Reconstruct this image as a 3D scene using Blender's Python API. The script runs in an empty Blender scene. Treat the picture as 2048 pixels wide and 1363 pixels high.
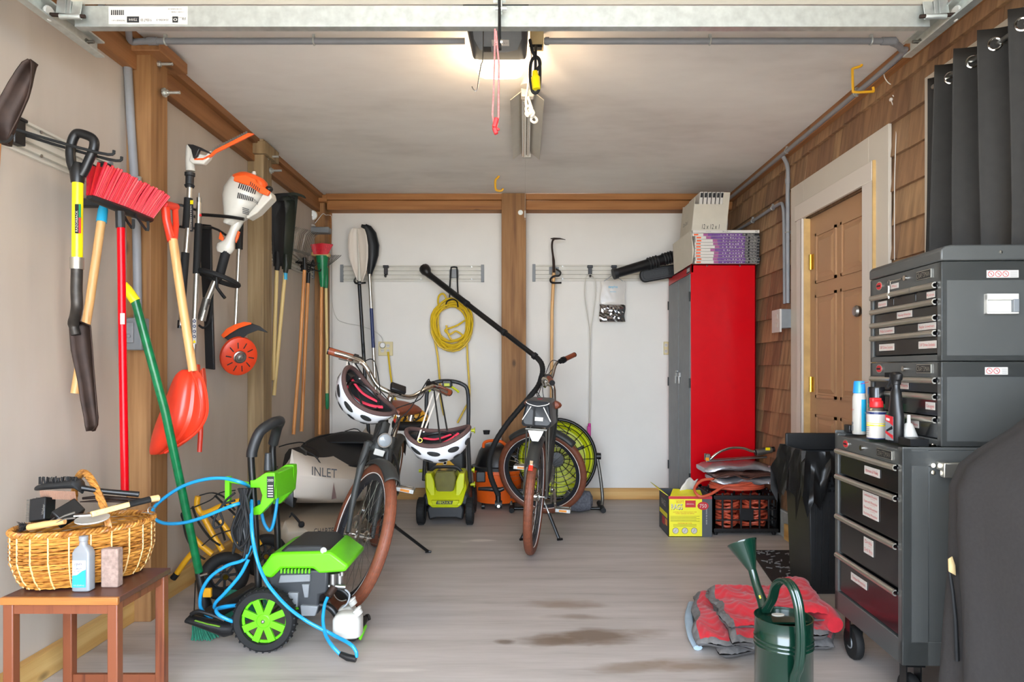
import bpy, math, random
from mathutils import Vector, Matrix, Euler
random.seed(7)
# ---------------------------------------------------------------- camera, sky, light, exposure
F, CX, CY, H = 1365.0, 1047.0, 737.0, 1.083      # focal length in pixels, vanishing point, eye height
scn = bpy.context.scene
cam = bpy.data.cameras.new('camera'); cam.sensor_width = 36; cam.lens = 36*F/2048
cam.shift_x = -(CX-1024)/2048; cam.shift_y = (CY-681.5)/2048; cam.clip_start = .02
camo = bpy.data.objects.new('camera', cam); scn.collection.objects.link(camo)
camo.location = (0, 0, H); camo.rotation_euler = (math.pi/2, 0, 0); scn.camera = camo
scn.view_settings.view_transform = 'Standard'; scn.view_settings.look = 'None'
scn.view_settings.exposure = 1.22; scn.view_settings.gamma = 1; scn.view_settings.use_curve_mapping = False
w = bpy.data.worlds.new('sky'); scn.world = w; w.use_nodes = True
bg = w.node_tree.nodes['Background']; bg.inputs[0].default_value = (.80, .92, 1.08, 1); bg.inputs[1].default_value = 6.8
def area(name, loc, size, power, col, rot, portal=False, spread=None):
    l = bpy.data.lights.new(name, 'AREA'); l.shape = 'RECTANGLE'; l.size, l.size_y = size; l.energy = power; l.color = col
    if portal: l.cycles.is_portal = True
    if spread: l.spread = spread
    o = bpy.data.objects.new(name, l); o.location = loc; o.rotation_euler = rot; scn.collection.objects.link(o); return o
area('opening_portal', (-.06, -.27, 1.13), (2.8, 2.24), 10, (1, 1, 1), (math.pi/2, 0, 0), portal=True)   # the open garage doorway (sky light enters here)

sl_ = bpy.data.lights.new('sun', 'SUN'); sl_.energy = 15; sl_.color = (1, .93, .83); sl_.angle = .02
so = bpy.data.objects.new('sun', sl_); so.rotation_euler = (math.radians(-27), math.radians(6), 0); scn.collection.objects.link(so)   # high sun behind the building, lights the driveway outside
def bulb(name, loc, power, r=.03, col=(1, .74, .47)):
    l = bpy.data.lights.new(name, 'POINT'); l.energy = power; l.color = col; l.shadow_soft_size = r
    o = bpy.data.objects.new(name, l); o.location = loc; scn.collection.objects.link(o)
bulb('opener_bulb', (-.1, 3.05, 2.35), 4.5)       # the opener's lamps
# ---------------------------------------------------------------- helpers
def V(*a): return Vector(a)
def at(px, py, d): return Vector(((px-CX)*d/F, d, H-(py-CY)*d/F))
def ats(pts, d=None): return [at(p[0], p[1], p[2] if len(p) > 2 else d) for p in pts]
def srgb(h):
    h = h.lstrip('#'); c = [int(h[i:i+2], 16)/255 for i in (0, 2, 4)]
    return tuple((x/12.92 if x <= .04045 else ((x+.055)/1.055)**2.4) for x in c)+(1,)
def frame(z, up=V(0, 0, 1)):
    z = z.normalized(); x = up.cross(z)
    if x.length < 1e-4: x = V(1, 0, 0).cross(z)
    if x.length < 1e-4: x = V(0, 1, 0).cross(z)
    x.normalize(); y = z.cross(x)
    return Matrix((x, y, z)).transposed()
def mat4(loc, x, y, z):
    m = Matrix((x, y, z)).transposed().to_4x4(); m.translation = loc; return m
def aim(a, b, up=V(0, 0, 1)):
    m = frame(b-a, up).to_4x4(); m.translation = a; return m
def rot(axis, deg, about=None):
    r = Matrix.Rotation(math.radians(deg), 4, axis)
    return Matrix.Translation(about) @ r @ Matrix.Translation(-about) if about else r
def smooth_path(P, n=6, closed=False):
    P = [Vector(p) for p in P]; out = []; N = len(P)
    rng = range(N) if closed else range(N-1)
    for i in rng:
        if closed: a, b, c, d = P[i-1], P[i], P[(i+1) % N], P[(i+2) % N]
        else: a, b, c, d = P[max(i-1, 0)], P[i], P[i+1], P[min(i+2, N-1)]
        for k in range(n):
            t = k/n
            out.append(.5*((2*b)+(c-a)*t+(2*a-5*b+4*c-d)*t*t+(3*b-a-3*c+d)*t**3))
    if not closed: out.append(P[-1])
    return out
_tc = {}
class MB:
    def __init__(s, M=None): s.v = []; s.f = []; s.m = []; s.M = M or Matrix()
    def add(s, vs, fs, mi=0, M=None):
        o = len(s.v); T = s.M @ M if M is not None else s.M
        s.v += [T @ Vector(v) for v in vs]; s.f += [tuple(i+o for i in f) for f in fs]; s.m += [mi]*len(fs); return s
    def box(s, lo, hi, mi=0, M=None):
        x0, y0, z0 = lo; x1, y1, z1 = hi
        return s.add([(x0,y0,z0),(x1,y0,z0),(x1,y1,z0),(x0,y1,z0),(x0,y0,z1),(x1,y0,z1),(x1,y1,z1),(x0,y1,z1)],
                     [(0,3,2,1),(4,5,6,7),(0,1,5,4),(1,2,6,5),(2,3,7,6),(3,0,4,7)], mi, M)
    def cbox(s, c, sz, mi=0, M=None):
        return s.box([c[i]-sz[i]/2 for i in range(3)], [c[i]+sz[i]/2 for i in range(3)], mi, M)
    def bar(s, a, b, wx, wy, up=V(0,0,1), mi=0):
        a, b = Vector(a), Vector(b)
        return s.box((-wx/2, -wy/2, 0), (wx/2, wy/2, (b-a).length), mi, aim(a, b, up))
    def tube(s, P, r, n=8, closed=False, mi=0, sq=1.0, caps=True, up0=None):
        P = [Vector(p) for p in P]; N = len(P); R = r if isinstance(r, (list, tuple)) else [r]*N
        T = []
        for i in range(N):
            if closed: t = P[(i+1) % N]-P[i-1]
            else: t = P[min(i+1, N-1)]-P[max(i-1, 0)]
            T.append(t.normalized() if t.length > 1e-9 else V(0, 0, 1))
        u = (up0 or V(0, 0, 1)); u = u-T[0]*u.dot(T[0])
        if u.length < .05: u = V(0, 1, 0)-T[0]*T[0].y
        if u.length < .05: u = V(1, 0, 0)
        u.normalize(); vs = []; fs = []
        for i in range(N):
            u = u-T[i]*u.dot(T[i]); u.normalize(); b = T[i].cross(u)
            for k in range(n):
                a = 2*math.pi*k/n; vs.append(P[i]+(u*math.cos(a)*sq+b*math.sin(a))*R[i])
        for i in range(N if closed else N-1):
            j = (i+1) % N
            for k in range(n):
                k2 = (k+1) % n; fs.append((i*n+k, i*n+k2, j*n+k2, j*n+k))
        if not closed and caps: fs.append(tuple(range(n))[::-1]); fs.append(tuple((N-1)*n+k for k in range(n)))
        return s.add(vs, fs, mi)
    def lathe(s, prof, n=24, M=None, mi=0, a0=0, a1=2*math.pi, sx=1, sy=1, caps=True):
        full = abs(a1-a0-2*math.pi) < 1e-6; cols = n if full else n+1; vs = []; fs = []
        for r, z in prof:
            for k in range(cols):
                a = a0+(a1-a0)*k/n; vs.append((r*math.cos(a)*sx, r*math.sin(a)*sy, z))
        for i in range(len(prof)-1):
            for k in range(n):
                k2 = (k+1) % cols; fs.append((i*cols+k, i*cols+k2, (i+1)*cols+k2, (i+1)*cols+k))
        if full and tuple(prof[0]) != tuple(prof[-1]) and caps:
            if prof[0][0] > 1e-6: fs.append(tuple(range(n))[::-1])
            if prof[-1][0] > 1e-6: fs.append(tuple((len(prof)-1)*n+k for k in range(n)))
        return s.add(vs, fs, mi, M)
    def open_lathe(s, prof, n=24, M=None, mi=0, sx=1, sy=1):
        vs = []; fs = []
        for r, z in prof:
            for k in range(n):
                a = 2*math.pi*k/n; vs.append((r*math.cos(a)*sx, r*math.sin(a)*sy, z))
        for i in range(len(prof)-1):
            for k in range(n):
                k2 = (k+1) % n; fs.append((i*n+k, i*n+k2, (i+1)*n+k2, (i+1)*n+k))
        return s.add(vs, fs, mi, M)
    def cyl(s, a, b, r, r2=None, n=16, mi=0):
        a, b = Vector(a), Vector(b); L = (b-a).length
        return s.lathe([(r, 0), (r if r2 is None else r2, L)], n, aim(a, b), mi)
    def ball(s, c, r, n=12, mi=0, M=None):
        r = r if isinstance(r, (list, tuple)) else (r, r, r); vs = []; fs = []; m = max(n//2, 4)
        for i in range(m+1):
            t = math.pi*i/m
            for k in range(n):
                a = 2*math.pi*k/n; vs.append((c[0]+r[0]*math.sin(t)*math.cos(a), c[1]+r[1]*math.sin(t)*math.sin(a), c[2]+r[2]*math.cos(t)))
        for i in range(m):
            for k in range(n):
                k2 = (k+1) % n; fs.append((i*n+k, (i+1)*n+k, (i+1)*n+k2, i*n+k2))
        return s.add(vs, fs, mi, M)
    def torus(s, R, r, n=48, k=8, M=None, mi=0, a0=0, a1=2*math.pi, sq=1.0):
        full = abs(a1-a0-2*math.pi) < 1e-6; c = n if full else n+1; vs = []; fs = []
        for i in range(c):
            a = a0+(a1-a0)*i/n
            for j in range(k):
                b = 2*math.pi*j/k; q = R+r*math.cos(b)
                vs.append((q*math.cos(a), q*math.sin(a), r*sq*math.sin(b)))
        for i in range(n):
            i2 = (i+1) % c
            for j in range(k):
                j2 = (j+1) % k; fs.append((i*k+j, i2*k+j, i2*k+j2, i*k+j2))
        if not full: fs.append(tuple(range(k))); fs.append(tuple(n*k+j for j in range(k))[::-1])
        return s.add(vs, fs, mi, M)
    def prism(s, poly, z0, z1, M=None, mi=0):
        n = len(poly); vs = [(p[0], p[1], z0) for p in poly]+[(p[0], p[1], z1) for p in poly]
        fs = [tuple(range(n))[::-1], tuple(range(n, 2*n))]+[(i, (i+1) % n, n+(i+1) % n, n+i) for i in range(n)]
        return s.add(vs, fs, mi, M)
    def loft(s, rings, closed=False, mi=0, caps=True, M=None):
        n = len(rings[0]); vs = [p for r in rings for p in r]; fs = []
        for i in range(len(rings) if closed else len(rings)-1):
            j = (i+1) % len(rings)
            for k in range(n):
                k2 = (k+1) % n; fs.append((i*n+k, i*n+k2, j*n+k2, j*n+k))
        if caps and not closed: fs.append(tuple(range(n))[::-1]); fs.append(tuple((len(rings)-1)*n+k for k in range(n)))
        return s.add(vs, fs, mi, M)
    def grid(s, fn, nu, nv, mi=0, M=None):
        vs = [fn(i/nu, j/nv) for j in range(nv+1) for i in range(nu+1)]
        fs = [(j*(nu+1)+i, j*(nu+1)+i+1, (j+1)*(nu+1)+i+1, (j+1)*(nu+1)+i) for j in range(nv) for i in range(nu)]
        return s.add(vs, fs, mi, M)
    def text(s, body, size, M, mi=0, width=None, align='CENTER', spacing=1.0):
        key = (body, spacing)
        if key not in _tc:
            c = bpy.data.curves.new('t', 'FONT'); c.body = body; c.size = 1; c.align_x = 'LEFT'; c.resolution_u = 2; c.space_character = spacing; c.fill_mode = 'FRONT'
            o = bpy.data.objects.new('t', c); scn.collection.objects.link(o)
            bpy.context.view_layer.update()
            me = bpy.data.meshes.new_from_object(o.evaluated_get(bpy.context.evaluated_depsgraph_get()))
            _tc[key] = ([v.co.copy() for v in me.vertices], [tuple(p.vertices) for p in me.polygons])
            bpy.data.objects.remove(o); bpy.data.curves.remove(c); bpy.data.meshes.remove(me)
        vs, fs = _tc[key]
        if not vs: return s
        x0 = min(v.x for v in vs); x1 = max(v.x for v in vs); y0 = 0.0
        kx = size if width is None else width/max(x1-x0, 1e-6)
        off = (x0+x1)/2 if align == 'CENTER' else x0
        return s.add([((v.x-off)*kx, (v.y-.34)*size, 0) for v in vs], fs, mi, M)
    def build(s, name, mats, parent=None, bevel=0, smooth=None, label=None, subsurf=0, solidify=0, kind=None, seg=2):
        off = Vector((0, 0, 0)); p = parent
        while p is not None: off += p.location; p = p.parent
        me = bpy.data.meshes.new(name); me.from_pydata([tuple(v-off) for v in s.v], [], s.f)
        for m in (mats if isinstance(mats, (list, tuple)) else [mats]): me.materials.append(M_[m] if isinstance(m, str) else m)
        me.polygons.foreach_set('material_index', s.m)
        me.validate()
        if smooth is None: smooth = 40
        if smooth:
            me.polygons.foreach_set('use_smooth', [True]*len(me.polygons))
            try: me.set_sharp_from_angle(angle=math.radians(smooth))
            except Exception: pass
        me.update()
        o = bpy.data.objects.new(name, me); scn.collection.objects.link(o)
        if parent is not None: o.parent = parent
        if solidify: q = o.modifiers.new('s', 'SOLIDIFY'); q.thickness = solidify; q.offset = 0
        if bevel: q = o.modifiers.new('b', 'BEVEL'); q.width = bevel; q.segments = seg; q.limit_method = 'ANGLE'; q.angle_limit = math.radians(35)
        if subsurf: q = o.modifiers.new('u', 'SUBSURF'); q.levels = q.render_levels = subsurf
        if label: o['label'] = label
        if kind: o['kind'] = kind
        return o
def tag(o, label, cat, group=None, kind=None):
    o['label'] = label; o['category'] = cat
    if group: o['group'] = group
    if kind: o['kind'] = kind
    return o
def thing(name, label, cat, loc, group=None):
    o = bpy.data.objects.new(name, None); o.empty_display_size = .05; scn.collection.objects.link(o); o.location = loc
    return tag(o, label, cat, group)
def kids(o): return [c for c in bpy.data.objects if c.parent == o]
def dup(o, loc=None, parent=None, label=None, rz=0):
    c = o.copy(); scn.collection.objects.link(c); c.parent = parent
    if loc is not None: c.location = loc
    if rz: c.rotation_euler.z += rz
    if label: c['label'] = label
    for ch in kids(o): dup(ch, None, c)
    return c

# ---------------------------------------------------------------- materials
M_ = {}
def base(name, rough=.5, metal=0):
    m = bpy.data.materials.new(name); m.use_nodes = True; M_[name] = m
    n = m.node_tree.nodes; l = m.node_tree.links; b = n['Principled BSDF']
    b.inputs['Roughness'].default_value = rough; b.inputs['Metallic'].default_value = metal
    return m, n, l, b
def noise(n, l, scale, stretch=(1,1,1), detail=4, loc=(0,0,0)):
    tc = n.new('ShaderNodeTexCoord'); mp = n.new('ShaderNodeMapping'); mp.inputs['Scale'].default_value = stretch; mp.inputs['Location'].default_value = loc
    nz = n.new('ShaderNodeTexNoise'); nz.inputs['Scale'].default_value = scale; nz.inputs['Detail'].default_value = detail
    l.new(tc.outputs['Object'], mp.inputs[0]); l.new(mp.outputs[0], nz.inputs['Vector']); return nz
def ramp(n, l, src, stops):
    r = n.new('ShaderNodeValToRGB'); e = r.color_ramp.elements
    while len(e) < len(stops): e.new(.5)
    for i, (p, c) in enumerate(stops): e[i].position = p; e[i].color = srgb(c) if isinstance(c, str) else c
    l.new(src, r.inputs[0]); return r
def bump(n, l, b, src, strength=.3, dist=.002):
    q = n.new('ShaderNodeBump'); q.inputs['Strength'].default_value = strength; q.inputs['Distance'].default_value = dist
    l.new(src, q.inputs['Height']); l.new(q.outputs[0], b.inputs['Normal'])
def plain(name, col, rough=.45, metal=0, var=.12, scale=14, coat=0, bmp=0, alpha=1, trans=0, sheen=0):
    m, n, l, b = base(name, rough, metal); c = srgb(col)
    nz = noise(n, l, scale); lo = tuple(x*(1-var) for x in c[:3])+(1,); hi = tuple(min(1, x*(1+var*.6)) for x in c[:3])+(1,)
    r = ramp(n, l, nz.outputs['Fac'], [(.3, lo), (.7, hi)]); l.new(r.outputs[0], b.inputs['Base Color'])
    if coat: b.inputs['Coat Weight'].default_value = coat; b.inputs['Coat Roughness'].default_value = .1
    if bmp: bump(n, l, b, nz.outputs['Fac'], bmp)
    if alpha < 1: b.inputs['Alpha'].default_value = alpha
    if trans: b.inputs['Transmission Weight'].default_value = trans
    if sheen: b.inputs['Sheen Weight'].default_value = sheen
    return m
def wood(name, c1, c2, axis=2, scale=26, rough=.6, knots=False, dirt=None, c3=None):
    m, n, l, b = base(name, rough); st = [1, 1, 1]; st[axis] = .07
    a = noise(n, l, scale, st, 6); bb = noise(n, l, scale*3.2, [x*(.35 if i == axis else 1) for i, x in enumerate(st)], 3)
    mx = n.new('ShaderNodeMath'); mx.operation = 'MULTIPLY_ADD'; mx.inputs[1].default_value = .35; l.new(bb.outputs['Fac'], mx.inputs[0]); l.new(a.outputs['Fac'], mx.inputs[2])
    r = ramp(n, l, mx.outputs[0], [(.42, c1), (.62, c3 or c2), (.86, c2)])
    out = r.outputs[0]
    if knots:
        vo = n.new('ShaderNodeTexVoronoi'); vo.inputs['Scale'].default_value = 3.2; tc = n.new('ShaderNodeTexCoord'); mp = n.new('ShaderNodeMapping')
        s2 = [1.6, 1.6, 1.6]; s2[axis] = .8; mp.inputs['Scale'].default_value = s2; l.new(tc.outputs['Object'], mp.inputs[0]); l.new(mp.outputs[0], vo.inputs['Vector'])
        kr = ramp(n, l, vo.outputs['Distance'], [(.035, (.2, .2, .2, 1)), (.1, (1, 1, 1, 1))])
        mm = n.new('ShaderNodeMix'); mm.data_type = 'RGBA'; mm.blend_type = 'MULTIPLY'; mm.inputs[0].default_value = .8; l.new(out, mm.inputs[6]); l.new(kr.outputs[0], mm.inputs[7]); out = mm.outputs[2]
    l.new(out, b.inputs['Base Color']); bump(n, l, b, mx.outputs[0], .25)
    return m
P = plain
P('white_paint', 'c4bbac', .55, var=.03, scale=3, bmp=.05); P('white_plastic', 'bfbcb4', .35, var=.03); P('offwhite', 'c6c1b4', .4, var=.05)
P('black_plastic', '141415', .38, var=.2); P('black_rubber', '131313', .75, var=.25, bmp=.2); P('dark_grey', '303234', .45, var=.1)
P('charcoal', '202122', .5, var=.15); P('mid_grey', '7b7e80', .5, var=.1); P('chrome', 'd8d4cc', .16, 1, var=.05); P('steel', 'a9a8a4', .32, 1, var=.12)
P('galvanised', 'c6cac6', .38, .8, var=.14, scale=40); P('pipe_grey', '86878a', .5, var=.08); P('dull_metal', '77746d', .45, .8, var=.2)
P('black_metal', '161616', .35, .2, var=.2); P('red_gloss', 'c60010', .28, var=.03, coat=.12); P('red_plastic', 'd8262a', .4, var=.08); P('orange_plastic', 'f0502a', .38, var=.08)
P('yellow_gloss', 'f2dc14', .25, var=.04); P('green_gloss', '0b6a3c', .28, var=.3, scale=30); P('lime', '64c414', .35, var=.05); P('ryobi_lime', 'c6cf14', .38, var=.06)
P('hose_blue', '1b8fc4', .35, var=.06); P('cord_yellow', 'd8b418', .45, var=.08); P('cord_orange', 'c8563a', .5, var=.15); P('amber_tube', 'e0a21c', .4, var=.06)
P('red_orange', 'd8401c', .4, var=.1); P('stihl_orange', 'ef5a1c', .35, var=.06); P('stihl_white', 'c9c4b8', .35, var=.04); P('vac_orange', 'f06418', .38, var=.05)
P('kayak_beige', 'a39683', .35, var=.07, scale=5); P('kayak_light', 'cdc2b4', .4, var=.04, scale=5); P('green_paint', '08291d', .2, var=.1, coat=.5); P('rust', '35251d', .6, .5, var=.4, scale=22)
P('spade_steel', '4a4540', .5, .7, var=.3, scale=30); P('graphite', '4e4f4d', .38, .1, var=.04, scale=8); P('drawer_black', '141416', .22, var=.1, coat=.3); P('alu_trim', 'c9c4b8', .3, .9, var=.05)
P('label_white', 'c4beb6', .5, var=.01); P('label_red', 'b8262c', .5, var=.01); P('ink', '16161a', .5, var=.01); P('fabric_black', '1d1f1e', .85, var=.2, scale=60, bmp=.3); P('cover_cloth', '2e2b2a', .9, var=.12, scale=90, bmp=.3)
P('bag_black', '121212', .4, var=.3, bmp=.3); P('tyre_brown', '74402a', .6, var=.18, scale=40, bmp=.2); P('leather_brown', '8a4428', .45, var=.2); P('bike_grey', '3a3b39', .5, .2, var=.08); P('rim_dark', '2a2d33', .35, .3, var=.1)
P('white_stripe', 'f2efe8', .4, var=.01); P('helmet_white', 'c9cacd', .2, var=.02, coat=.4); P('pad_brown', '4a3430', .8, var=.1); P('pink_pad', 'd0304a', .7, var=.1); P('magenta', 'c8208c', .5, var=.1)
P('purple', '6a3f86', .55, var=.3, scale=60); P('bristle_red', 'd81f34', .6, var=.25, scale=60); P('bristle_green', '146a50', .7, var=.35, scale=60); P('bristle_black', '1c1a19', .8, var=.4, scale=70)
P('shovel_orange', 'e23a20', .32, var=.08, scale=6); P('blade_red', 'e23c22', .35, var=.06); P('glass_lens', '94999d', .1, var=.05); P('smoke_plastic', '6e6a3a', .15, var=.15); P('brick_grey', '9a8276', .9, var=.25, scale=90, bmp=.4)
P('brass', 'c09a3a', .25, 1, var=.05); P('beige_plate', 'cfc08e', .4, var=.03); P('rake_green', '262c22', .5, var=.15); P('tarp_silver', 'b4b4b8', .3, .75, var=.15, scale=12, bmp=.4); P('tarp_brown', '5a3a30', .5, var=.2)
P('blanket_red', 'be1526', .8, var=.12, scale=40, sheen=.2); P('blanket_grey', '6a6867', .85, var=.2, scale=60); P('rag_blue', '9fb4c4', .8, var=.1); P('cardboard', 'c6bfae', .8, var=.04); P('box_yellow', 'e6dc28', .55, var=.03); P('box_dark', '4a4d50', .6, var=.08)
P('white_cloth', 'd0cbc2', .8, var=.04); P('blue_label', '2aa6cf', .4, var=.03); P('blue_cap', '2a8fd8', .3, var=.03); P('navy', '1c2a5a', .4, var=.05); P('foil', 'c4c6c8', .12, 1, var=.3, scale=30, bmp=.9)
P('wax_paint', 'c9a05a', .5, var=.15); P('door_tan', 'ad8560', .45, var=.05, scale=4); P('cream_line', 'd8b47a', .4, var=.05); P('yellow_wood', 'c9a468', .5, var=.2, scale=12); P('concrete_block', '9a9b96', .85, var=.2, scale=20, bmp=.3)
P('curtain_black', '2a2723', .8, var=.15, scale=30, bmp=.2); P('driveway', 'c4bcae', .9, var=.1); P('reflector_grey', 'b9b4a8', .35, .5, var=.05); P('hook_yellow', 'e0a81c', .4, var=.06); P('copper_wire', '6e4a34', .5, .4, var=.3); P('wrap_magenta', 'a4568a', .5, var=.2, scale=50); P('stain_wood', '6a3a22', .35, var=.3, scale=12)
P('eva_dark', '111112', .7, var=.1); P('rope_pink', 'd87a78', .7, var=.3, scale=200); P('mesh_grey', '5a5a60', .8, var=.4, scale=70); P('handle_green', '0f7a48', .4, var=.1); P('tan_cloth', 'c2a878', .8, var=.1); P('amber', 'e08a1c', .3, var=.05)
P('clear_bag', 'd9d4cc', .25, var=.05, alpha=.75); P('bottle_clear', 'a3a8ac', .22, var=.03, alpha=.82, trans=.25); P('dust', 'b8ae9e', .8, var=.2); P('gun_green', '6a9a2c', .4, var=.1); P('reflex_red', 'e0301c', .2, var=.1); P('yellow_rope', 'e3b92c', .6, var=.1)
wood('post_wood', '6a4526', 'a2774a', 2, 20, .7, True, c3='8a6138'); wood('post_grey', '6f5a42', 'a08a68', 2, 22, .75, c3='88714f'); wood('beam_wood', '7a4a28', 'a5703e', 0, 18, .65, True, c3='93602f'); wood('beam_wood_y', '74482a', '9f6e44', 1, 18, .65, True, c3='8a5c34')
wood('base_wood_x', 'a87434', 'd8b070', 0, 14, .55, c3='c2924e'); wood('base_wood_y', 'a07034', 'd6b272', 1, 14, .55, True, c3='bf9250'); wood('handle_wood', 'b07840', 'd9a86c', 2, 40, .4); wood('handle_pale', 'b8955a', 'dcc080', 2, 40, .5)
wood('handle_dark', 'a2622e', 'cf8c4c', 2, 40, .4); wood('table_wood', '54281a', '7a4228', 2, 34, .4); wood('table_dark', '40241c', '5a352a', 0, 24, .35); wood('table_edge', '7a431e', 'a86a32', 0, 30, .4); wood('grip_wood', 'c8965a', 'e6c084', 0, 30, .45)
wood('trim_white', 'bdb2a4', 'd0c6ba', 2, 18, .55); wood('trim_white_y', 'bdb1a3', 'cfc5b8', 1, 10, .55)
M_['red_gloss'].node_tree.nodes['Principled BSDF'].inputs['Specular IOR Level'].default_value = .22
# shingles: colour differs from shingle to shingle
m, n, l, b = base('shingle', .75); g = n.new('ShaderNodeNewGeometry')
r1 = ramp(n, l, g.outputs['Random Per Island'], [(0, '7d5c44'), (.4, '967252'), (.7, 'a5835f'), (1, '8a6a50')]); nz = noise(n, l, 30, (1, 1, .08), 6)
r2 = ramp(n, l, nz.outputs['Fac'], [(.3, (.62, .6, .58, 1)), (.65, (1.1, 1.08, 1.05, 1))]); mm = n.new('ShaderNodeMix'); mm.data_type = 'RGBA'; mm.blend_type = 'MULTIPLY'; mm.inputs[0].default_value = 1
l.new(r1.outputs[0], mm.inputs[6]); l.new(r2.outputs[0], mm.inputs[7]); l.new(mm.outputs[2], b.inputs['Base Color']); bump(n, l, b, nz.outputs['Fac'], .4)
# wicker: woven over-under look
def weave_mat(name, c1, c2):
    m, n, l, b = base(name, .4); nz = noise(n, l, 60, (1, 1, 3), 3)
    g = n.new('ShaderNodeNewGeometry'); ad = n.new('ShaderNodeMath'); ad.operation = 'MULTIPLY_ADD'; ad.inputs[1].default_value = .5; l.new(g.outputs['Random Per Island'], ad.inputs[0]); l.new(nz.outputs['Fac'], ad.inputs[2])
    r = ramp(n, l, ad.outputs[0], [(.4, c1), (1, c2)]); l.new(r.outputs[0], b.inputs['Base Color'])
weave_mat('wicker', '7a4210', 'cf9040')
# mottled surfaces
def mottled(name, cols, scale, stretch, rough=.8, loc=(0,0,0), bmp=.1, stains=()):
    m, n, l, b = base(name, rough); a = noise(n, l, scale, stretch, 8, loc); c = noise(n, l, scale*7, stretch, 4, loc)
    mx = n.new('ShaderNodeMath'); mx.operation = 'MULTIPLY_ADD'; mx.inputs[1].default_value = .3; l.new(c.outputs['Fac'], mx.inputs[0]); l.new(a.outputs['Fac'], mx.inputs[2])
    r = ramp(n, l, mx.outputs[0], cols); out = r.outputs[0]
    if stains:
        wob = noise(n, l, 5, (1, 2.2, 1), 5); tc = n.new('ShaderNodeTexCoord')
        for (x, y, rx, ry, col, amt) in stains:
            mp = n.new('ShaderNodeMapping'); mp.inputs['Location'].default_value = (-x/rx, -y/ry, 0); mp.inputs['Scale'].default_value = (1/rx, 1/ry, 0); l.new(tc.outputs['Object'], mp.inputs[0])
            ln = n.new('ShaderNodeVectorMath'); ln.operation = 'LENGTH'; l.new(mp.outputs[0], ln.inputs[0])
            ad = n.new('ShaderNodeMath'); ad.operation = 'MULTIPLY_ADD'; ad.inputs[1].default_value = 1.7; l.new(wob.outputs['Fac'], ad.inputs[0]); l.new(ln.outputs['Value'], ad.inputs[2])
            rr = ramp(n, l, ad.outputs[0], [(0, (amt,)*3+(1,)), (1, (0, 0, 0, 1))]); rr.color_ramp.elements[0].position = .62; rr.color_ramp.elements[1].position = .95
            sub = n.new('ShaderNodeMath'); sub.operation = 'MULTIPLY'; sub.inputs[1].default_value = .5; l.new(ad.outputs[0], sub.inputs[0]); l.new(sub.outputs[0], rr.inputs[0])
            mm = n.new('ShaderNodeMix'); mm.data_type = 'RGBA'; l.new(rr.outputs[0], mm.inputs[0]); l.new(out, mm.inputs[6]); mm.inputs[7].default_value = srgb(col); out = mm.outputs[2]
    l.new(out, b.inputs['Base Color']); bump(n, l, b, mx.outputs[0], bmp)
    return m
mottled('ceiling_paint', [(.36, 'ccc6bf'), (.62, 'e0dbd5'), (.85, 'e8e4de')], .9, (1, 2.0, 1), .85)
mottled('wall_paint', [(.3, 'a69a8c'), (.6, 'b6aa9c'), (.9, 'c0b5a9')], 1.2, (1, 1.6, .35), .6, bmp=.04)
mottled('back_paint', [(.3, 'd4d0c8'), (.9, 'dedad2')], 1.2, (1, 1, 1), .6, bmp=.03)
def fl(px, py): q = H*F/(py-CY); return (px-CX)*q/F, q
st = []
for px, py, rx, ry, col, am in ((1190,1272,.22,.09,'6a5644',.85),(1110,1282,.16,.06,'6a5644',.8),(1290,1265,.12,.05,'7a6654',.5),(1120,1208,.2,.07,'8a7666',.7),(1150,1233,.14,.04,'7a6654',.6),
        (1260,1335,.18,.06,'77634f',.6),(1380,1330,.2,.06,'7c6650',.7),(1010,1283,.05,.03,'5c4a3a',.7),(300,1290,.3,.1,'8a7360',.3),(700,1150,.25,.2,'8a7462',.3),
        (960,1080,.10,.035,'d2cbc2',.9),(930,1083,.04,.02,'cfc8c0',.6),(800,1340,.12,.02,'cfc8c0',.5),(1440,1320,.1,.03,'77634f',.4)):
    x, y = fl(px, py); st.append((x, y, rx, ry, col, am))
mottled('floor_concrete', [(.3, '8c827a'), (.55, 'aaa29c'), (.85, 'bab2ad')], 3.2, (.35, 3.5, 1), .55, bmp=.12, stains=st)
m, n, l, b = base('lamp_lens', .3); b.inputs['Base Color'].default_value = (1, .9, .75, 1); b.inputs['Emission Color'].default_value = (1, .78, .5, 1); b.inputs['Emission Strength'].default_value = 1.0
# ================================================================ THE SETTING
LX, RX, BY, CZ = -1.70, 1.70, 5.69, 2.50
def struct(name, mb, mats, **k):
    o = mb.build(name, mats, **k); o['kind'] = 'structure'; return o
mb = MB(); mb.grid(lambda u, v: V(LX-.15+3.6*u, -.35+6.2*v, 0), 18, 30); struct('floor', mb, 'floor_concrete', smooth=0)
mb = MB().box((-7, -14, -.06), (7, -.35, -.01)); o = struct('driveway', mb, 'driveway')
mb = MB().box((LX-.15, -.4, CZ), (RX+.15, BY+.15, CZ+.12)); struct('ceiling', mb, 'ceiling_paint')
mb = MB().box((LX-.12, -.35, 0), (LX, BY+.1, CZ)); struct('wall_left', mb, 'wall_paint')
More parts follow.
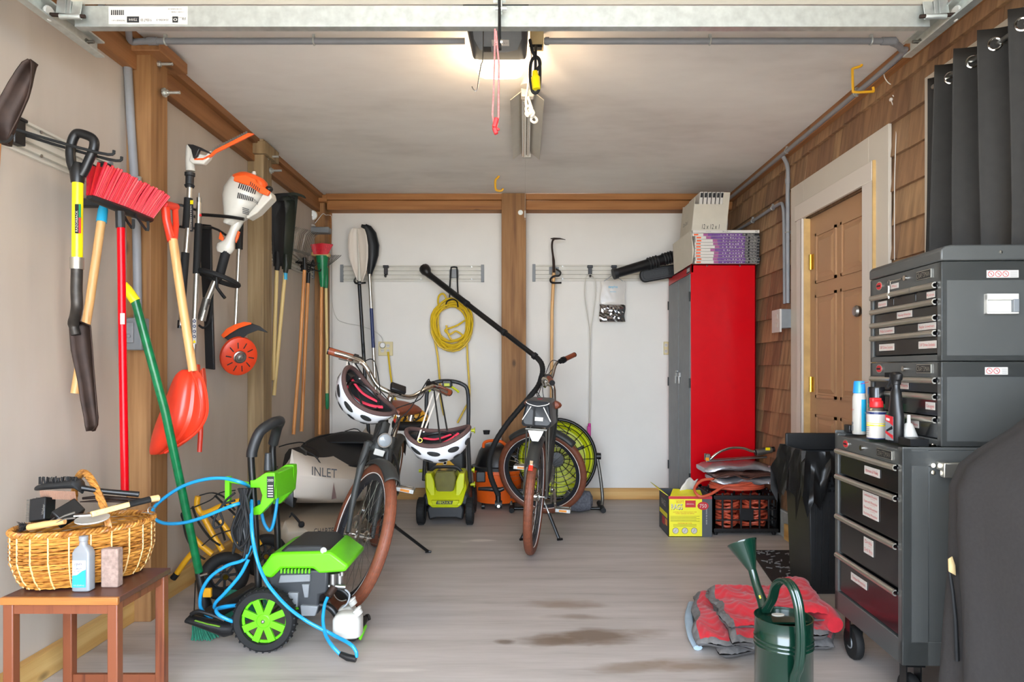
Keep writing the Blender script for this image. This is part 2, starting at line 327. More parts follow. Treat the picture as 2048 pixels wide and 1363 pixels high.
# back wall: wood frame behind, two painted panels
mb = MB(); mb.box((LX-.1, BY, 0), (RX+.1, BY+.12, CZ), 1); 
mb.box((at(665,0,5.69).x, BY-.012, .02), (at(1004,0,5.69).x, BY, 2.40), 0); mb.box((at(1052,0,5.69).x, BY-.012, .02), (RX, BY, 2.40), 0); mb.box((LX, BY-.006, .02), (at(664,0,5.69).x, BY, 2.1), 0)
struct('wall_back', mb, ['back_paint', 'beam_wood'])
mb = MB(); mb.box((LX-.12, -.42, 0), (-1.46, -.3, CZ)); mb.box((1.33, -.42, 0), (RX+.12, -.3, CZ)); mb.box((-1.46, -.42, 2.27), (1.33, -.3, CZ)); struct('wall_front', mb, 'wall_paint')
# right wall: sheathing with real overlapping shingles
mb = MB(); rs = random.Random(3)
mb.box((RX+.02, -.35, 0), (RX+.12, 3.32, CZ)).box((RX+.02, 4.13, 0), (RX+.12, BY+.1, CZ)).box((RX+.02, 3.32, 1.99), (RX+.12, 4.13, CZ)).box((RX+.08, 3.3, 0), (RX+.12, 4.15, 2))
holes = [(3.15, 4.30, 0, 2.215), (-.4, 2.86, .6, 2.25)]
z = 2.057-12*.158
while z < CZ:
    y = -.35+rs.random()*.1
    while y < BY:
        wd = rs.choice((.09, .12, .15, .18)); y1 = min(y+wd, BY); z0, z1 = z+rs.uniform(-.002, .002), z+.17
        cut = False
        for a, b_, c, d in holes:
            if y > a-.02 and y1 < b_+.02 and z0 > c-.05 and z1 < d+.1: cut = True
        if not cut and z1 > .1:
            xa, xb = RX-.006-rs.random()*.003, RX+.014
            zz = min(z1, CZ)
            mb.add([(xa, y+.0015, z0), (xa, y1-.0015, z0), (xb, y1-.0015, z0), (xb, y+.0015, z0), (xb, y+.0015, zz), (xb, y1-.0015, zz)], [(0,1,2,3), (0,4,5,1), (0,3,4), (1,5,2), (2,5,4,3)])
        y = y1
    z += .158
struct('wall_right', mb, 'shingle', smooth=0)
mb = MB().box((RX-.03, 4.28, 0), (RX+.03, BY, .17)); tag(struct('trim_6', mb, 'concrete_block', bevel=.006), 'grey block at the foot of the shingled wall', 'footing')
# baseboards
mb = MB().box((LX, -.3, 0), (LX+.035, 2.93, .095)).box((LX, 3.04, 0), (LX+.035, 4.2, .095)).box((LX, 4.34, 0), (LX+.035, 5.55, .095)); struct('baseboard_left', mb, 'base_wood_y', bevel=.003)
mb = MB().box((LX+.1, BY-.035, 0), (at(1003,0,5.6).x, BY, .093)).box((at(1052,0,5.6).x, BY-.035, 0), (RX, BY, .093)); struct('baseboard_back', mb, 'base_wood_x', bevel=.003)
mb = MB().box((RX-.045, 4.12, 0), (RX+.01, 4.34, .1)); struct('baseboard_right', mb, 'base_wood_y', bevel=.003)
# beams at the ceiling
mb = MB(); mb.box((LX, -.3, 2.36), (LX+.045, BY, CZ-.038)); mb.box((LX, -.3, CZ-.038), (LX+.075, BY, CZ)); struct('beam_left', mb, 'beam_wood_y', bevel=.003)
mb = MB(); mb.box((LX+.1, 5.55, 2.375), (RX, BY, CZ-.05)); mb.box((LX+.1, 5.52, CZ-.05), (RX, BY, CZ)); struct('beam_back', mb, 'beam_wood', bevel=.003)
mb = MB(); mb.box((RX-.035, 2.0, CZ-.06), (RX+.01, 5.6, CZ)); struct('beam_right', mb, 'beam_wood_y', bevel=.003)
# timber posts
def post(name, x0, x1, y0, y1, mat, cap=None, z0=0, label=None):
    mb = MB().box((x0, y0, z0), (x1, y1, CZ-.002)); o = struct(name, mb, mat, bevel=.004)
    if label: tag(o, label, 'post')
    if cap: cap_ = MB().box(cap[0], cap[1]); cap_.build('cap_block', cap[2], o, bevel=.004)
    return o
p1 = post('post_1', LX, -1.595, 2.92, 3.06, 'post_wood', ((LX, 2.88, 2.425), (-1.535, 3.12, 2.475), 'beam_wood_y'), label='square timber post on the left wall behind the broom')
p2 = post('post_2', LX, -1.60, 4.2, 4.34, 'post_grey', ((LX, 4.17, 2.40), (-1.575, 4.40, 2.475), 'post_grey'), label='weathered grey timber post between trimmer and leaf rake')
p3 = post('post_3', LX, -1.615, 5.55, 5.69, 'post_wood', ((LX, 5.51, 2.43), (-1.59, 5.69, 2.49), 'beam_wood'), label='timber corner post behind the rakes')
p4 = post('post_4', at(1003,0,5.5).x, at(1052,0,5.5).x, 5.5, 5.69, 'post_wood', label='wide timber post in the middle of the back wall')
def bolt(px, py, d, parent, dirv=V(1, 0, 0), L=.07):
    a = at(px, py, d); mb = MB(); mb.cyl(a-dirv*.002, a+dirv*.006, .02, n=14); mb.cyl(a, a+dirv*.018, .013, n=6); mb.cyl(a, a+dirv*L, .007, n=8); mb.build('bolt', 'galvanised', parent)
for px, py, d in ((313,128,2.98), (328,185,3.0)): bolt(px, py, d, p1)
for px, py, d in ((535,313,4.28), (541,341,4.3)): bolt(px, py, d, p2)
a = at(632,400,5.55); MB().cyl(a, a-V(0,.008,0), .022, n=14).cyl(a, a-V(0,.02,0), .012, n=6).build('bolt', 'galvanised', p3)
a = at(1041,425,5.5); MB().cyl(a, a-V(0,.008,0), .02, n=14).cyl(a, a-V(0,.02,0), .012, n=6).build('bolt', 'galvanised', p4)
# door in the right wall with its painted surround
mb = MB(); mb.box((RX-.016, 4.11, .1), (RX, 4.30, 2.215)); mb.box((RX-.016, 3.15, .1), (RX, 3.33, 2.215)); mb.box((RX-.016, 3.33, 2.06), (RX, 4.11, 2.215)); struct('trim_1', mb, 'white_paint', bevel=.002)
mb = MB(); mb.box((RX-.03, 4.10, .02), (RX-.016, 4.18, 2.07)); mb.box((RX-.03, 3.27, .02), (RX-.016, 3.37, 1.985)); struct('trim_2', mb, 'trim_white', bevel=.002)
mb = MB(); mb.box((RX-.032, 3.27, 1.985), (RX-.014, 4.20, 2.08)); struct('trim_3', mb, 'trim_white_y', bevel=.002)
mb = MB(); mb.box((RX-.03, 3.262, .02), (RX-.005, 3.27, 2.08)); mb.box((RX-.03, 4.104, .05), (RX+.03, 4.11, 1.985)); struct('trim_4', mb, 'yellow_wood')
dr = MB(); DX = RX+.024; dr.box((DX, 3.35, 0.02), (DX+.04, 4.105, 1.985))
panels = []
for y0, y1 in ((3.45, 3.68), (3.77, 4.0)):
    for z0, z1 in ((1.60, 1.86), (.93, 1.50), (.18, .80)): panels.append((y0, y1, z0, z1))
for y0, y1, z0, z1 in panels:
    for k, (i, dx) in enumerate(((0, .010), (.014, .003), (.035, .012))):
        pass
    dr.add([(DX-.001, y0, z0), (DX-.001, y1, z0), (DX-.001, y1, z1), (DX-.001, y0, z1)], [(0, 1, 2, 3)])
    # raised moulding frame and raised field
    for (a0, a1, b0, b1) in ((y0-.016, y0, z0-.016, z1+.016), (y1, y1+.016, z0-.016, z1+.016), (y0-.016, y1+.016, z0-.016, z0), (y0-.016, y1+.016, z1, z1+.016)): dr.box((DX-.009, a0, b0), (DX+.001, a1, b1))
    q = .036; A = [(DX-.001, y0+.012, z0+.012), (DX-.001, y1-.012, z0+.012), (DX-.001, y1-.012, z1-.012), (DX-.001, y0+.012, z1-.012)]; B = [(DX-.010, y0+q, z0+q), (DX-.010, y1-q, z0+q), (DX-.010, y1-q, z1-q), (DX-.010, y0+q, z1-q)]
    dr.add(A+B, [(0,1,5,4), (1,2,6,5), (2,3,7,6), (3,0,4,7), (4,5,6,7)])
door = struct('door_1', dr, 'door_tan', smooth=0)
for zz in (1.72, .99, .32): MB().cyl((DX-.006, 4.085, zz-.045), (DX-.006, 4.085, zz+.045), .009, n=8).box((DX-.004, 4.05, zz-.045), (DX, 4.1, zz+.045)).build('hinge', 'brass', door)
for py, mt in ((622, 'steel'), (820, 'brass')):
    zz = H-(py-CY)*3.42/F; MB().lathe([(.0, 0), (.03, 0), (.032, .006), (.012, .012), (.012, .03), (.026, .04), (.030, .055), (.022, .066), (0, .068)], 20, mat4(V(DX-.002, 3.42, zz), V(0,1,0), V(0,0,1), V(-1,0,0))).build('door_knob', mt, door)
mb = MB().box((RX-.05, 4.1, 0), (RX-.02, 4.18, .12)); struct('trim_5', mb, 'yellow_wood')
# window behind the curtain (boarded white)
mb = MB(); mb.box((RX-.02, .4, .6), (RX, 2.86, 2.30)); struct('window_1', mb, 'white_paint', bevel=.003)
# curtain rod and curtain
cr = thing('curtain_rod', 'thin grey metal rod carrying the black curtain', 'curtain rod', (1.6, 2.3, 2.2))
MB().tube([(1.632, 1.2, 2.195), (1.632, 2.72, 2.205)], .009, 10).build('rod', 'steel', cr); MB().tube([(1.632, 2.70, 2.205), (RX-.01, 2.72, 2.205)], .007, 8).build('bracket', 'steel', cr)
cu = thing('grommet_curtain', 'black textured curtain with metal grommets hanging before the window', 'curtain', (1.6, 2.2, .6))
N = 30
gy = [2.60, 2.42, 2.255, 2.105, 1.965, 1.83, 1.70]     # grommets along the rod
def curt(u, v):
    yy = 2.74-u*1.34; z = 1.0+(2.255-1.0)*v
    ph = (2.74-yy)/.136
    dx = .048*math.sin(ph*2*math.pi)*(.55+.45*v)+.012*math.sin(ph*5.1+v*3)
    return V(1.632+dx*1.0, yy+.03*(1-v)*(1-u)*1.8+.02*math.sin(ph*2*math.pi+1.5), z+.0)
cc = MB().grid(curt, 240, 26).build('curtain_cloth', 'curtain_black', cu, solidify=.003, smooth=80)
for k in range(14):
    yy = 2.74-.068*(k+1)
    if k % 1 == 0:
        u = (2.74-yy)/1.34
        for s_ in (0,):
            p = curt(u, .965); q = curt(u+.004, .965); t = (q-p).normalized(); nrm = t.cross(V(0, 0, 1)).normalized()
            if nrm.x > 0: nrm = -nrm
            m_ = frame(nrm).to_4x4(); m_.translation = V(p.x, p.y, 2.20)+nrm*.003
            MB().torus(.020, .005, 20, 8, m_).build('grommet', 'chrome', cu)
# ================================================================ garage door, tracks, opener
gd = thing('garage_door', 'opened white sectional overhead door with galvanised end strut', 'garage door', (-.068, 1.0, 2.27))
for k in range(4):
    y1 = 2.19-k*.53; MB().box((-1.44, y1-.525, 2.262), (1.304, y1, 2.30)).box((-1.44, y1-.525, 2.250), (1.304, y1-.485, 2.262)).box((-1.44, y1-.04, 2.250), (1.304, y1, 2.262)).build('door_section', 'white_paint', gd, bevel=.003)
st_ = MB(); pr = [(-.0, 2.180), (.0, 2.247), (.03, 2.247), (.03, 2.2455), (.0015, 2.2455), (.0015, 2.1815), (.03, 2.1815), (.03, 2.18)]
st_.M = mat4(V(-1.44, 2.19, 0), V(0, 1, 0), V(0, 0, 1), V(1, 0, 0)); st_.prism(pr, 0, 2.744); strut = st_.build('strut', 'galvanised', gd)
# upside-down sticker on the strut
lb = MB(); a, c = at(217, 13, 2.188), at(375, 48, 2.188); lb.box((a.x, 2.1885, c.z), (c.x, 2.190, a.z), 0)
def up_text(s_, px, py, sz, wd=None):      # printed upside down
    lb.text(s_, sz*2.188/F, mat4(at(px, py, 2.1878), V(-1, 0, 0), V(0, 0, -1), V(0, -1, 0)), 1, width=wd*2.188/F if wd else None)
for k in range(26):
    if k % 4 != 3: q = at(222+k, 18, 2.188); lb.box((q.x, 2.1878, at(0, 30, 2.188).z), (q.x+(.0009 if k % 3 else .0013), 2.1886, at(0, 20, 2.188).z), 1)
up_text('FR', 367, 37, 8); up_text('354306-3', 325, 40, 6, 24); up_text('9 00x7 00', 292, 40, 8, 22); up_text('KOMMITMENT', 352, 35, 3, 20); up_text('1 1/2 BW 1 PANEL', 355, 24, 3.5, 26); up_text('PACKAGE 1 of 1', 237, 41, 4, 26); up_text('CLSC WH TORSION 10D', 350, 18, 3.5, 28)
for (x0, x1, tx) in ((254, 278, '73W4'), (345, 356, '0')):
    a, c = at(x0, 33, 2.188), at(x1, 45, 2.188); lb.box((a.x, 2.1875, c.z), (c.x, 2.1886, a.z), 1); lb.text(tx, .013, mat4(at((x0+x1)/2, 39, 2.187), V(-1,0,0), V(0,0,-1), V(0,-1,0)), 0, width=(x1-x0)*.7*2.188/F)
lb.build('sticker', ['label_white', 'ink'], strut, smooth=0)
def door_hinge(px, sgn):
    mb = MB(); a = at(px, 0, 2.185); b_ = at(px+sgn*8, 32, 2.185)
    for o_ in (-17, 17): mb.bar(at(px+o_-sgn*4, -30, 2.18), at(px+o_*.9+sgn*4, 30, 2.165), .003, .03, V(1, 0, 0))
    mb.bar(at(px-sgn*4, -30, 2.185), at(px+sgn*2, 30, 2.17), .05, .004, V(0, 1, 0)); mb.bar(at(px-sgn*4, -30, 2.178), at(px+sgn*2, 30, 2.163), .01, .008, V(0, 1, 0))
    mb.tube([at(px-20, 33, 2.16), at(px+22, 33, 2.16)], .009, 10); h = mb.build('roller_hinge', 'galvanised', gd, bevel=.0008)
    e = at(px+sgn*42, 27, 2.16)
    MB().tube([at(px-sgn*30, 33, 2.16), at(px+sgn*40, 29, 2.16)], .0065, 8).build('roller_stem', 'rust', h)
    MB().lathe([(0, -.005), (.022, -.005), (.024, 0), (.022, .005), (0, .005)], 20, mat4(e, V(0,1,0), V(0,0,1), V(1,0,0))).build('roller_wheel', 'white_plastic', h)
door_hinge(140, -1); door_hinge(1870, 1)
def track(name, X, sg, label):
    # C-channel with its open side toward the door
    p = [(0, 0), (0, .056), (.03*sg, .056), (.03*sg, .050), (.004*sg, .050), (.004*sg, .006), (.03*sg, .006), (.03*sg, 0)]
    mb = MB(mat4(V(X, -.2, 2.185), V(1, 0, 0), V(0, 0, 1), V(0, 1, 0))); mb.prism(p, 0, 2.62); o = mb.build(name, 'galvanised'); tag(o, label, 'door track', 'horizontal tracks of the garage door')
    MB().box((X-.002*sg, 2.28, 2.24), (X+.012*sg, 2.34, CZ-.04)).box((X-.002*sg, 2.30, 2.238), (X+.05*sg, 2.335, 2.243)).build('hanger', 'galvanised', o)
    MB().cyl((X, 2.36, 2.213), (X+.03*sg, 2.36, 2.213), .006, n=8).cyl((X, 2.36, 2.213), (X+.008*sg, 2.36, 2.213), .011, n=6).build('bolt', 'dull_metal', o)
    return o
track('door_track', -1.515, 1, 'galvanised door track along the white painted wall'); track('door_track', 1.375, -1, 'galvanised door track along the shingled wall')
# opener
op = thing('garage_door_opener', 'grey ceiling-hung door opener with a glowing lamp lens', 'door opener', (-.1, 2.6, 2.4))
def opsec(y, z0, z1, hw, r=.03, n=8):      # rounded rectangle ring in the XZ plane
    pts = []
    for cx, cz, a0 in ((hw-r, z1-r, 0), (-hw+r, z1-r, 90), (-hw+r, z0+r, 180), (hw-r, z0+r, 270)):
        for k in range(n+1): a = math.radians(a0+90*k/n); pts.append(V(cx+r*math.cos(a), y, cz+r*math.sin(a)))
    return pts
ox = at(993, 0, 2.5).x
def shift(r_): return [p+V(ox, 0, 0) for p in r_]
hd = MB(); hd.loft([shift(opsec(2.38, 2.37, 2.45, .110, .025)), shift(opsec(2.40, 2.352, 2.46, .118, .03)), shift(opsec(2.60, 2.35, 2.465, .118, .035)), shift(opsec(2.82, 2.35, 2.465, .113, .035)), shift(opsec(2.87, 2.375, 2.45, .104, .03))]); hd.build('housing', 'dark_grey', op)
MB(mat4(V(ox, 0, 2.347), V(1,0,0), V(0,1,0), V(0,0,1))).prism([(-.09, 2.42), (.09, 2.42), (.092, 2.62), (.075, 2.71), (.03, 2.73), (-.03, 2.73), (-.075, 2.71), (-.092, 2.62)], 0, .006).build('underside_panel', 'mid_grey', op, bevel=.002)
ln = MB(); ln.loft([shift(opsec(2.80, 2.342, 2.352, .108, .005)), shift(opsec(2.84, 2.325, 2.37, .104, .015)), shift(opsec(2.90, 2.318, 2.40, .094, .02)), shift(opsec(2.94, 2.33, 2.41, .082, .02)), shift(opsec(2.95, 2.35, 2.40, .07, .02))]); ln.build('lamp_lens', 'lamp_lens', op)
MB().box((ox-.12, 2.55, 2.462), (ox+.12, 2.58, CZ)).build('mounting_strap', 'galvanised', op)
for (px0, py0, px1, py1, mt, tx) in ((983,80,1018,92,'label_white','2 3 4 5 0 8 7'), (976,123,1012,129,'label_white',''), (966,94,982,104,'ink','')):
    zz = 2.3455; q0 = (zz-H)*F/(CY-py0); q1 = (zz-H)*F/(CY-py1); xa = (px0-CX)*q0/F; xb = (px1-CX)*q0/F
    sm = MB().box((xa, q0, zz), (xb, q1, zz+.001), 0)
    if tx: sm.text(tx, .01, mat4(V((xa+xb)/2, (q0+q1)/2, zz-.0006), V(1,0,0), V(0,-1,0), V(0,0,-1)), 1, width=(xb-xa)*.8)
    sm.build('info_sticker', [mt, 'ink'], op, smooth=0)
rl = thing('opener_rail', 'steel rail running forward from the opener above the door', 'opener rail', (ox, 1.2, 2.4)); MB().box((ox-.02, -.3, 2.39), (ox+.02, 2.376, 2.42)).build('rail', 'galvanised', rl)
MB().tube(ats([(998,-60),(999,30),(999,70),(1000,100)], 2.155), .005, 8).bar(at(999,12,2.16), at(999,98,2.155), .012, .004, V(1,0,0)).build('door_arm', 'black_metal', rl)
MB().tube(ats([(991,17),(1013,17)], 2.16), .006, 8).cbox(at(1000,10,2.165), (.014, .02, .05)).cbox(at(999,-6,2.168), (.04, .012, .03)).build('arm_pin', 'galvanised', rl)
MB().tube(ats([(990,84),(1004,84)], 2.16), .0045, 8).cyl(at(989,84,2.15), at(995,84,2.15), .009, n=8).cyl(at(1001,84,2.15), at(1005,84,2.15), .008, n=8).build('lower_pin', 'chrome', rl)
rp = thing('release_rope', 'red and white emergency cord hanging with a red pull handle', 'rope', at(992, 200, 2.1))
MB().tube(ats([(990,58),(989,120),(987,190),(985,230),(990,262)], 2.12), .0028, 6).tube(ats([(992,62),(998,130),(997,190),(997,235),(992,262)], 2.12), .0028, 6).build('cord', 'rope_pink', rp)
mb = MB(); mb.bar(at(994,236,2.11), at(988,255,2.11), .017, .013); mb.bar(at(988,255,2.11), at(993,268,2.11), .015, .013); mb.bar(at(987,253,2.11), at(999,260,2.11), .008, .008); mb.build('pull_handle', 'red_plastic', rp, bevel=.003)
o = MB().tube(smooth_path(ats([(967,-3),(966,110),(962,130),(957,160),(955,177),(951,182),(946,178),(944,173)], 2.44), 4), .002, 6).build('wire_hook', 'steel'); tag(o, 'thin bent wire hook dangling below the opener', 'hook')
# conduit
def conduit(name, P, label, d=.013, clamps=(), fit=()):
    t = thing(name, label, 'conduit', P[0]); MB().tube(smooth_path(P, 4), d, 10).build('pipe', 'pipe_grey', t)
    for c, dv in clamps: MB().torus(d+.002, .0035, 14, 6, aim(c, c+dv)).cbox(c+V(0, 0, .018) if abs(dv.z) < .5 else c+V(.02, 0, 0), (.012, .012, .02)).build('clamp', 'galvanised', t)
    for a_, b_ in fit: MB().cyl(a_, b_, d+.003, n=12).build('coupling', 'pipe_grey', t)
    return t
CD = 2.85; zc = CZ-.035
def cx_(px): return V((px-CX)*CD/F, CD, zc-.015)
conduit('ceiling_conduit', [V(LX+.09, 2.6, zc), V(LX+.1, 2.75, zc-.005), cx_(262), cx_(300), cx_(500), cx_(930)], 'grey conduit across the ceiling toward the white painted wall', clamps=((cx_(331), V(1,0,0)), (cx_(628), V(1,0,0))), fit=((cx_(296), cx_(315)),))
conduit('ceiling_conduit', [cx_(1088), cx_(1400), cx_(1755), V(1.55, 2.87, zc-.012), V(1.62, 2.93, zc-.01), V(1.655, 3.05, zc-.01), V(1.66, 4.0, zc-.01), V(1.66, 5.5, zc-.01)], 'grey conduit across the ceiling turning along the shingled wall', clamps=((cx_(1420), V(1,0,0)), (cx_(1742), V(1,0,0)), (V(1.66, 3.4, zc-.01), V(0,1,0)), (V(1.66, 4.3, zc-.01), V(0,1,0))), fit=((cx_(1090), cx_(1098)), (cx_(1763), cx_(1790))))
jx = thing('ceiling_junction_box', 'painted square junction box beside the opener', 'junction box', cx_(1073)); MB().box((cx_(1060).x, CD-.03, 2.425), (cx_(1087).x, CD+.04, CZ)).build('box', 'tan_cloth', jx, bevel=.003); MB().cbox((cx_(1074).x, CD-.01, 2.42), (.04, .03, .012)).build('socket', 'black_plastic', jx)
RWX = 1.68; dd = 4.34
conduit('wall_conduit', [V(1.66, 4.36, zc-.03), V(RWX, dd, 2.36), V(RWX, dd, 2.2), V(RWX, dd, 1.5)], 'grey conduit down the shingled wall to the outlet box', clamps=((V(RWX, dd, 1.95), V(0,0,1)),), fit=((V(RWX, dd, 2.26), V(RWX, dd, 2.29)),))
conduit('wall_conduit', [V(RWX, 5.6, 2.17), V(RWX, 4.9, 2.165), V(RWX, 4.5, 2.165), V(RWX, 4.42, 2.13), V(RWX, 4.40, 2.0), V(RWX, 4.39, 1.5)], 'bent grey conduit running low behind the air filters', d=.011, clamps=((V(RWX, 4.6, 2.165), V(0,1,0)), (V(RWX, 5.0, 2.165), V(0,1,0))))
ob = thing('outlet_box', 'grey electric outlet box with white cover on shingles', 'outlet', (RWX, 4.36, 1.4)); MB().box((1.625, 4.30, 1.34), (1.69, 4.42, 1.46)).build('box', 'mid_grey', ob, bevel=.004)
MB().box((1.615, 4.30, 1.315), (1.627, 4.44, 1.46), 0).box((1.613, 4.34, 1.40), (1.616, 4.38, 1.43), 1).box((1.613, 4.34, 1.345), (1.616, 4.38, 1.375), 1).build('cover_plate', ['label_white', 'offwhite'], ob, bevel=.002)
conduit('post_conduit', ats([(250,88,2.9),(254,110,2.9),(262,250,2.9),(272,420,2.9),(276,640,2.9)]), 'grey paint-spotted conduit fixed down the timber post', d=.017, clamps=((at(270,358,2.9), V(0,0,1)),))
eb = thing('post_outlet_box', 'grey weatherproof outlet box on the timber post behind the green handle', 'outlet', at(278, 670, 2.9)); a, c = at(258, 636, 2.9), at(293, 700, 2.9)
MB().box((a.x, 2.86, c.z), (c.x, 2.93, a.z)).build('box', 'mid_grey', eb, bevel=.005); MB().box((a.x-.004, 2.85, c.z+.03), (a.x+.045, 2.862, a.z-.02)).box((a.x+.01, 2.845, c.z+.05), (a.x+.035, 2.852, a.z-.07)).build('cover', 'pipe_grey', eb, bevel=.003)
# strip light
sl = thing('strip_light', 'unlit tube light fixture with grey reflector wings on ceiling', 'ceiling light', (.02, 3.9, 2.47))
x0 = .018
MB(mat4(V(x0, 3.42, 0), V(1,0,0), V(0,0,1), V(0,1,0))).prism([(-.085, 2.43), (-.03, 2.475), (.03, 2.475), (.085, 2.43), (.085, 2.427), (.028, 2.47), (-.028, 2.47), (-.085, 2.427)], 0, .97).build('reflector', 'reflector_grey', sl)
MB().tube([(x0-.015, 3.45, 2.45), (x0-.015, 4.36, 2.45)], .016, 14).tube([(x0+.012, 3.45, 2.45), (x0+.012, 4.36, 2.45)], .012, 12).build('tube', 'chrome', sl)
MB().box((x0-.03, 3.40, 2.44), (x0+.035, 3.45, 2.485)).build('end_cap', 'white_plastic', sl, bevel=.006)
MB().box((x0-.025, 4.36, 2.435), (x0+.03, 4.40, 2.485)).build('end_cap', 'white_plastic', sl, bevel=.006)
MB().cyl((x0+.0, 3.33, 2.46), (x0+.0, 3.33, 2.50), .035, .02).build('hanger_disc', 'white_plastic', sl)
kn = thing('knotted_cord', 'white power cord tied in a knot below the strip light', 'cord', at(1058, 150, 3.2))
MB().tube(smooth_path(ats([(1060,92,2.9),(1062,120,3),(1058,150,3.1),(1056,175,3.15),(1052,200,3.2),(1054,215),(1060,222),(1056,232),(1052,226),(1060,216),(1066,230),(1072,236),(1074,242),(1068,245),(1062,240),(1066,233)], 3.2), 5), .006, 6).tube(smooth_path(ats([(1054,186),(1060,205),(1065,222),(1058,228),(1052,218),(1058,212),(1068,226),(1062,234)], 3.19), 5), .006, 6).build('cord', 'white_plastic', kn)
bc = thing('looped_power_cord', 'brown looped cord with a yellow plug beside the opener', 'cord', at(1070, 130, 2.7))
MB().tube(smooth_path(ats([(1060,80,2.75),(1064,100),(1070,112),(1078,120),(1080,140),(1079,170),(1075,184),(1066,184),(1062,170),(1060,150),(1062,125),(1070,114),(1078,118),(1080,130),(1072,142),(1070,150)], 2.72), 5), .0065, 7).tube(smooth_path(ats([(1072,92,2.8),(1071,110),(1071,135),(1070,150)], 2.72), 4), .006, 7).build('cord', 'black_rubber', bc)
MB().cyl(at(1070,142,2.71), at(1071,154,2.71), .010, .014, n=10).cyl(at(1071,154,2.71), at(1073,178,2.71), .018, .016, n=8).build('yellow_plug', 'yellow_gloss', bc, label='yellow plug end')
# screw hooks in the ceiling
def hook(P, label, r=.006):
    o = MB().tube(smooth_path(P, 3), r, 8).build('ceiling_hook', 'hook_yellow'); tag(o, label, 'hook', 'yellow hooks screwed into the ceiling'); return o
def P_(*q): return ats(q)
hook(P_((1723,128,3.18),(1722,132,3.18),(1706,137,3.18),(1705,140,3.18),(1706,178,3.18),(1709,184,3.18),(1744,183,3.18),(1747,180,3.18),(1746,174,3.18)), 'yellow square ceiling hook near the shingled wall')
hook(P_((998,351,5.02),(995,356,5.02),(991,360,5.02),(991,376,5.02),(995,381,5.02),(1003,381,5.02),(1006,377,5.02)), 'yellow ceiling hook above the middle post', .008)
o = MB().tube(smooth_path(ats([(1770,135,3.2),(1768,150),(1776,165),(1792,174),(1796,185),(1790,194),(1785,190)], 3.15), 4), .0022, 5).ball(at(1782,199,3.15), .009, 8).tube(smooth_path(ats([(1782,200,3.15),(1789,220,3.15),(1793,240,3.15),(1791,300,3.1),(1789,380,3.1),(1789,520,3.1)]), 4), .0022, 5).build('hanging_string', 'white_cloth'); tag(o, 'thin white string with a knot hanging by the curtain', 'string')
o = MB().tube(ats([(1051,308,4.45),(1050,440,5.4)]), .0012, 5).cbox(at(1050,428,5.45), (.012, .008, .055)).build('pull_string', 'white_cloth'); tag(o, 'thin pull string trailing from the strip light to the post', 'string')
# ================================================================ tools on the left wall
def R(px, d): return px*d/F
def base_of(P): return P[0]
YV = V(0, 1, 0)
def flat(pts, d, th, name, mat, par, bevel=.001, bulge=0, slope=0):
    """plate outlined as seen from the front, standing at distance d, with real thickness"""
    P3 = [at(x, y, d) for x, y in pts]; o = P3[0]
    mb = MB(mat4(V(0, d, 0), V(1, 0, 0), V(0, 0, 1), V(0, -1, 0))); mb.prism([(p.x, p.z) for p in P3], -th/2, th/2)
    return mb.build(name, mat, par, bevel=bevel)
# slat rails
def slat_rail(a, b, z0, z1, nrm, label, ends=True):
    """wall-mounted grooved rail from a to b (both on the wall), nrm points into the room"""
    t = thing('slat_rail', label, 'tool rail', ((a[0]+b[0])/2, (a[1]+b[1])/2, z0), 'grooved tool rails on the walls')
    a = V(a[0], a[1], 0); b = V(b[0], b[1], 0); u = (b-a).normalized(); hh = z1-z0; mb = MB(mat4(a, V(*nrm), V(0, 0, 1), u)); L = (b-a).length
    pr = [(0, z0), (0, z1), (.012, z1)]
    n_ = 4
    for k in range(n_):
        zt = z1-hh*(k+.5)/n_-.004
        pr += [(.012, zt+.010), (.001, zt+.008), (.001, zt-.004), (.012, zt-.003)]
    pr += [(.012, z0)]
    mb.prism(pr[::-1], 0, L); mb.build('rail', 'offwhite', t, smooth=20)
    k = .25
    while k < L-.1:
        for z in (z0+.02, z1-.014):
            c = a+u*k+V(*nrm)*.013; MB().cyl(c+V(0,0,z)-V(*nrm)*.003, c+V(0,0,z)+V(*nrm)*.001, .006, n=8).build('screw', 'steel', t)
        k += .42
    if ends:
        for e in (a, b):
            q = MB(); q.cbox(e+u*(.012 if e is a else -.012)+V(*nrm)*.01+V(0, 0, (z0+z1)/2), (abs(nrm[0])*.016+abs(u.x)*.026, abs(nrm[1])*.016+abs(u.y)*.026, hh+.008)); q.build('end_cap', 'mid_grey', t, bevel=.002)
    return t
z = lambda py, d=5.67: H-(py-CY)*d/F
slat_rail((at(681,0,5.67).x, BY-.012), (at(968,0,5.67).x, BY-.012), z(563), z(530), (0,-1,0), 'grooved white rail holding kayak paddles on the back wall')
slat_rail((at(1065,0,5.67).x, BY-.012), (at(1372,0,5.67).x, BY-.012), z(562), z(529), (0,-1,0), 'grooved white rail holding a hoe and leaf blower tube')
slat_rail((LX, 1.3), (LX, 2.80), 1.808, 1.925, (1,0,0), 'grooved white rail on the near wall holding spade and push broom')
slat_rail((LX, 4.42), (LX, 5.50), 1.81, 1.93, (1,0,0), 'grooved white rail holding the leaf rakes in the corner')
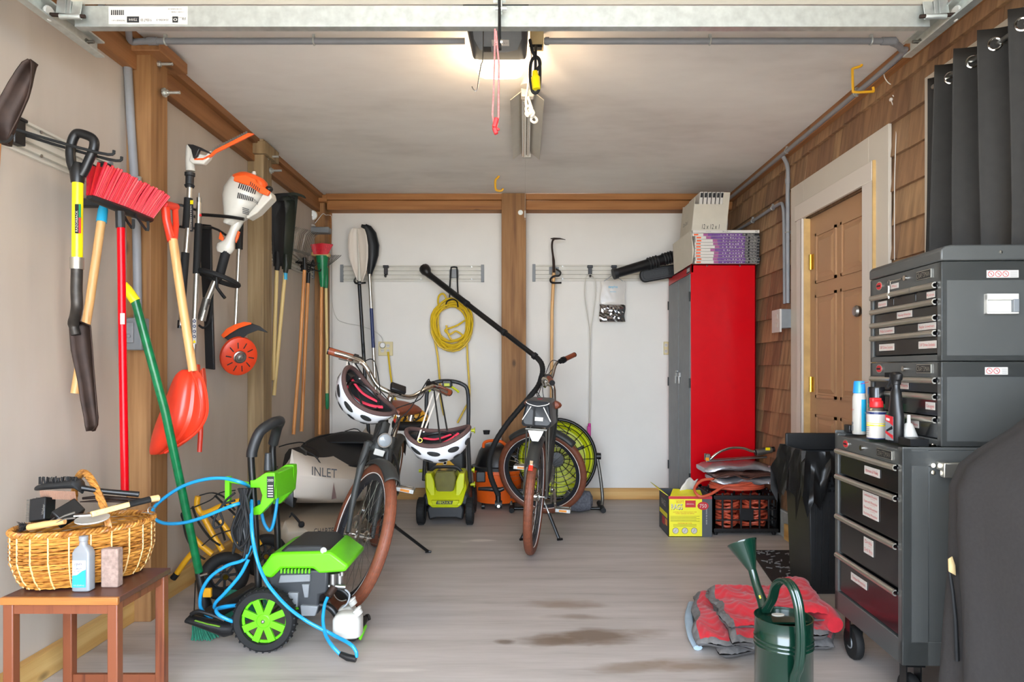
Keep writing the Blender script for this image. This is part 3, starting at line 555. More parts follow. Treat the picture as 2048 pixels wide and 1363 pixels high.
# rusty shovel hanging head up at the very edge
sh = thing('rusty_shovel', 'brown rusted round shovel blade hanging head up on wall hook', 'shovel', at(10,285,1.9))
def sect(y, x0, x1, bow, d, n=9):
    a, b_ = at(x0, y, d), at(x1, y, d); out = []
    for i in range(n): t = i/(n-1); p = a.lerp(b_, t); out.append(p+V(0, bow*(1-(2*t-1)**2), 0))
    return out
rows = [(118,56,60),(124,44,62),(140,32,62.5),(165,16,61),(190,2,56),(215,-14,46),(240,-20,34),(262,-14,22),(285,-6,12)]
mb = MB(); S = [sect(y, a, b_, .035, 1.9) for y, a, b_ in rows]; mb.add([p for s_ in S for p in s_], [(j*9+i, j*9+i+1, (j+1)*9+i+1, (j+1)*9+i) for j in range(len(S)-1) for i in range(8)]); mb.build('blade', 'rust', sh, solidify=.004, smooth=60)
MB().tube(ats([(-8,285),(-14,330),(-30,420),(-60,700)], 1.9), [.012,.016,.017,.016], 10).build('handle', 'handle_dark', sh)
MB().tube(smooth_path(ats([(-8,283),(10,284),(20,279),(26,270)], 1.87), 3), .004, 6).build('hanging_hook', 'black_metal', sh)
def prong_hook(base, tip, w_, label, group='black tool hooks on the rails', up=.03, r=.005, bracket=True):
    """two-armed rail hook: plate at the rail and two rods reaching to tip"""
    t = thing('tool_hook', label, 'tool hook', base, group)
    u = (tip-base).normalized(); s_ = V(0, 0, 1).cross(u).normalized() if abs(u.z) < .9 else V(1, 0, 0)
    if bracket: MB().cbox(base, (.03, .05, .09) if abs(u.x) > .5 else (.05, .03, .09)).cbox(base+V(0,0,.04), (.04, .06, .012) if abs(u.x) > .5 else (.06, .04, .012)).build('bracket', 'black_plastic', t, bevel=.004)
    for q in (-1, 1):
        a = base+s_*q*w_*.4; m_ = tip+s_*q*w_*.5; MB().tube(smooth_path([a, a.lerp(m_, .5)-V(0,0,.004), m_, m_+u*.02+V(0, 0, up)], 4), r, 7).build('prong', 'black_rubber', t)
    return t
# yellow drain spade
d = 2.30
sp = thing('drain_spade', 'yellow-shafted drain spade with black D-grip and long worn blade', 'spade', at(155,500,d))
MB().tube(smooth_path(ats([(150,345),(143,325),(141,300),(146,278),(154,267),(166,268),(183,275),(189,285),(186,302),(178,320),(170,338),(163,350)], d), 4), [R(9,d)]*45, 10, sq=1).build('grip', 'black_plastic', sp)
MB().tube(ats([(156,325),(155,345),(155,366)], d), [R(8,d),R(14,d),R(11.5,d)], 12).build('grip_socket', 'black_plastic', sp)
MB().tube(ats([(155.5,362),(154.5,518)], d), R(10,d), 16).build('shaft', 'yellow_gloss', sp)
mb = MB(); MM = mat4(at(156,437,d-R(10.8,d)), V(1,0,0), V(0,0,1), V(0,-1,0)); w1 = R(12,d)
mb.box((-w1/2, -R(29,d), 0), (w1*.15, R(29,d), .001), 0, MM).box((w1*.15, R(2,d), 0), (w1/2, R(29,d), .001), 1, MM).box((w1*.15, -R(29,d), 0), (w1/2, R(2,d), .001), 2, MM); mb.text('RAZORBACK', .011, MM @ Matrix.Translation((-w1*.18,-.008,.0014)) @ rot('Z', 90), 3, width=.07); mb.build('shaft_label', ['ink','handle_green','label_red','label_white'], sp, smooth=0)
MB().tube(ats([(154,515),(154,538)], d), R(12.5,d), 16).build('collar', 'alu_trim', sp)
MB().tube(smooth_path(ats([(154,538,d),(153,580,d),(154,610,d),(151,632,d+.03),(147,648,d+.05),(152,670,d+.05)], d), 4), [R(10.5,d)]*17+[R(9,d)]*4, 12).build('socket', 'spade_steel', sp)
rows = [(640,139,152),(650,137,180),(652,138,181),(700,142,185),(760,155,189),(800,161,192),(835,168,194.5),(850,170,193),(862,173,184)]
mb = MB(); S = [sect(y, a, b_, .03, d+.04) for y, a, b_ in rows]; mb.add([p for s_ in S for p in s_], [(j*9+i, j*9+i+1, (j+1)*9+i+1, (j+1)*9+i) for j in range(len(S)-1) for i in range(8)]); mb.build('blade', 'rust', sp, solidify=.004, smooth=60)
prong_hook(V(LX+.02, 2.26, 1.87), V(-1.40, 2.32, 1.80), .07, 'black two-prong hook carrying the yellow spade', up=.02)
prong_hook(V(LX+.02, 2.74, 1.86), V(-1.42, 2.52, 1.60), .05, 'black two-prong hook carrying the red push broom', up=.04)
# wooden handled tool with blue ferrule
t = thing('wooden_broom_handle', 'long plain wooden handle with blue threaded collar behind red broom', 'broom handle', at(200,430,2.56))
MB().tube(ats([(203,440,2.56),(180,600,2.54),(150,786,2.52)]), [R(8,2.55)]*3, 12).build('handle', 'handle_wood', t); MB().tube(ats([(208,408,2.57),(206,420,2.57),(203,444,2.56)]), [.012,.017,.018], 12).build('collar', 'blue_label', t)
MB().cbox(at(203,406,2.6), (.2, .04, .03), M=None).build('brush_back', 'charcoal', t, bevel=.005)
# red push broom, bristles up
d = 2.47; br = thing('push_broom', 'red-bristled push broom with shiny red handle hanging head up', 'broom', at(244,440,d))
MB().tube(ats([(242,455),(244,620),(250,988)], d), R(7.5,d), 14).build('handle', 'red_gloss', br); MB().cbox(at(245,637,d-R(8,d)), (R(9,d), .001, R(22,d))).build('torn_sticker', 'label_white', br)
MB().tube(ats([(240,422),(241,456)], d), R(9,d), 8).build('socket', 'charcoal', br, bevel=.002)
A0, B0 = at(181,395,2.38), at(300,440,2.72); ax = (B0-A0)
blk = MB(); blk.loft([[A0+ax*t+V(0,0,-.0)+V(.02*math.cos(a), .0, .012*math.sin(a))*k for a in [2*math.pi*i/10 for i in range(10)]] for t, k in ((-.02,.5),(.02,1),(.5,1.25),(.98,1),(1.02,.5))]); blk.build('head_block', 'charcoal', br)
rb = random.Random(5); mb = MB()
for i in range(46):
    t_ = i/45
    for j in range(3):
        p = A0+ax*t_+V((j-1)*.012, 0, .008); tip = p+V(.012+(j-1)*.022+.02*t_, .02, .115-.02*t_)+V(rb.uniform(-.004,.004), rb.uniform(-.004,.004), rb.uniform(-.006,.006))
        mb.tube([p, p.lerp(tip,.6)+V(0,0,.002), tip], [.003,.0042,.0055], 5, mi=(i+j) % 2)
mb.build('bristles', ['bristle_red', 'red_plastic'], br, smooth=0)
mb = MB()
for i in range(40):
    t_ = i/39; p = A0+ax*t_+V(-.018,0.02,.008); tip = p+V(-.03,.04,.135-.025*t_); mb.tube([p, tip], [.003,.005], 4)
mb.build('inner_bristles', 'bristle_black', br, smooth=0)
# green and yellow telescopic pole of the outdoor broom on the floor
gb = thing('outdoor_push_broom', 'green metal pole push broom with yellow tip and green bristles leaning on post', 'broom', at(405,1200,2.8))
P = [at(249,566,2.60), at(254,578,2.60), at(271,602,2.61)]; MB().tube(P, [.010,.019,.019], 12).build('tip', 'yellow_gloss', gb)
MB().tube(ats([(270,600,2.61),(330,820,2.66),(398,1143,2.82)]), [.016,.0165,.016], 12).build('pole', 'green_gloss', gb); MB().tube(ats([(396,1138,2.85),(405,1180,2.86),(412,1215,2.87)]), [.014,.02,.028], 10).build('neck', 'black_plastic', gb)
MB().tube(ats([(401,1150,2.84),(416,1146,2.84)]), .006, 6).build('thumb_screw', 'steel', gb)
hA, hB = V(-1.30, 2.72, .075), V(-1.18, 3.02, .115)
mb = MB(); mb.bar(hA, hB, .055, .05); mb.build('head_block', 'charcoal', gb, bevel=.01); mb = MB(); hx = hB-hA
for i in range(70):
    for j in range(6):
        p = hA+hx*(i/69)+V((j-2.5)*.008, 0, -.015); tip = V(p.x+(j-2.5)*.008+.02+rb.uniform(-.006,.006), p.y-.01+rb.uniform(-.006,.006), .004+.03*(i/69))
        mb.add([p+V(.002,0,0), p-V(.002,0,0), tip-V(.003,0,0), tip+V(.003,0,0)], [(0,1,2,3)])
mb.build('bristles', 'bristle_green', gb, smooth=0)
MB().cbox(at(415,1184,2.80), (.032,.012,.036), M=None).build('yellow_sticker', 'amber_tube', gb)
# second green brush head behind the hose
g2 = thing('green_scrub_brush', 'light green bristled brush lying behind the blue hose loops', 'brush', V(-1.10,2.95,.0))
mb = MB()
for i in range(60):
    for j in range(5):
        p = at(432+i*.55+j*2, 1232-i*.1-j*2, 3.0-j*.008); tip = at(452+i*.95, 1178+i*.12, 3.02-j*.01)+V(rb.uniform(-.004,.004),0,rb.uniform(-.004,.004)); mb.add([p+V(.002,0,0), p-V(.002,0,0), tip-V(.003,0,0), tip+V(.003,0,0)], [(0,1,2,3)])
mb.build('bristles', 'bristle_green', g2, smooth=0); a = at(425,1246,2.99); b_ = at(490,1240,2.97); MB().bar(a, b_, .03, .04).build('block', 'black_plastic', g2, bevel=.006)
# orange snow shovel
d = 2.80; so_ = thing('snow_shovel', 'bright orange-red plastic scoop shovel with wooden shaft and D-grip', 'shovel', at(358,700,d))
MB().tube(ats([(346,478),(362,590),(386,742)], d), R(8.5,d), 14).build('shaft', 'handle_wood', so_)
mb = MB(); mb.tube(ats([(330,410,d-.02),(333,440,d),(344,482,d)]), [R(9,d),R(8,d),R(9,d)], 10); mb.tube(ats([(350,414,d+.05),(352,450,d+.04),(347,480,d)]), [R(6,d),R(6,d),R(8,d)], 10); mb.tube(ats([(329,408,d-.03),(352,414,d+.06)]), R(8,d), 12); mb.build('grip', 'shovel_orange', so_)
MB().tube(ats([(331,408,d-.045),(330,408,d-.05)]), R(5,d), 10).build('grip_end', 'red_plastic', so_)
rows = [(738,366,393,0),(748,350,404,.03),(770,342,411,.05),(800,330,415,.06),(830,318,415,.07),(850,310,408,.07),(870,304,392,.06),(890,300,366,.045),(904,299,336,.02),(909,302,318,.0)]
mb = MB(); nn = 15; S = [sect(y, a, b_, -bw, d+.03, nn) for y, a, b_, bw in rows]
for s_ in S:
    for i in (10, 12): s_[i] = s_[i]+V(0, .012, 0)
mb.add([p for s_ in S for p in s_], [(j*nn+i, j*nn+i+1, (j+1)*nn+i+1, (j+1)*nn+i) for j in range(len(S)-1) for i in range(nn-1)]); mb.build('scoop', 'shovel_orange', so_, solidify=.006, smooth=50, subsurf=1)
MB().tube(smooth_path(ats([(393,742,2.79),(407,765,2.785),(414,800,2.78),(413,830,2.78),(398,858,2.79),(372,880,2.8),(330,905,2.81)]), 4), .006, 6).build('scoop_rim', 'blade_red', so_)
MB().tube(smooth_path(ats([(382,742,2.76),(394,770,2.745),(401,805,2.74),(398,835,2.74)]), 4), .004, 6).build('scoop_ridge', 'shovel_orange', so_)
# pole chainsaw
d = 3.15; ps = thing('pole_pruner', 'telescopic pole chainsaw with orange guide bar, hanging head up', 'pole saw', at(372,500,d))
MB().tube(ats([(380,372),(376,460),(368,560),(362,650)], d), R(5.5,d), 12).build('pole', 'alu_trim', ps)
MB().tube(ats([(377,396),(373,456)], d), R(8,d), 12).build('grip', 'black_rubber', ps); MB().tube(ats([(371,505),(364,598)], d), R(7.5,d), 12).build('grip', 'black_rubber', ps); MB().tube(ats([(361,640),(360,656)], d), .012, 10).build('end_fitting', 'black_plastic', ps)
MB().lathe([(R(8,d),0),(R(10,d),.01),(R(8,d),.015),(R(8,d),.05),(R(10,d),.055),(R(10,d),.068)], 14, aim(at(379,375,d), at(380,343,d))).build('collar', 'charcoal', ps)
mb = MB(); mb.loft([[at(x, y, d)+V(0, R(8,d)*math.sin(a), 0)+V(R(w_,d)*math.cos(a), 0, 0) for a in [2*math.pi*i/12 for i in range(12)]] for x, y, w_ in ((381,342,9),(380,325,9),(381,305,9.5),(380,292,7))]); mb.build('gear_housing', 'stihl_white', ps)
flat([(381,322),(387,302),(396,308),(414,312),(425,302),(421,318),(409,330),(387,328)], d-.02, .03, 'sprocket_cover', 'stihl_white', ps, .004)
flat([(388,317),(395,313),(400,300),(420,307),(421,305),(404,296),(388,290),(376,289),(384,300)], d-.045, .02, 'chain_lever', 'black_plastic', ps, .003)
flat([(389,317),(407,316),(421,309),(430,300),(497,266),(509,268),(432,306),(424,313),(407,321),(389,321)], d-.03, .010, 'guide_bar', 'stihl_orange', ps, .001)
mb = MB()
for i in range(16):
    t_ = i/15; c = at(427+66*t_, 298-33*t_, d-.03); mb.cbox(c, (.008, .006, .010))
mb.build('chain_tooth', 'steel', ps)
mb = MB(); MM = mat4(at(383,430,d-R(8.6,d)), V(1,0,0), V(0,0,1), V(0,-1,0)); mb.box((-.006,-.075,0),(.008,.05,.001),0,MM); mb.text('KOMBISYSTEM', .010, MM @ Matrix.Translation((-.002,-.012,.0014)) @ rot('Z', 90), 1, width=.11); mb.box((-.006,.05,0),(.008,.068,.001),2,MM); mb.build('pole_label', ['ink','label_white','yellow_gloss'], ps, smooth=0)
# attachment with grip, stickers
d = 3.22; at_ = thing('edger_attachment', 'silver attachment tube with foam grip and round warning stickers', 'tool attachment', at(393,560,d))
MB().tube(ats([(398,405),(395,500),(389,650),(386,740)], d), R(5.5,d), 12).build('tube', 'alu_trim', at_); MB().tube(ats([(397,447),(393,547)], d), R(7,d), 12).build('grip', 'black_rubber', at_)
MB().cyl(at(398,395,d), at(398,432,d), R(4.5,d), n=12).cyl(at(398,386,d), at(398,396,d), .002, n=6).cyl(at(397.5,430,d), at(397.5,447,d), R(5,d)).build('coupling', 'steel', at_); MB().cyl(at(398,428,d), at(398,433,d), R(5,d)).build('red_ring', 'red_plastic', at_)
mb = MB(); MM = mat4(at(389,664,d-R(6,d)), V(1,0,0), V(0,0,1), V(0,-1,0)); mb.box((-.009,-.055,0),(.009,.065,.001),0,MM)
for k in range(4): mb.lathe([(.0075,.001),(.0075,.0018),(0,.0018)], 14, MM @ Matrix.Translation((0,.052-k*.024,0)), 1); mb.lathe([(.004,.0018),(.004,.0024),(0,.0024)], 10, MM @ Matrix.Translation((0,.052-k*.024,0)), 0)
mb.add([(-.008,-.05,.0015),(.008,-.05,.0015),(0,-.034,.0015)], [(0,1,2)], 2, MM); mb.build('sticker', ['label_white','navy','yellow_gloss'], at_, smooth=0)
MB().cyl(at(386,705,d), at(386,736,d), .012, n=10).build('lower_clamp', 'dull_metal', at_)
flat([(380,730),(398,728),(399,745),(408,735),(411,760),(412,800),(402,840),(396,800),(392,760)], d+.02, .03, 'guard', 'red_orange', at_, .004)
MB().tube(ats([(404,760,3.24),(401,870,3.24),(399,903,3.24)]), [.012,.012,.011], 8).build('blade_cover', 'blade_red', at_)
# black bar sheath
d = 3.45; o = flat([(399,447),(423,450),(425,560),(430,739),(412,737),(409,640),(404,560),(402,500)], d, .018, 'bar_sheath', 'black_plastic', None, .004); tag(o, 'long flat black sheath hanging beside the string trimmer', 'tool sheath')
# string trimmer power head
d = 3.35; tr = thing('string_trimmer', 'white and orange petrol trimmer engine hanging with its shaft and loop handle', 'trimmer', at(495,400,d))
def blob(rows, d, depth, name, mat, par, n=16, sub=0):
    mb = MB(); mb.loft([[at(x, y, d)+V(R(w_,d)*math.cos(a)*ux, depth*dd_*math.sin(a), R(w_,d)*math.cos(a)*uz) for a in [2*math.pi*i/n for i in range(n)]] for x, y, w_, dd_, ux, uz in rows]); return mb.build(name, mat, par, subsurf=sub, smooth=60)
ux, uz = .94, -.33
blob([(459,450,12,.5,ux,uz),(466,440,17,.7,ux,uz),(474,424,27,.9,ux,uz),(480,404,36,1,ux,uz),(488,388,41,1,ux,uz),(497,368,37,.95,ux,uz),(500,362,34,.9,ux,uz)], d, .075, 'engine_cowl', 'stihl_white', tr)
blob([(499,368,38,.98,ux,uz),(502,362,36,.95,ux,uz),(507,355,28,.85,ux,uz),(508,351,20,.6,ux,uz)], d, .074, 'top_cover', 'stihl_orange', tr)
flat([(470,352),(492,350),(512,358),(515,366),(541,383),(536,392),(520,386),(500,372),(468,362)], d-.078, .02, 'starter_cover', 'stihl_orange', tr, .004)
flat([(546,386),(549,398),(520,428),(500,440),(497,436),(520,408),(532,388)], d-.03, .07, 'fuel_tank', 'offwhite', tr, .008)
mb = MB()
for k in range(9): a = at(480+k*4, 366+k*1.5, d-.0745); mb.bar(a, at(477+k*4, 376+k*1.5, d-.082), .004, .003)
for k in range(9): a = at(477+k*3.6, 385+k*1.2, d-.083); mb.bar(a, at(475+k*3.6, 396+k*.8, d-.083), .004, .003)
for k in range(4): mb.bar(at(485,415+k*3.4,d-.074), at(498,419+k*3.4,d-.07), .003, .003); mb.bar(at(463,409+k*3,d-.055), at(472,410+k*3,d-.062), .003, .003)
for k in range(6): mb.bar(at(502+k*3.5,363+k*2.6,d-.089), at(500+k*3.5,370+k*2.6,d-.089), .003, .003)
mb.build('vent_grille', 'charcoal', tr)
MB().text('STIHL', .02, mat4(at(511,403,d-.074), V(.86,0,-.5), V(.5,0,.86), V(0,-1,0)), 0, width=.035).build('lettering', 'ink', tr, smooth=0)
MB().cyl(at(508,351,d), at(508,343,d), .008).ball(at(508,347,d), .011).build('fuel_cap', 'offwhite', tr); MB().ball(at(538,378,d), (.02,.02,.016)).build('muffler_cap', 'black_plastic', tr)
blob([(478,440,10,.6,ux,uz),(467,462,8,.5,ux,uz),(459,482,10,.5,ux,uz),(452,492,18,.7,ux,uz),(448,500,17,.6,ux,uz),(446,506,12,.5,ux,uz)], d, .04, 'handle_housing', 'stihl_white', tr)
flat([(476,462),(480,463),(477,475),(472,486),(471,478)], d-.01, .014, 'trigger', 'stihl_orange', tr, .003); flat([(441,463),(448,475),(446,482),(438,478)], d-.01, .014, 'throttle_lock', 'stihl_orange', tr, .003)
MB().tube(ats([(453,500),(440,548),(431,560)], d), R(9,d), 12).build('shaft_sleeve', 'black_rubber', tr); MB().tube(ats([(430,562),(416,595),(403,640)], d), [R(6,d),R(6,d),R(8,d)], 12).build('shaft', 'alu_trim', tr); MB().tube(ats([(414,596),(402,640)], d), R(8,d), 12).build('shaft_clamp', 'dull_metal', tr)
MB().torus(.093, .012, 36, 8, mat4(at(437,556,d-.06), V(.93,.2,-.31).normalized(), V(-.2,.93,-.1).normalized(), V(.25,.15,.95).normalized())).build('loop_handle', 'black_rubber', tr)
MB().tube(ats([(433,555,d-.05),(434,575,d-.05),(445,590,d-.06),(450,596,d-.06)]), .008, 8).build('barrier_bar', 'black_plastic', tr)
MB().tube(smooth_path(ats([(427,560),(424,600),(420,640),(408,655),(398,650)], d+.05), 4), .006, 6).build('cable', 'black_rubber', tr)
# hooks for these tools
def rod_hook(P, label, r=.006):
    o = MB().tube(smooth_path(P, 3), r, 8).build('wall_hook', 'black_metal'); tag(o, label, 'tool hook', 'black arms holding tools between the posts'); return o
rod_hook([at(345,405,3.6)+V(-.1,0,0), at(362,410,3.15), at(400,425,3.35), at(398,440,3.4)], 'black arm behind the pole chainsaw')
rod_hook([at(410,437,3.7)+V(-.1,0,0), at(402,430,3.4), at(404,429,3.3), at(455,433,3.28), at(488,438,3.28)], 'black arm carrying the trimmer engine', .008)
rod_hook([at(345,443,3.5)+V(-.1,0,0), at(380,456,3.3), at(425,455,3.4), at(452,470,3.45)], 'thin black arm under the trimmer engine')
# trimmer attachment with guard
d = 3.75; ta = thing('mowing_head_attachment', 'thin silver tube with orange-black guard and slotted red spool disc', 'tool attachment', at(472,560,d))
MB().tube(ats([(481,430),(477,520),(471,655)], d), R(4.5,d), 12).build('tube', 'alu_trim', ta); MB().tube(ats([(480,440),(478,498)], d), R(7,d), 10).build('grip', 'black_rubber', ta)
def arcplate(pts_o, pts_i, d0, d1, name, mat):
    mb = MB(); vs = []
    for (xo, yo), (xi, yi) in zip(pts_o, pts_i): vs += [at(xo,yo,d0), at(xi,yi,d0), at(xi,yi,d1), at(xo,yo,d1)]
    n_ = len(pts_o); mb.loft([vs[i*4:i*4+4] for i in range(n_)]); return mb.build(name, mat, ta, bevel=.002)
arcplate([(443,672),(455,660),(475,650),(500,645),(520,652),(536,664)], [(450,676),(468,687),(474,688),(495,668),(516,660),(535,665)], d-.06, d+.0, 'guard', 'charcoal')
arcplate([(442,670),(453,657),(470,648),(488,643),(503,645)], [(447,676),(461,666),(478,656),(492,651),(503,648)], d-.075, d-.055, 'guard_edge', 'stihl_orange')
c = at(478,712,d-.04); nz_ = V(.62,-.72,-.30).normalized(); xz_ = V(0,0,1).cross(nz_).normalized(); m_ = mat4(c, xz_, nz_.cross(xz_), nz_)
mb = MB(); mb.lathe([(.03,.012),(.034,.016),(.078,.016),(.095,.008),(.098,-.01),(.094,-.016),(.03,-.01)], 32, m_, sy=1.12)
mb.build('disc', 'red_orange', ta); mb = MB()
for k in range(10):
    a = 2*math.pi*k/10; mb.add([(r*math.cos(a+e), r*1.12*math.sin(a+e), .0185) for r, e in ((.045,-.06),(.075,-.1),(.075,-.02),(.045,.06))], [(0,1,2,3)], 0, m_)
mb.build('disc_grating', 'charcoal', ta); MB().lathe([(.034,.01),(.034,.02),(.028,.022),(.026,.03),(.02,.03),(.018,.036),(.008,.038),(.006,.05),(0,.05)], 24, m_).build('spool_hub', 'steel', ta)
# outlet behind
d = 4.05; o = thing('wall_outlet', 'beige outlet plate half hidden by the orange trimmer guard', 'outlet', V(LX, d, 1.2)); a, b_ = at(0,664,d), at(0,706,d)
MB().box((LX, 3.92, b_.z), (LX+.012, 4.04, a.z)).build('plate', 'beige_plate', o, bevel=.003); MB().box((LX+.012, 3.95, b_.z+.02), (LX+.04, 4.01, a.z-.02)).build('clear_cover', 'glass_lens', o, bevel=.004)
# leaf rakes
def leaf_rake(name, label, px, py0, py1, wtop, d, hx, hy, hmat, hcol='rake_green', collar=None):
    t = thing(name, label, 'rake', at(px, py1, d)); mb = MB(); n_ = 24
    # fan seen obliquely: tines run from the collar up to a curved row of tips bent toward the room
    for k in range(n_):
        u_ = k/(n_-1); xx = px-wtop/2+wtop*u_; dd = d+.16*(u_-.5)
        top = at(xx, py0+6*(2*u_-1)**2, dd); bot = at(px+(u_-.5)*16, py1, d)
        mid = bot.lerp(top, .55); mb.tube([bot, mid, top, top+V(.05,-.02,-.004), top+V(.062,-.02,-.02)], .0042, 4, sq=.5)
    mb.build('tines', hcol, t, smooth=0)
    mb = MB()
    for k in range(8):
        y0_ = py1+8-(py1-py0)*.115*k
    mb.add([at(px-9,py1,d), at(px+9,py1,d), at(px+wtop*.42,py0+40,d+.05), at(px+wtop*.36,py0+14,d+.05), at(px-wtop*.36,py0+14,d-.05), at(px-wtop*.42,py0+40,d-.05)], [(0,1,2,3,4,5)]); mb.build('fan_plate', hcol, t, solidify=.006)
    MB().tube(ats([(px-1,py1-30,d-.02),(px,py1-10,d-.01),(hx[0],hy[0],d)]), [.01,.02,.016], 10).build('socket', hcol, t)
    MB().tube(ats([(hx[0],hy[0]-8,d),(hx[1],hy[1],d)]), .0125, 12).build('handle', hmat, t)
    if collar: MB().tube(ats([(hx[0],hy[0]-2,d),(hx[0]-.3,hy[0]+14,d)]), .0135, 12).build('collar', collar, t)
    return t
leaf_rake('leaf_rake', 'black leaf rake with plastic fan, half behind the dark green one', 556, 387, 532, 34, 4.55, (554,546), (540,760), 'handle_pale', 'eva_dark')
leaf_rake('leaf_rake', 'dark green plastic leaf rake hanging fan up beside grey post', 573, 386, 538, 44, 4.62, (571,548), (545,790), 'handle_pale', 'rake_green', 'blue_label')
d = 4.9; wr = thing('wire_rake', 'thin steel wire leaf rake with bent tines in the corner', 'rake', at(605,520,d)); mb = MB()
for k in range(15):
    u_ = k/14; bot = at(601+u_*14, 522, d); m1 = at(581+u_*36, 505+u_*5, d-.1+.2*u_); top = at(584+u_*46, 462+u_*12, d-.1+.2*u_); mb.tube([bot, m1, top, top+V(.035,-.01,.03)], .0022, 4)
mb.build('tines', 'dull_metal', wr); MB().bar(at(579,497,d-.1), at(620,509,d+.1), .008, .016).build('spreader_bar', 'dull_metal', wr); MB().tube(ats([(609,515),(610,545)], d), .014, 10).build('socket', 'black_metal', wr); MB().tube(ats([(609,540),(600,700),(587,868)], d-.02), .0125, 12).build('handle', 'handle_dark', wr)
d = 5.05; bw = thing('bow_rake', 'black bow rake with short teeth, wooden handle in the corner', 'rake', at(617,560,d)); MB().tube(smooth_path(ats([(596,528),(604,520),(612,526),(617,545),(622,530),(626,520),(628,528)], d), 4), .006, 6).bar(at(592,524,d-.08), at(628,532,d+.08), .012, .014).build('bow', 'black_metal', bw)
mb = MB()
for k in range(11): a = at(592,524,d-.08).lerp(at(628,532,d+.08), k/10); mb.tube([a, a+V(.045,-.01,.025)], [.004,.002], 5)
mb.build('tooth', 'black_metal', bw); MB().tube(ats([(617,545),(616,566)], d), .015, 10).build('socket', 'black_metal', bw); MB().tube(ats([(616,562),(610,700),(603,862)], d), .0135, 12).build('handle', 'handle_dark', bw)
prong_hook(V(LX+.02, 5.2, 1.87), at(632,541,5.1), .06, 'black two-prong hook in the corner holding rakes and brush', up=.02)
d = 5.35; rbr = thing('corner_broom', 'small red-bristled broom with green neck hanging head up in corner', 'broom', at(645,560,d)); mb = MB()
for i in range(22):
    for j in range(4): p = at(628+i*1.3,508-j*.6,d-.03+j*.02); mb.tube([p, at(622+i*2.05,486+abs(i-11)*.25,d-.05+j*.035)], [.004,.006], 4, mi=(i+j) % 2)
mb.build('bristles', ['bristle_red','label_red'], rbr, smooth=0); MB().bar(at(624,508,d), at(660,510,d), .05, .03).build('head_block', 'yellow_wood', rbr, bevel=.006); MB().tube(ats([(644,512),(645,545),(645,574)], d), [.05,.032,.018], 12).build('neck', 'handle_green', rbr); MB().tube(ats([(643,570),(642,700),(639,868)], d), .0135, 12).build('handle', 'handle_dark', rbr)
d = 5.42; yb = thing('green_capped_broom', 'pale yellow broom handle with green rubber tip hanging by corner post', 'broom', at(655,600,d)); MB().tube(ats([(652,572),(654,700),(654,790)], d), .012, 12).build('handle', 'handle_pale', yb); MB().tube(ats([(654,786),(654.5,812),(654.5,818)], d), [.0135,.014,.006], 10).build('tip', 'handle_green', yb); MB().tube(ats([(651,535),(652,560),(652,576)], d), [.022,.02,.015], 10).build('socket', 'handle_green', yb)
mb = MB()
for k in range(9): mb.tube(ats([(651,536,d),(648+k*3.2,513+k*.6,d),(652+k*3.8,510,d-.02)]), .0025, 4)
mb.build('wire_tines', 'dull_metal', yb)
# camera on a little shelf
d = 5.5; se = thing('security_camera', 'small round white security camera with black face on corner post', 'camera', at(624,455,d)); MB().cyl(at(624,430,d-.01), at(624,430,d+.03), R(10.5,d)).build('shell', 'white_plastic', se, bevel=.004); MB().cyl(at(624,430,d-.014), at(624,430,d-.0101), R(8,d)).build('face', 'drawer_black', se); MB().cyl(at(624,430,d-.017), at(624,430,d-.0141), R(2.5,d)).build('lens', 'glass_lens', se)
MB().cyl(at(623,451,d), at(623,438,d), .006).cyl(at(623,453,d), at(623,449,d), .034, .028).build('foot', 'white_plastic', se, bevel=.003)
o = MB().tube(smooth_path(ats([(630,446,5.49),(638,436,5.49),(646,427,5.49),(652,430,5.5),(658,430,5.55),(664,440,5.6),(663,520,5.64),(664,600,5.66),(673,635,5.66),(690,645,5.66),(720,651,5.66),(745,660,5.66),(762,672,5.65),(766,684,5.64)]), 4), .0025, 5).build('camera_cable', 'white_plastic'); tag(o, 'thin white camera cable drooping along the back wall to the outlet', 'cable')
o = MB().cbox(V(at(640,0,5.5).x, 5.5, at(0,461,5.5).z), (.165, .08, .048)).build('grey_junction_box', 'mid_grey', bevel=.008); tag(o, 'grey box under the security camera in the corner', 'junction box')
# ================================================================ right side: cabinet, chest, bin, blanket, can
# red cabinet
X0, X1, Y0, Y1, ZT = 1.196, 1.66, 4.875, 5.62, 1.83
cb = thing('storage_cabinet', 'tall glossy red metal cabinet with grey doors facing the room', 'cabinet', (1.43, 5.25, 0))
MB().box((X0, Y0, .06), (X1, Y0+.012, ZT)).box((X0, Y1-.012, .06), (X1, Y1, ZT)).box((X1-.01, Y0, .06), (X1, Y1, ZT)).box((X0, Y0, ZT-.012), (X1, Y1, ZT)).box((X0+.01, Y0, .06), (X1, Y1, .09)).box((X0, Y0, ZT-.062), (X0+.02, Y1, ZT)).box((X0+.02, Y0+.01, 0), (X1-.01, Y1-.01, .06)).build('body', 'red_gloss', cb, bevel=.003)
for a, b_ in ((Y0+.015, 5.235), (5.262, Y1-.015)):
    dr_ = MB().box((X0-.004, a, .10), (X0+.014, b_, ZT-.066)).build('cabinet_door', 'mid_grey', cb, bevel=.004)
    for zz in (1.6, .98, .30): yh = a if a < 5.1 else b_; MB().cyl((X0-.006, yh, zz-.035), (X0-.006, yh, zz+.035), .006, n=8).build('hinge', 'black_metal', dr_)
    ye = b_-.04 if a < 5.1 else a+.04; MB().box((X0-.014, ye-.018, 1.02), (X0-.004, ye+.018, 1.055)).box((X0-.02, ye-.012, .97), (X0-.01, ye+.012, 1.03)).build('door_latch', 'steel', dr_, bevel=.002)
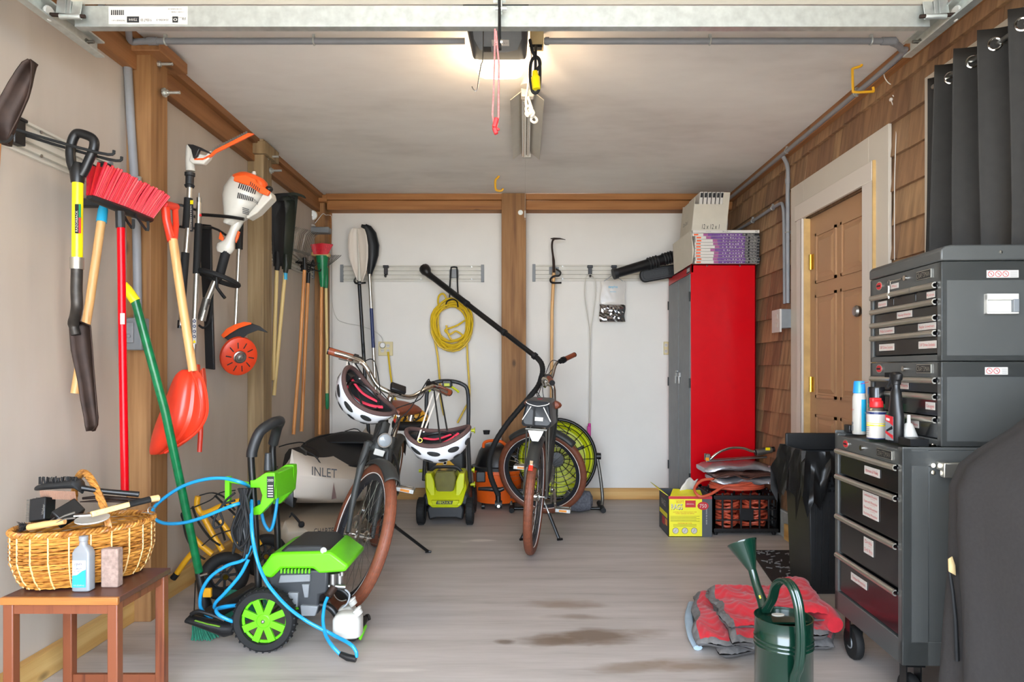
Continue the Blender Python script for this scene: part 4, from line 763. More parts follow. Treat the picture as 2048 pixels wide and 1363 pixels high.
MB().cyl((X0-.018, 5.22, 1.065), (X0-.018, 5.28, 1.065), .004).build('padlock_bar', 'steel', cb)
MB().box((X0-.002, 4.90, ZT-.055), (X0, 5.0, ZT-.012), 0).box((X0-.003, 4.91, ZT-.045), (X0-.0015, 4.94, ZT-.02), 1).box((X0-.003, 4.95, ZT-.045), (X0-.0015, 4.99, ZT-.02), 1).build('header_label', ['ink','label_white'], cb, smooth=0)
for xx in (1.31, 1.545): MB().ball((xx, Y0-.001, ZT-.012), .007, 8).build('rivet', 'steel', cb)
# air filters in their wraps
fs = []
for k in range(11):
    h_ = .0218; z0 = ZT+.001+k*h_; dx = random.uniform(-.004, .004)
    xa, xb = 1.222+dx-(.014 if k > 8 else 0), 1.682+dx; yf = 4.862+random.uniform(-.003, .003)
    f = thing('air_filter', 'x', 'air filter', (1.45, 5.0, z0), 'wrapped air filters on the red cabinet')
    lab = {0: 'purple-wrapped air filter lying directly on the red cabinet', 10: 'plain white edged air filter, topmost of its stack'}.get(k)
    if not lab: lab = ('purple-wrapped air filter, %s up from the red cabinet top' % ['', 'second', 'third', 'fourth', 'fifth', 'sixth', 'seventh', 'eighth', 'ninth', 'tenth'][k])
    f['label'] = lab
    mb = MB(); mb.box((xa, yf+.001, z0+.001), (xb, yf+.46, z0+h_-.001), 0); q = yf
    if k < 10:
        mb.box((xa+.0, q, z0+.003), (xa+.045, q+.001, z0+h_-.003), 0); mb.box((xa+.01, q-.0005, z0+.006), (xa+.042, q, z0+h_-.006), 3)
        s0 = .09 if k > 7 else .14+random.uniform(-.02, .02)
        mb.box((xa+s0-.012, q-.0003, z0+.002), (xa+s0+.02, q+.001, z0+h_-.002), 4)
        mb.box((xa+s0+.02, q-.0005, z0+.0018), (xa+.355, q+.001, z0+h_-.0018), 1); mb.box((xa+.355, q-.0005, z0+.0018), (xb, q+.001, z0+h_-.0018), 2)
        MM = mat4(V(0, q-.0012, z0+h_/2), V(1,0,0), V(0,0,1), V(0,-1,0)); mb.text('19', .016, MM @ Matrix.Translation((xa+.368, 0, 0)), 0, width=.016); mb.text('20x20x1', .016, MM @ Matrix.Translation((xa+.415, 0, 0)), 0, width=.05)
        for j in range(7): x_ = xa+.2+j*.022+random.uniform(-.006,.006); mb.box((x_, q-.001, z0+.006), (x_+.008, q, z0+.009+random.random()*.006), 0)
    else:
        MM = mat4(V(0, q-.0012, z0+h_/2), V(1,0,0), V(0,0,1), V(0,-1,0)); mb.text('20 x 20 x 1', .014, MM @ Matrix.Translation((xa+.24, 0, 0)), 5, width=.06); mb.text('AC', .02, MM @ Matrix.Translation((xb-.02, 0, 0)), 5, width=.022); mb.text('AIR FILTER', .008, MM @ Matrix.Translation((xa+.11, 0, 0)), 6)
    mb.build('wrapped_frame', ['white_cloth','purple','ink','stihl_orange','wrap_magenta','ink','mid_grey'], f, smooth=0)
ct = thing('filter_carton', 'open white carton side leaning beside the stacked filters', 'carton', (1.2, 5.1, ZT)); 
mb = MB(); mb.add([V(1.205, 4.87, ZT+.005), V(1.16, 5.25, ZT-.02), V(1.15, 5.25, 2.04), V(1.20, 4.90, 2.075), V(1.205, 4.87, 1.99), V(1.215, 4.865, 1.93), V(1.208, 4.87, 1.87)], [(0,1,2,3,4,5,6)]); mb.build('side_panel', 'cardboard', ct, solidify=.004, smooth=0)
MB().text('MERV 8', .02, mat4(V(1.185, 5.1, 1.93), V(0,0,1), V(0,1,0), V(-1,0,0)), 0, width=.12).build('lettering', 'mid_grey', ct, smooth=0)
bx = thing('filter_box', 'white open box printed 12 x 12 x 1 on top of the filters', 'box', (1.33, 5.0, 2.07)); zb = ZT+11*.0218+.002
m_ = mat4(V(1.207, 4.90, zb), V(1,.03,0).normalized(), V(-.03,1,0).normalized(), V(.1,-.0,1).normalized())
MB(m_).box((0, 0, 0), (.252, .005, .195)).box((.205, 0, .19), (.252, .005, .28)).box((0, .33, 0), (.252, .335, .25)).box((0, .005, 0), (.005, .33, .24)).box((.247, .005, 0), (.252, .33, .28)).box((0, 0, 0), (.252, .33, .004)).build('carton', 'cardboard', bx, bevel=.001)
MB(m_).text('12 x 12 x 1', .05, Matrix.Translation((.135, -.001, .032)) @ rot('X', 90), 0, width=.125).build('lettering', 'ink', bx, smooth=0)
MB(m_).text('12x12x1', .04, mat4(V(-.001, .2, .09), V(0,-1,0), V(0,0,1), V(-1,0,0)), 0, width=.13).build('lettering', 'ink', bx, smooth=0)
for k in range(6):
    x_ = .038+k*.03; tt = MB(m_); tt.box((x_, .012, .01), (x_+.024, .31, .285), 0); tt.box((x_+.004, .010, .245), (x_+.020, .0125, .278), 1); tt.box((x_+.022, .011, .18), (x_+.0245, .0125, .285), 1); f = tt.build('boxed_filter', ['white_cloth','ink'], smooth=0)
    tag(f, 'thin small air filter in the open white box, %s from the carton side panel' % ['first','second','third','fourth','fifth','sixth'][k], 'air filter', 'small filters in the open box')
# leaf blower tube and its body
lb_ = thing('blower_tube', 'long ribbed black leaf blower tube on the rail hook', 'blower tube', at(1290,530,5.45)); P = ats([(1227,548,5.38),(1300,525,5.42),(1362,508,5.46)])
MB().tube([P[0], P[0].lerp(P[2],.02), P[2]], [R(10,5.4),R(9.5,5.4),R(11,5.4)], 16).build('tube', 'black_plastic', lb_); MB().cyl(P[0]-(P[2]-P[0]).normalized()*.002, P[0]+(P[2]-P[0]).normalized()*.03, R(11,5.4), n=16).build('collar', 'charcoal', lb_)
for t_ in (.52, .56, .60, .64, .74, .78, .82, .86): c = P[0].lerp(P[2], t_); MB().torus(R(11.3,5.4), .006, 16, 5, aim(c, c+(P[2]-P[0]))).build('rib', 'charcoal', lb_)
bb_ = thing('bar_scabbard', 'black ribbed plastic scabbard lying against rail near red cabinet', 'scabbard', at(1320,550,5.5)); a, b_ = at(1290,551,5.5), at(1352,541,5.5)
mb = MB(); dv = (b_-a).normalized(); nn = V(0,0,1); pts = [(-.04*math.cos(t)*1+0, .05*math.sin(t)) for t in [math.pi*.5-math.pi*i/10 for i in range(11)]]
poly = [(-.045*math.sin(math.pi*i/10), .055*math.cos(math.pi*i/10)) for i in range(11)]+[((b_-a).length, -.05), ((b_-a).length, .05)]
mb.M = mat4(a, dv, V(-dv.z,0,dv.x), V(0,-1,0)); mb.prism(poly, -.02, .02); mb.build('body', 'black_plastic', bb_, bevel=.008); mb = MB(mat4(a, dv, V(-dv.z,0,dv.x), V(0,-1,0))); mb.prism([(p[0]*.7+.01, p[1]*.65) for p in poly], .02, .024)
mb.build('raised_panel', 'charcoal', bb_, bevel=.002)
MB().text('SABRECUT', .03, mat4(at(1324,545,5.47), dv, V(-dv.z,0,dv.x), V(0,-1,0)), 0, width=.2).build('lettering', 'dark_grey', bb_, smooth=0)
def knob(px, label):
    a = at(px, 533, 5.66); o = MB().cbox(a, (.045,.035,.022)).cbox(a-V(0,0,.035), (.03,.03,.06)).tube([a-V(0,0,.06), a-V(0,.02,.085), a-V(0,.045,.08)], .009, 8).build('rail_hook', 'black_plastic', bevel=.004); tag(o, label, 'rail hook', 'small black hooks on back wall rails')
knob(772, 'small black rail hook between the paddles and the vacuum wand'); knob(1180, 'small black rail hook with a thin cord looped over it'); knob(1228, 'small black rail hook above the silver moisture bag'); knob(1290, 'small black rail hook behind the scabbard')
# hoe / weeding tool
ho = thing('pick_hoe', 'thin iron hoe head on a long wooden handle hanging on rail', 'hoe', at(1106,600,5.55)); MB().tube(ats([(1108,538,5.55),(1104,620),(1103,780),(1100,900)], 5.55), .014, 10).build('handle', 'handle_wood', ho)
MB().tube(smooth_path(ats([(1108,545),(1107,520),(1104,495),(1105,482),(1108,478)], 5.54), 3), [.011]*4+[.008]*9, 8).tube(ats([(1101,477),(1108,477),(1120,477),(1131,479)], 5.52), [.003,.009,.006,.002], 8).build('head', 'rust', ho)
MB().cbox(at(1108,541,5.655), (.08,.02,.06)).build('hook_plate', 'mid_grey', ho, bevel=.003); MB().tube(smooth_path(ats([(1113,538,5.64),(1121,544,5.55),(1118,551,5.5),(1108,552,5.5),(1101,558,5.5),(1104,565,5.49),(1123,565,5.48)]), 3), .008, 8).build('hook_rod', 'black_metal', ho)
# thin cord loop with magenta handle
o = MB().tube(smooth_path(ats([(1180,548),(1172,556),(1170,590),(1175,630),(1180,670),(1180,760),(1179,850)], 5.62), 4), .0035, 5).tube(smooth_path(ats([(1181,548),(1190,558),(1191,590),(1186,630),(1181,670),(1181,760),(1180,850)], 5.62), 4), .0035, 5).build('cord_loop', 'offwhite'); tag(o, 'long thin pale cord loop hanging from a rail hook', 'cord')
o = MB().cbox(at(1178,866,5.6), (.03,.02,.12)).cbox(at(1181,893,5.6), (.025,.02,.13)).cyl(at(1179,846,5.6), at(1179,854,5.6), .012, n=8).build('strap_handle', 'magenta', bevel=.004); tag(o, 'magenta strap hanging on the end of the thin cord', 'strap')
# moisture bag
mbg = thing('moisture_absorber_bag', 'hanging clear pouch with crinkled silver foil lower half', 'bag', at(1225,600,5.6)); d = 5.6
def pouch(x0, x1, y0, y1, th, name, mat, cr_):
    rr = random.Random(2); mb = MB(); nu, nv = 14, 12; jit = {}
    def fn(u, v, s_=1):
        x = x0+(x1-x0)*u+(1.2*math.sin(v*7) if u in (0, 1) else 0); y = y0+(y1-y0)*v; k = max(0, 1-(2*u-1)**4)*max(0, 1-(2*v-1)**6); p = at(x, y, d); return p+V(0, -s_*(th*k+cr_*rr.uniform(-1,1)*k), 0)
    mb.grid(fn, nu, nv).grid(lambda u, v: fn(u, v, -1), nu, nv); return mb.build(name, mat, mbg, smooth=0 if cr_ > .004 else 60)
pouch(1202,1250,561,610,.008,'clear_pouch','clear_bag',.002); pouch(1199,1250,608,643,.02,'foil_pouch','foil',.007); MB().tube(smooth_path(ats([(1208,562),(1222,552),(1227,545),(1232,552),(1246,562)], d), 3), .003, 5).build('hanger', 'glass_lens', mbg)
MB().text('dampfree', .03, mat4(at(1226,573,5.585), V(1,0,0), V(0,0,1), V(0,-1,0)), 0, width=.075).text('HANGING', .012, mat4(at(1226,583,5.585), V(1,0,0), V(0,0,1), V(0,-1,0)), 0, width=.05).build('lettering', 'blue_label', mbg, smooth=0)
def outlet(x0, x1, y0, y1, label, sockets, d=5.675):
    o = thing('wall_outlet', label, 'outlet', at((x0+x1)/2, (y0+y1)/2, d)); a, b_ = at(x0, y1, d), at(x1, y0, d); MB().box((a.x, d-.012, a.z), (b_.x, d+.003, b_.z)).build('cover_plate', 'beige_plate', o, bevel=.003)
    for sx, sy in sockets:
        c = at(sx, sy, d-.013); sk = MB().cyl(c, c-V(0,.003,0), .015, n=14).build('socket', 'label_white', o); mb = MB(); mb.cbox(c+V(-.005,-.0035,.003), (.002,.001,.008)).cbox(c+V(.005,-.0035,.003), (.002,.001,.008)); mb.build('slot', 'ink', sk)
    return o
outlet(757, 786, 683, 711, 'beige four-socket outlet plate with yellow cord plugged in', ((765,701),(776,691),(776,701))); outlet(1327, 1337, 683, 709, 'beige outlet plate beside the grey cabinet door', ((1332,690),(1332,702)))
o = MB().cyl(at(765,690,5.66), at(765,690,5.62), .026, .022, n=18).build('usb_plug', 'white_plastic', bevel=.004); tag(o, 'round white plug in the beige outlet', 'plug')
# ---------------------------------------------------------------- tool chest (slightly turned)
u_ = V(.0432, .999, 0).normalized(); v_ = V(.999, -.0432, 0).normalized(); O = V(1.166, 2.10, 0)
def L(v, t, z): return O+v_*v+u_*t+V(0, 0, z)
def cm(): return mat4(O, v_, u_, V(0, 0, 1))
def lbl(parent, lines, t, z, w_, h_, v=.0, sz=None, tilt=0):
    M = mat4(L(v-.0015, t, z), -u_, V(0, 0, 1), -v_); mb = MB(M); mb.box((-w_/2, -h_/2, 0), (w_/2, h_/2, .001), 0)
    n_ = len(lines)
    for i, s_ in enumerate(lines):
        y = h_/2-(i+.5)*h_/n_; mb.text(s_, min(.017, h_/n_*.62), Matrix.Translation((0, y, .0013)), 1, width=min(w_*.84, len(s_)*.0085)); mb.box((0, y-h_/n_*.42, .001), (w_*.3, y-h_/n_*.39, .0013), 1)
    return mb.build('drawer_label', ['label_white', 'label_red'], parent, smooth=0)
def drawer(par, v, t0, t1, z0, z1, name='drawer', bar=True, inset=.006):
    d_ = MB(cm()).box((v+inset, t0, z0), (v+.2, t1, z1-.012)).box((v-.0, t0, z1-.016), (v+.1, t1, z1-.004)).build(name, 'drawer_black', par, bevel=.002)
    if bar:
        mb = MB(cm()); P = [(.0+v+.010*math.cos(a)-.006, .010*math.sin(a)+z1-.008) for a in [math.radians(70+k*22) for k in range(11)]]
        P2 = [(v+.0065*math.cos(a)-.006, .0065*math.sin(a)+z1-.008) for a in [math.radians(70+k*22) for k in range(11)]][::-1]
        mm_ = cm() @ mat4(V(0,t0+.001,0), V(1,0,0), V(0,0,1), V(0,1,0)); mb = MB(mm_); mb.prism(P+P2, 0, t1-t0-.002); mb.build('handle', 'alu_trim', d_, smooth=40)
    return d_
def badge(par, v, t, z, w_=.085):
    M = mat4(L(v-.001, t, z), -u_, V(0,0,1), -v_); mb = MB(M); mb.box((-w_/2, -.014, 0), (w_/2, .014, .003), 0); mb.box((-w_/2+.002, -.012, .003), (w_/2-.002, .012, .0035), 1); mb.text('CRAFTSMAN', .024, Matrix.Translation((0, -.0, .0045)), 0, width=w_*.88); mb.build('badge', ['alu_trim','charcoal'], par, smooth=0)
def crest(par, v, t, z):
    M = mat4(L(v-.001, t, z), -u_, V(0,0,1), -v_); mb = MB(M); mb.lathe([(.022,0),(.022,.003),(0,.003)], 22, mi=0, sy=.72); mb.lathe([(.019,.003),(.018,.0045),(0,.0045)], 22, mi=1, sy=.66); mb.box((-.014,-.003,.0045),(.014,.003,.005),2); mb.build('crest', ['alu_trim','label_red','ink'], par, smooth=0)
def lock(par, v, t, z): MB().cyl(L(v, t, z), L(v-.008, t, z), .009, n=14).build('lock', 'chrome', par)
W_ = .505
base = thing('rolling_tool_cabinet', 'grey rolling tool cabinet with black labelled drawers on casters', 'tool cabinet', L(.2, .25, 0))
B = MB(cm()); B.box((0, 0, .17), (.03, .028, .84)).box((0, W_-.028, .17), (.03, W_, .84)).box((0, 0, .17), (.46, W_, .245)).box((0, 0, .782), (.46, W_, .832)).box((.0, 0, .17), (.08, .008, .84)).box((.08, .004, .17), (.46, .012, .84)).box((.0, W_-.008, .17), (.46, W_, .84)).box((.44, 0, .17), (.46, W_, .84)).box((.03, .012, .24), (.44, W_-.01, .245)).box((0, 0, .832), (.46, .006, .842)).box((0, W_-.006, .832), (.46, W_, .85)); B.build('body', 'graphite', base, bevel=.004)
for z0, z1 in ((.690,.782),(.540,.686),(.395,.536),(.25,.391)):
    dr_ = drawer(base, 0, .03, W_-.03, z0, z1)
    if z1 == .782: lbl(dr_, ['Hammers & Mallets'], .21, .735, .11, .028, .006)
    elif z1 == .686: lbl(dr_, ['Combination Wrenches','Open-end Wrenches','Box-end Wrenches','Ratcheting Wrenches'], .22, .618, .115, .085, .006)
    elif z1 == .536: lbl(dr_, ['Drills','Drill Bits'], .235, .475, .07, .055, .006)
    else: lbl(dr_, ['Torque Wrenches'], .31, .335, .125, .028, .006)
crest(base, 0, .40, .808); lock(base, 0, .27, .808); badge(base, 0, .11, .808, .10)
hb = MB(); a0 = L(.12, 0, .80); 
MB(cm()).box((.10, -.03, .775), (.125, .0, .80)).box((.10, -.045, .755), (.20, -.022, .80)).box((.19, -.03, .775), (.43, -.022, .80)).build('push_handle', 'alu_trim', base, bevel=.003)
for zz in (.787, .765): MB().cyl(L(.09, 0, zz), L(.09, -.005, zz), .007, n=10).build('bolt', 'chrome', base)
for vv, tt in ((.05, .05), (.05, W_-.05), (.40, .05), (.40, W_-.05)):
    c = L(vv, tt, .062); w_ = MB().lathe([(.03,-.016),(.058,-.014),(.062,-.008),(.062,.008),(.058,.014),(.03,.016)], 24, mat4(c, u_, V(0,0,1), v_)).build('caster', 'black_rubber', base)
    MB().lathe([(0,-.019),(.022,-.019),(.026,-.012),(.026,.012),(.022,.019),(0,.019)], 16, mat4(c, u_, V(0,0,1), v_)).build('hub', 'mid_grey', w_); MB(mat4(c, v_, u_, V(0,0,1))).box((-.024,-.02,-.01),(-.020,.02,.10)).box((.020,-.02,-.01),(.024,.02,.10)).box((-.03,-.03,.095),(.03,.03,.108)).build('fork', 'black_metal', w_)
top = thing('top_tool_chest', 'grey top tool chest with lid, chrome drawer bars and red labels', 'tool chest', L(.28, .25, 1.107)); mid = thing('middle_tool_chest', 'grey three-drawer middle chest between the rolling cabinet and top chest', 'tool chest', L(.28, .25, .843))
v0, WT = .12, .478
def shell(par, z0, z1, lid):
    B = MB(cm()); B.box((v0, .006, z0), (v0+.02, .03, z1)).box((v0, WT-.02, z0), (v0+.02, WT, z1)).box((v0, .006, z0), (v0+.29, .012, z1)).box((v0, WT-.006, z0), (v0+.29, WT, z1)).box((v0+.28, .006, z0), (v0+.29, WT, z1)).box((v0, .006, z0), (v0+.29, WT, z0+.02)); return B
B = shell(top, 1.107, 1.414, 1); B.box((v0, .006, 1.352), (v0+.29, WT, 1.414)); B.build('body', 'graphite', top, bevel=.003)
Bl = MB(cm() @ mat4(V(0,.003,0), V(1,0,0), V(0,0,1), V(0,1,0))); Bl.prism([(v0-.003,1.416),(v0-.003,1.448),(v0+.008,1.460),(v0+.03,1.464),(v0+.295,1.464),(v0+.295,1.416)], 0, WT); Bl.build('lid', 'graphite', top, bevel=.005)
for i, (z0, z1) in enumerate(((1.300,1.352),(1.250,1.300),(1.202,1.250),(1.130,1.202))):
    if i == 0:
        for j, (ta, tb) in enumerate(((.03,.165),(.168,.312),(.315,.456))):
            dr_ = drawer(top, v0, ta, tb, z0, z1)
            if j == 0: lbl(dr_, ['Knives'], .072, 1.318, .048, .02, v0+.006)
            if j == 2: lbl(dr_, ['Electronics'], .39, 1.318, .065, .02, v0+.006)
    else:
        dr_ = drawer(top, v0, .03, .456, z0, z1)
        if i == 1: lbl(dr_, ['Hex-key Wrenches'], .235, 1.268, .10, .022, v0+.006)
        if i == 2: lbl(dr_, ['Phillips Screwdrivers'], .36, 1.219, .11, .022, v0+.006); lbl(dr_, ['Regular Screwdrivers'], .095, 1.219, .105, .022, v0+.006)
        if i == 3: lbl(dr_, ['3/8" Drive Sockets'], .36, 1.16, .11, .024, v0+.006); lbl(dr_, ['1/4" Drive Sockets'], .092, 1.16, .105, .024, v0+.006)
crest(top, v0, .40, 1.385); badge(top, v0, .10, 1.385); lock(top, v0, .215, 1.39); lbl(top, ['Misc'], .29, 1.372, .055, .018, v0)
o = MB().torus(.011, .0012, 18, 5, mat4(L(v0-.012, .31, 1.384), u_, V(0,0,1), v_)).tube([L(v0-.008,.23,1.39), L(v0-.012,.27,1.388), L(v0-.012,.30,1.39)], .0025, 6).tube([L(v0-.012,.31,1.374), L(v0-.012,.31,1.33)], .0035, 6).build('key', 'chrome'); tag(o, 'small key on a ring hanging from the top chest lock', 'key')
B = shell(mid, .843, 1.105, 0); B.box((v0, .006, 1.055), (v0+.29, WT, 1.105)); B.build('body', 'graphite', mid, bevel=.003)
for i, (z0, z1) in enumerate(((1.006,1.054),(.934,1.003),(.865,.931))):
    dr_ = drawer(mid, v0, .03, .456, z0, z1)
    lbl(dr_, [('Pliers','Gauges','Files')[i]], (.235,.075,.17)[i], (1.026,.965,.90)[i], .055, .024, v0+.006)
crest(mid, v0, .40, 1.083); lock(mid, v0, .225, 1.083); badge(mid, v0, .10, 1.083)
def side_sticker(par, va, vb, z0, z1, n_):
    mb = MB(cm()); y = .0055; mb.box((va, y-.001, z0), (vb, y, z1), 0); h_ = z1-z0; 
    for k in range(n_):
        c = V(va+h_*.55+k*h_*.95, y-.0013, (z0+z1)/2); mb.torus(h_*.38, .0009, 18, 4, mat4(c, V(1,0,0), V(0,0,1), V(0,-1,0)), 1); mb.bar(c+V(-h_*.25,0,h_*.25), c+V(h_*.25,0,-h_*.25), .001, .001, mi=1); mb.bar(c+V(0,0,h_*.2), c+V(0.004,0,-h_*.2), .0015, .0008, mi=2)
    for k in range(3): mb.box((vb-(vb-va)*.26, y-.0014, z0+.004+k*.006), (vb-.003, y-.0008, z0+.0055+k*.006), 2)
    mb.build('warning_sticker', ['label_white','label_red','mid_grey'], par, smooth=0)
side_sticker(top, .255, .350, 1.362, 1.385, 3); side_sticker(mid, .25, .318, 1.065, 1.088, 2); side_sticker(base, .30, .36, .795, .815, 2)
hd_ = MB(cm()); hd_.box((.247, .0, 1.250), (.342, .0065, 1.312), 0).box((.247, -.010, 1.293), (.342, .002, 1.312), 0).box((.247, -.010, 1.250), (.342, .002, 1.256), 0).box((.247, -.010, 1.25), (.250, .002, 1.31), 0).box((.325, -.012, 1.256), (.342, .002, 1.295), 1); hd_.build('side_handle', ['white_plastic','mid_grey'], top, bevel=.002)
MB().ball(tuple(L(.295, .003, 1.440)), .006, 8).build('lid_bumper', 'chrome', top)
# things standing on the rolling cabinet
ZB = .843
def can(v, t, r, h, label, name='spray_can'):
    return thing(name, label, 'can', L(v, t, ZB))
def M_at(v, t, z=ZB): return mat4(L(v, t, z), -u_, v_*1.0, V(0,0,1))
t = can(.055, .40, .026, .2, 'white duster can with blue cap, far end of the cabinet top'); MM = M_at(.052, .415)
MB(MM).lathe([(.022,0),(.0235,.003),(.0235,.135),(.020,.150),(.016,.155)], 24).build('can_body', 'white_plastic', t); MB(MM).lathe([(.0238,.012),(.0238,.128)], 24, a0=-.1, a1=1.3).build('blue_band', 'blue_label', t)
MB(MM).lathe([(.020,.150),(.022,.152),(.019,.19),(.017,.195),(.0,.195)], 24).build('cap', 'blue_cap', t); mb = MB(MM); mb.box((-.006,-.0242,.035),(.004,-.0232,.045),0).box((-.008,-.0242,.012),(.005,-.0232,.032),0); mb.text('DUST-OFF', .008, mat4(V(-.002,-.0243,.09), V(1,0,0), V(0,0,1), V(0,-1,0)), 1, width=.028); mb.build('label_print', ['mid_grey','label_red'], t, smooth=0)
MB().tube([L(.045,.41,1.025), L(.06,.36,1.035)], .001, 5).build('straw', 'red_plastic', t)
t = can(.1, .36, .03, .18, 'black capped spray can behind the red-capped lubricant can'); MM = M_at(.088, .36); MB(MM).lathe([(.026,0),(.0275,.003),(.0275,.11),(.024,.118)], 24).build('can_body', 'handle_green', t); MB(MM).lathe([(.0278,.115),(.0278,.17),(.026,.175),(0,.175)], 24).build('cap', 'drawer_black', t)
t = can(.045, .24, .03, .14, 'white and yellow lubricant can with red cap'); MM = M_at(.042, .26)
MB(MM).lathe([(.029,0),(.031,.003),(.031,.09),(.030,.094)], 28).build('can_body', 'label_white', t); MB(MM).lathe([(.030,.094),(.026,.104),(.021,.108)], 28).build('shoulder', 'steel', t); mb = MB(MM); mb.lathe([(.0313,.0),(.0313,.003)], 28, mi=0).lathe([(.0313,.084),(.0313,.092)], 28, mi=0).lathe([(.0313,.044),(.0313,.048)], 28, mi=1).lathe([(.0313,.052),(.0313,.054)], 28, mi=1)
mb.box((-.026,-.0285,.062),(-.008,-.0265,.084),0, rot('Z', -14)); mb.text('WD-40', .012, rot('Z',-14) @ mat4(V(-.017,-.0288,.073), V(1,0,0), V(0,0,1), V(0,-1,0)), 1, width=.015); mb.text('WD-40 MULTI-USE', .006, mat4(V(.002,-.0322,.087), V(1,0,0), V(0,0,1), V(0,-1,0)), 2, width=.035)
for k in range(5): mb.box((-.006,-.0318,.012+k*.007),(.016,-.0312,.0135+k*.007),3)
mb.build('label_print', ['navy','yellow_gloss','label_white','mid_grey'], t, smooth=0)
MB(MM).lathe([(.021,.106),(.023,.11),(.021,.128),(.016,.133),(.0,.13)], 20).box((-.012,-.02,.125),(.014,.012,.14)).build('cap', 'red_plastic', t, bevel=.003)
t = thing('trigger_spray_bottle', 'tall black trigger spray bottle with red label', 'spray bottle', L(.045, .09, ZB)); MM = M_at(.042, .125) @ rot('Z', 12)
def oval(z, a, b_): return [V(a*math.cos(t_), b_*math.sin(t_), z) for t_ in [2*math.pi*i/20 for i in range(20)]]
mb = MB(MM); mb.loft([oval(0,.026,.018), oval(.004,.029,.020), oval(.085,.029,.020), oval(.12,.022,.018), oval(.15,.019,.017), oval(.165,.017,.016), oval(.175,.012,.012), oval(.19,.012,.012)]); mb.build('bottle', 'black_plastic', t)
mb = MB(MM); mb.loft([oval(.188,.014,.014), oval(.20,.015,.015), oval(.205,.022,.016), oval(.222,.026,.015), oval(.23,.014,.010)]); mb.box((-.045,-.008,.212),(-.01,.008,.228)); mb.build('spray_head', 'black_plastic', t, bevel=.003); MB(MM).tube([V(-.02,0,.21), V(-.028,0,.195), V(-.04,0,.178)], [.005,.005,.003], 8).build('trigger', 'charcoal', t)
mb = MB(MM); LM = mat4(V(0,-.0206,0), V(1,0,0), V(0,0,1), V(0,-1,0)); mb.prism([(-.022,.008),(.014,.008),(.014,.085),(-.022,.09)], 0, .001, LM, 0); mb.prism([(-.022,.09),(.014,.085),(.014,.055),(-.004,.065),(-.022,.07)], .001, .0013, LM, 1); mb.prism([(-.022,.03),(.014,.012),(.014,.025),(-.022,.038)], .001, .0013, LM, 1); mb.prism([(-.018,.072),(-.002,.07),(-.002,.078),(-.018,.08)], .0013, .0016, LM, 2); mb.prism([(-.018,.04),(.01,.055),(.012,.045),(-.016,.034)], .001, .0013, LM, 3); mb.build('bottle_label', ['mid_grey','label_red','label_white','ink'], t, smooth=0)
o = MB(M_at(.05, .475)).prism([(-.022,-.02),(.022,-.02),(.026,.02),(0,.03),(-.026,.02)], 0, .03).build('black_holder', 'black_plastic', bevel=.004); tag(o, 'small black open plastic holder at the far cabinet corner', 'holder')
o = MB(M_at(.085, .13)).lathe([(.03,0),(.03,.012),(.012,.06),(.006,.065),(.005,.09),(0,.09)], 20).build('grease_bottle', 'white_plastic'); tag(o, 'white cone shaped bottle behind the black spray bottle', 'bottle')
o = MB(M_at(.06, .045)).box((-.045,-.028,0),(.03,.028,.022)).box((-.042,-.0285,.008),(-.03,-.028,.018)).build('stud_finder', 'black_plastic', bevel=.006); tag(o, 'flat black gadget box beside the spray bottle on cabinet corner', 'gadget')
o = MB().tube([L(.10,.02,ZB+.003), L(.115,.03,ZB+.004), L(.11,.012,ZB+.003)], .002, 5).ball(tuple(L(.1,.02,ZB+.005)), .005, 8).build('loose_keys', 'chrome'); tag(o, 'tiny silver loose key on the cabinet top', 'key')
# covered grill
cg = thing('covered_grill', 'bulky shape under a dark grey draped cloth cover', 'covered grill', (1.5, 1.4, 0))
def ring(z, hx, hy, cx, cy, fold):
    out = []
    for i in range(150):
        a = 2*math.pi*i/150; c, s_ = math.cos(a), math.sin(a); e = .38; x = math.copysign(abs(c)**e, c)*hx; y = math.copysign(abs(s_)**e, s_)*hy
        k = 1+fold*(math.sin(a*11+z*2.2)*.6+math.sin(a*17+1+z*5)*.45+.5*math.sin(a*5+z*8)); out.append(V(cx+x*k, cy+y*k, z))
    return out
mb = MB(); prof = [(.02,.28,.48,.06),(.12,.28,.478,.06),(.25,.28,.475,.055),(.4,.278,.472,.048),(.55,.276,.470,.04),(.68,.276,.47,.03),(.77,.276,.468,.018),(.83,.265,.46,.014),(.87,.240,.445,.008),(.93,.18,.42,.008),(1.0,.13,.40,.008),(1.06,.09,.36,.008),(1.09,.04,.25,.008)]
mb.loft([ring(z, hx, hy, 1.385+(0 if z < .8 else (z-.8)*.45), 1.42, f) for z, hx, hy, f in prof]); mb.build('cloth_cover', 'cover_cloth', cg, smooth=80)
MB().tube(ats([(1899,1140,1.78),(1905,1180,1.775),(1911,1240,1.77),(1914,1320,1.765)]), [.007,.008,.009,.010], 8, sq=.6).build('black_strap', 'eva_dark', cg); mb = MB(); mb.add(ats([(1896,1117,1.785),(1904,1112,1.78),(1910,1130,1.775),(1911,1150,1.772),(1897,1142,1.775)]), [(0,1,2,3,4)]); mb.build('tan_patch', 'tan_cloth', cg, solidify=.008)
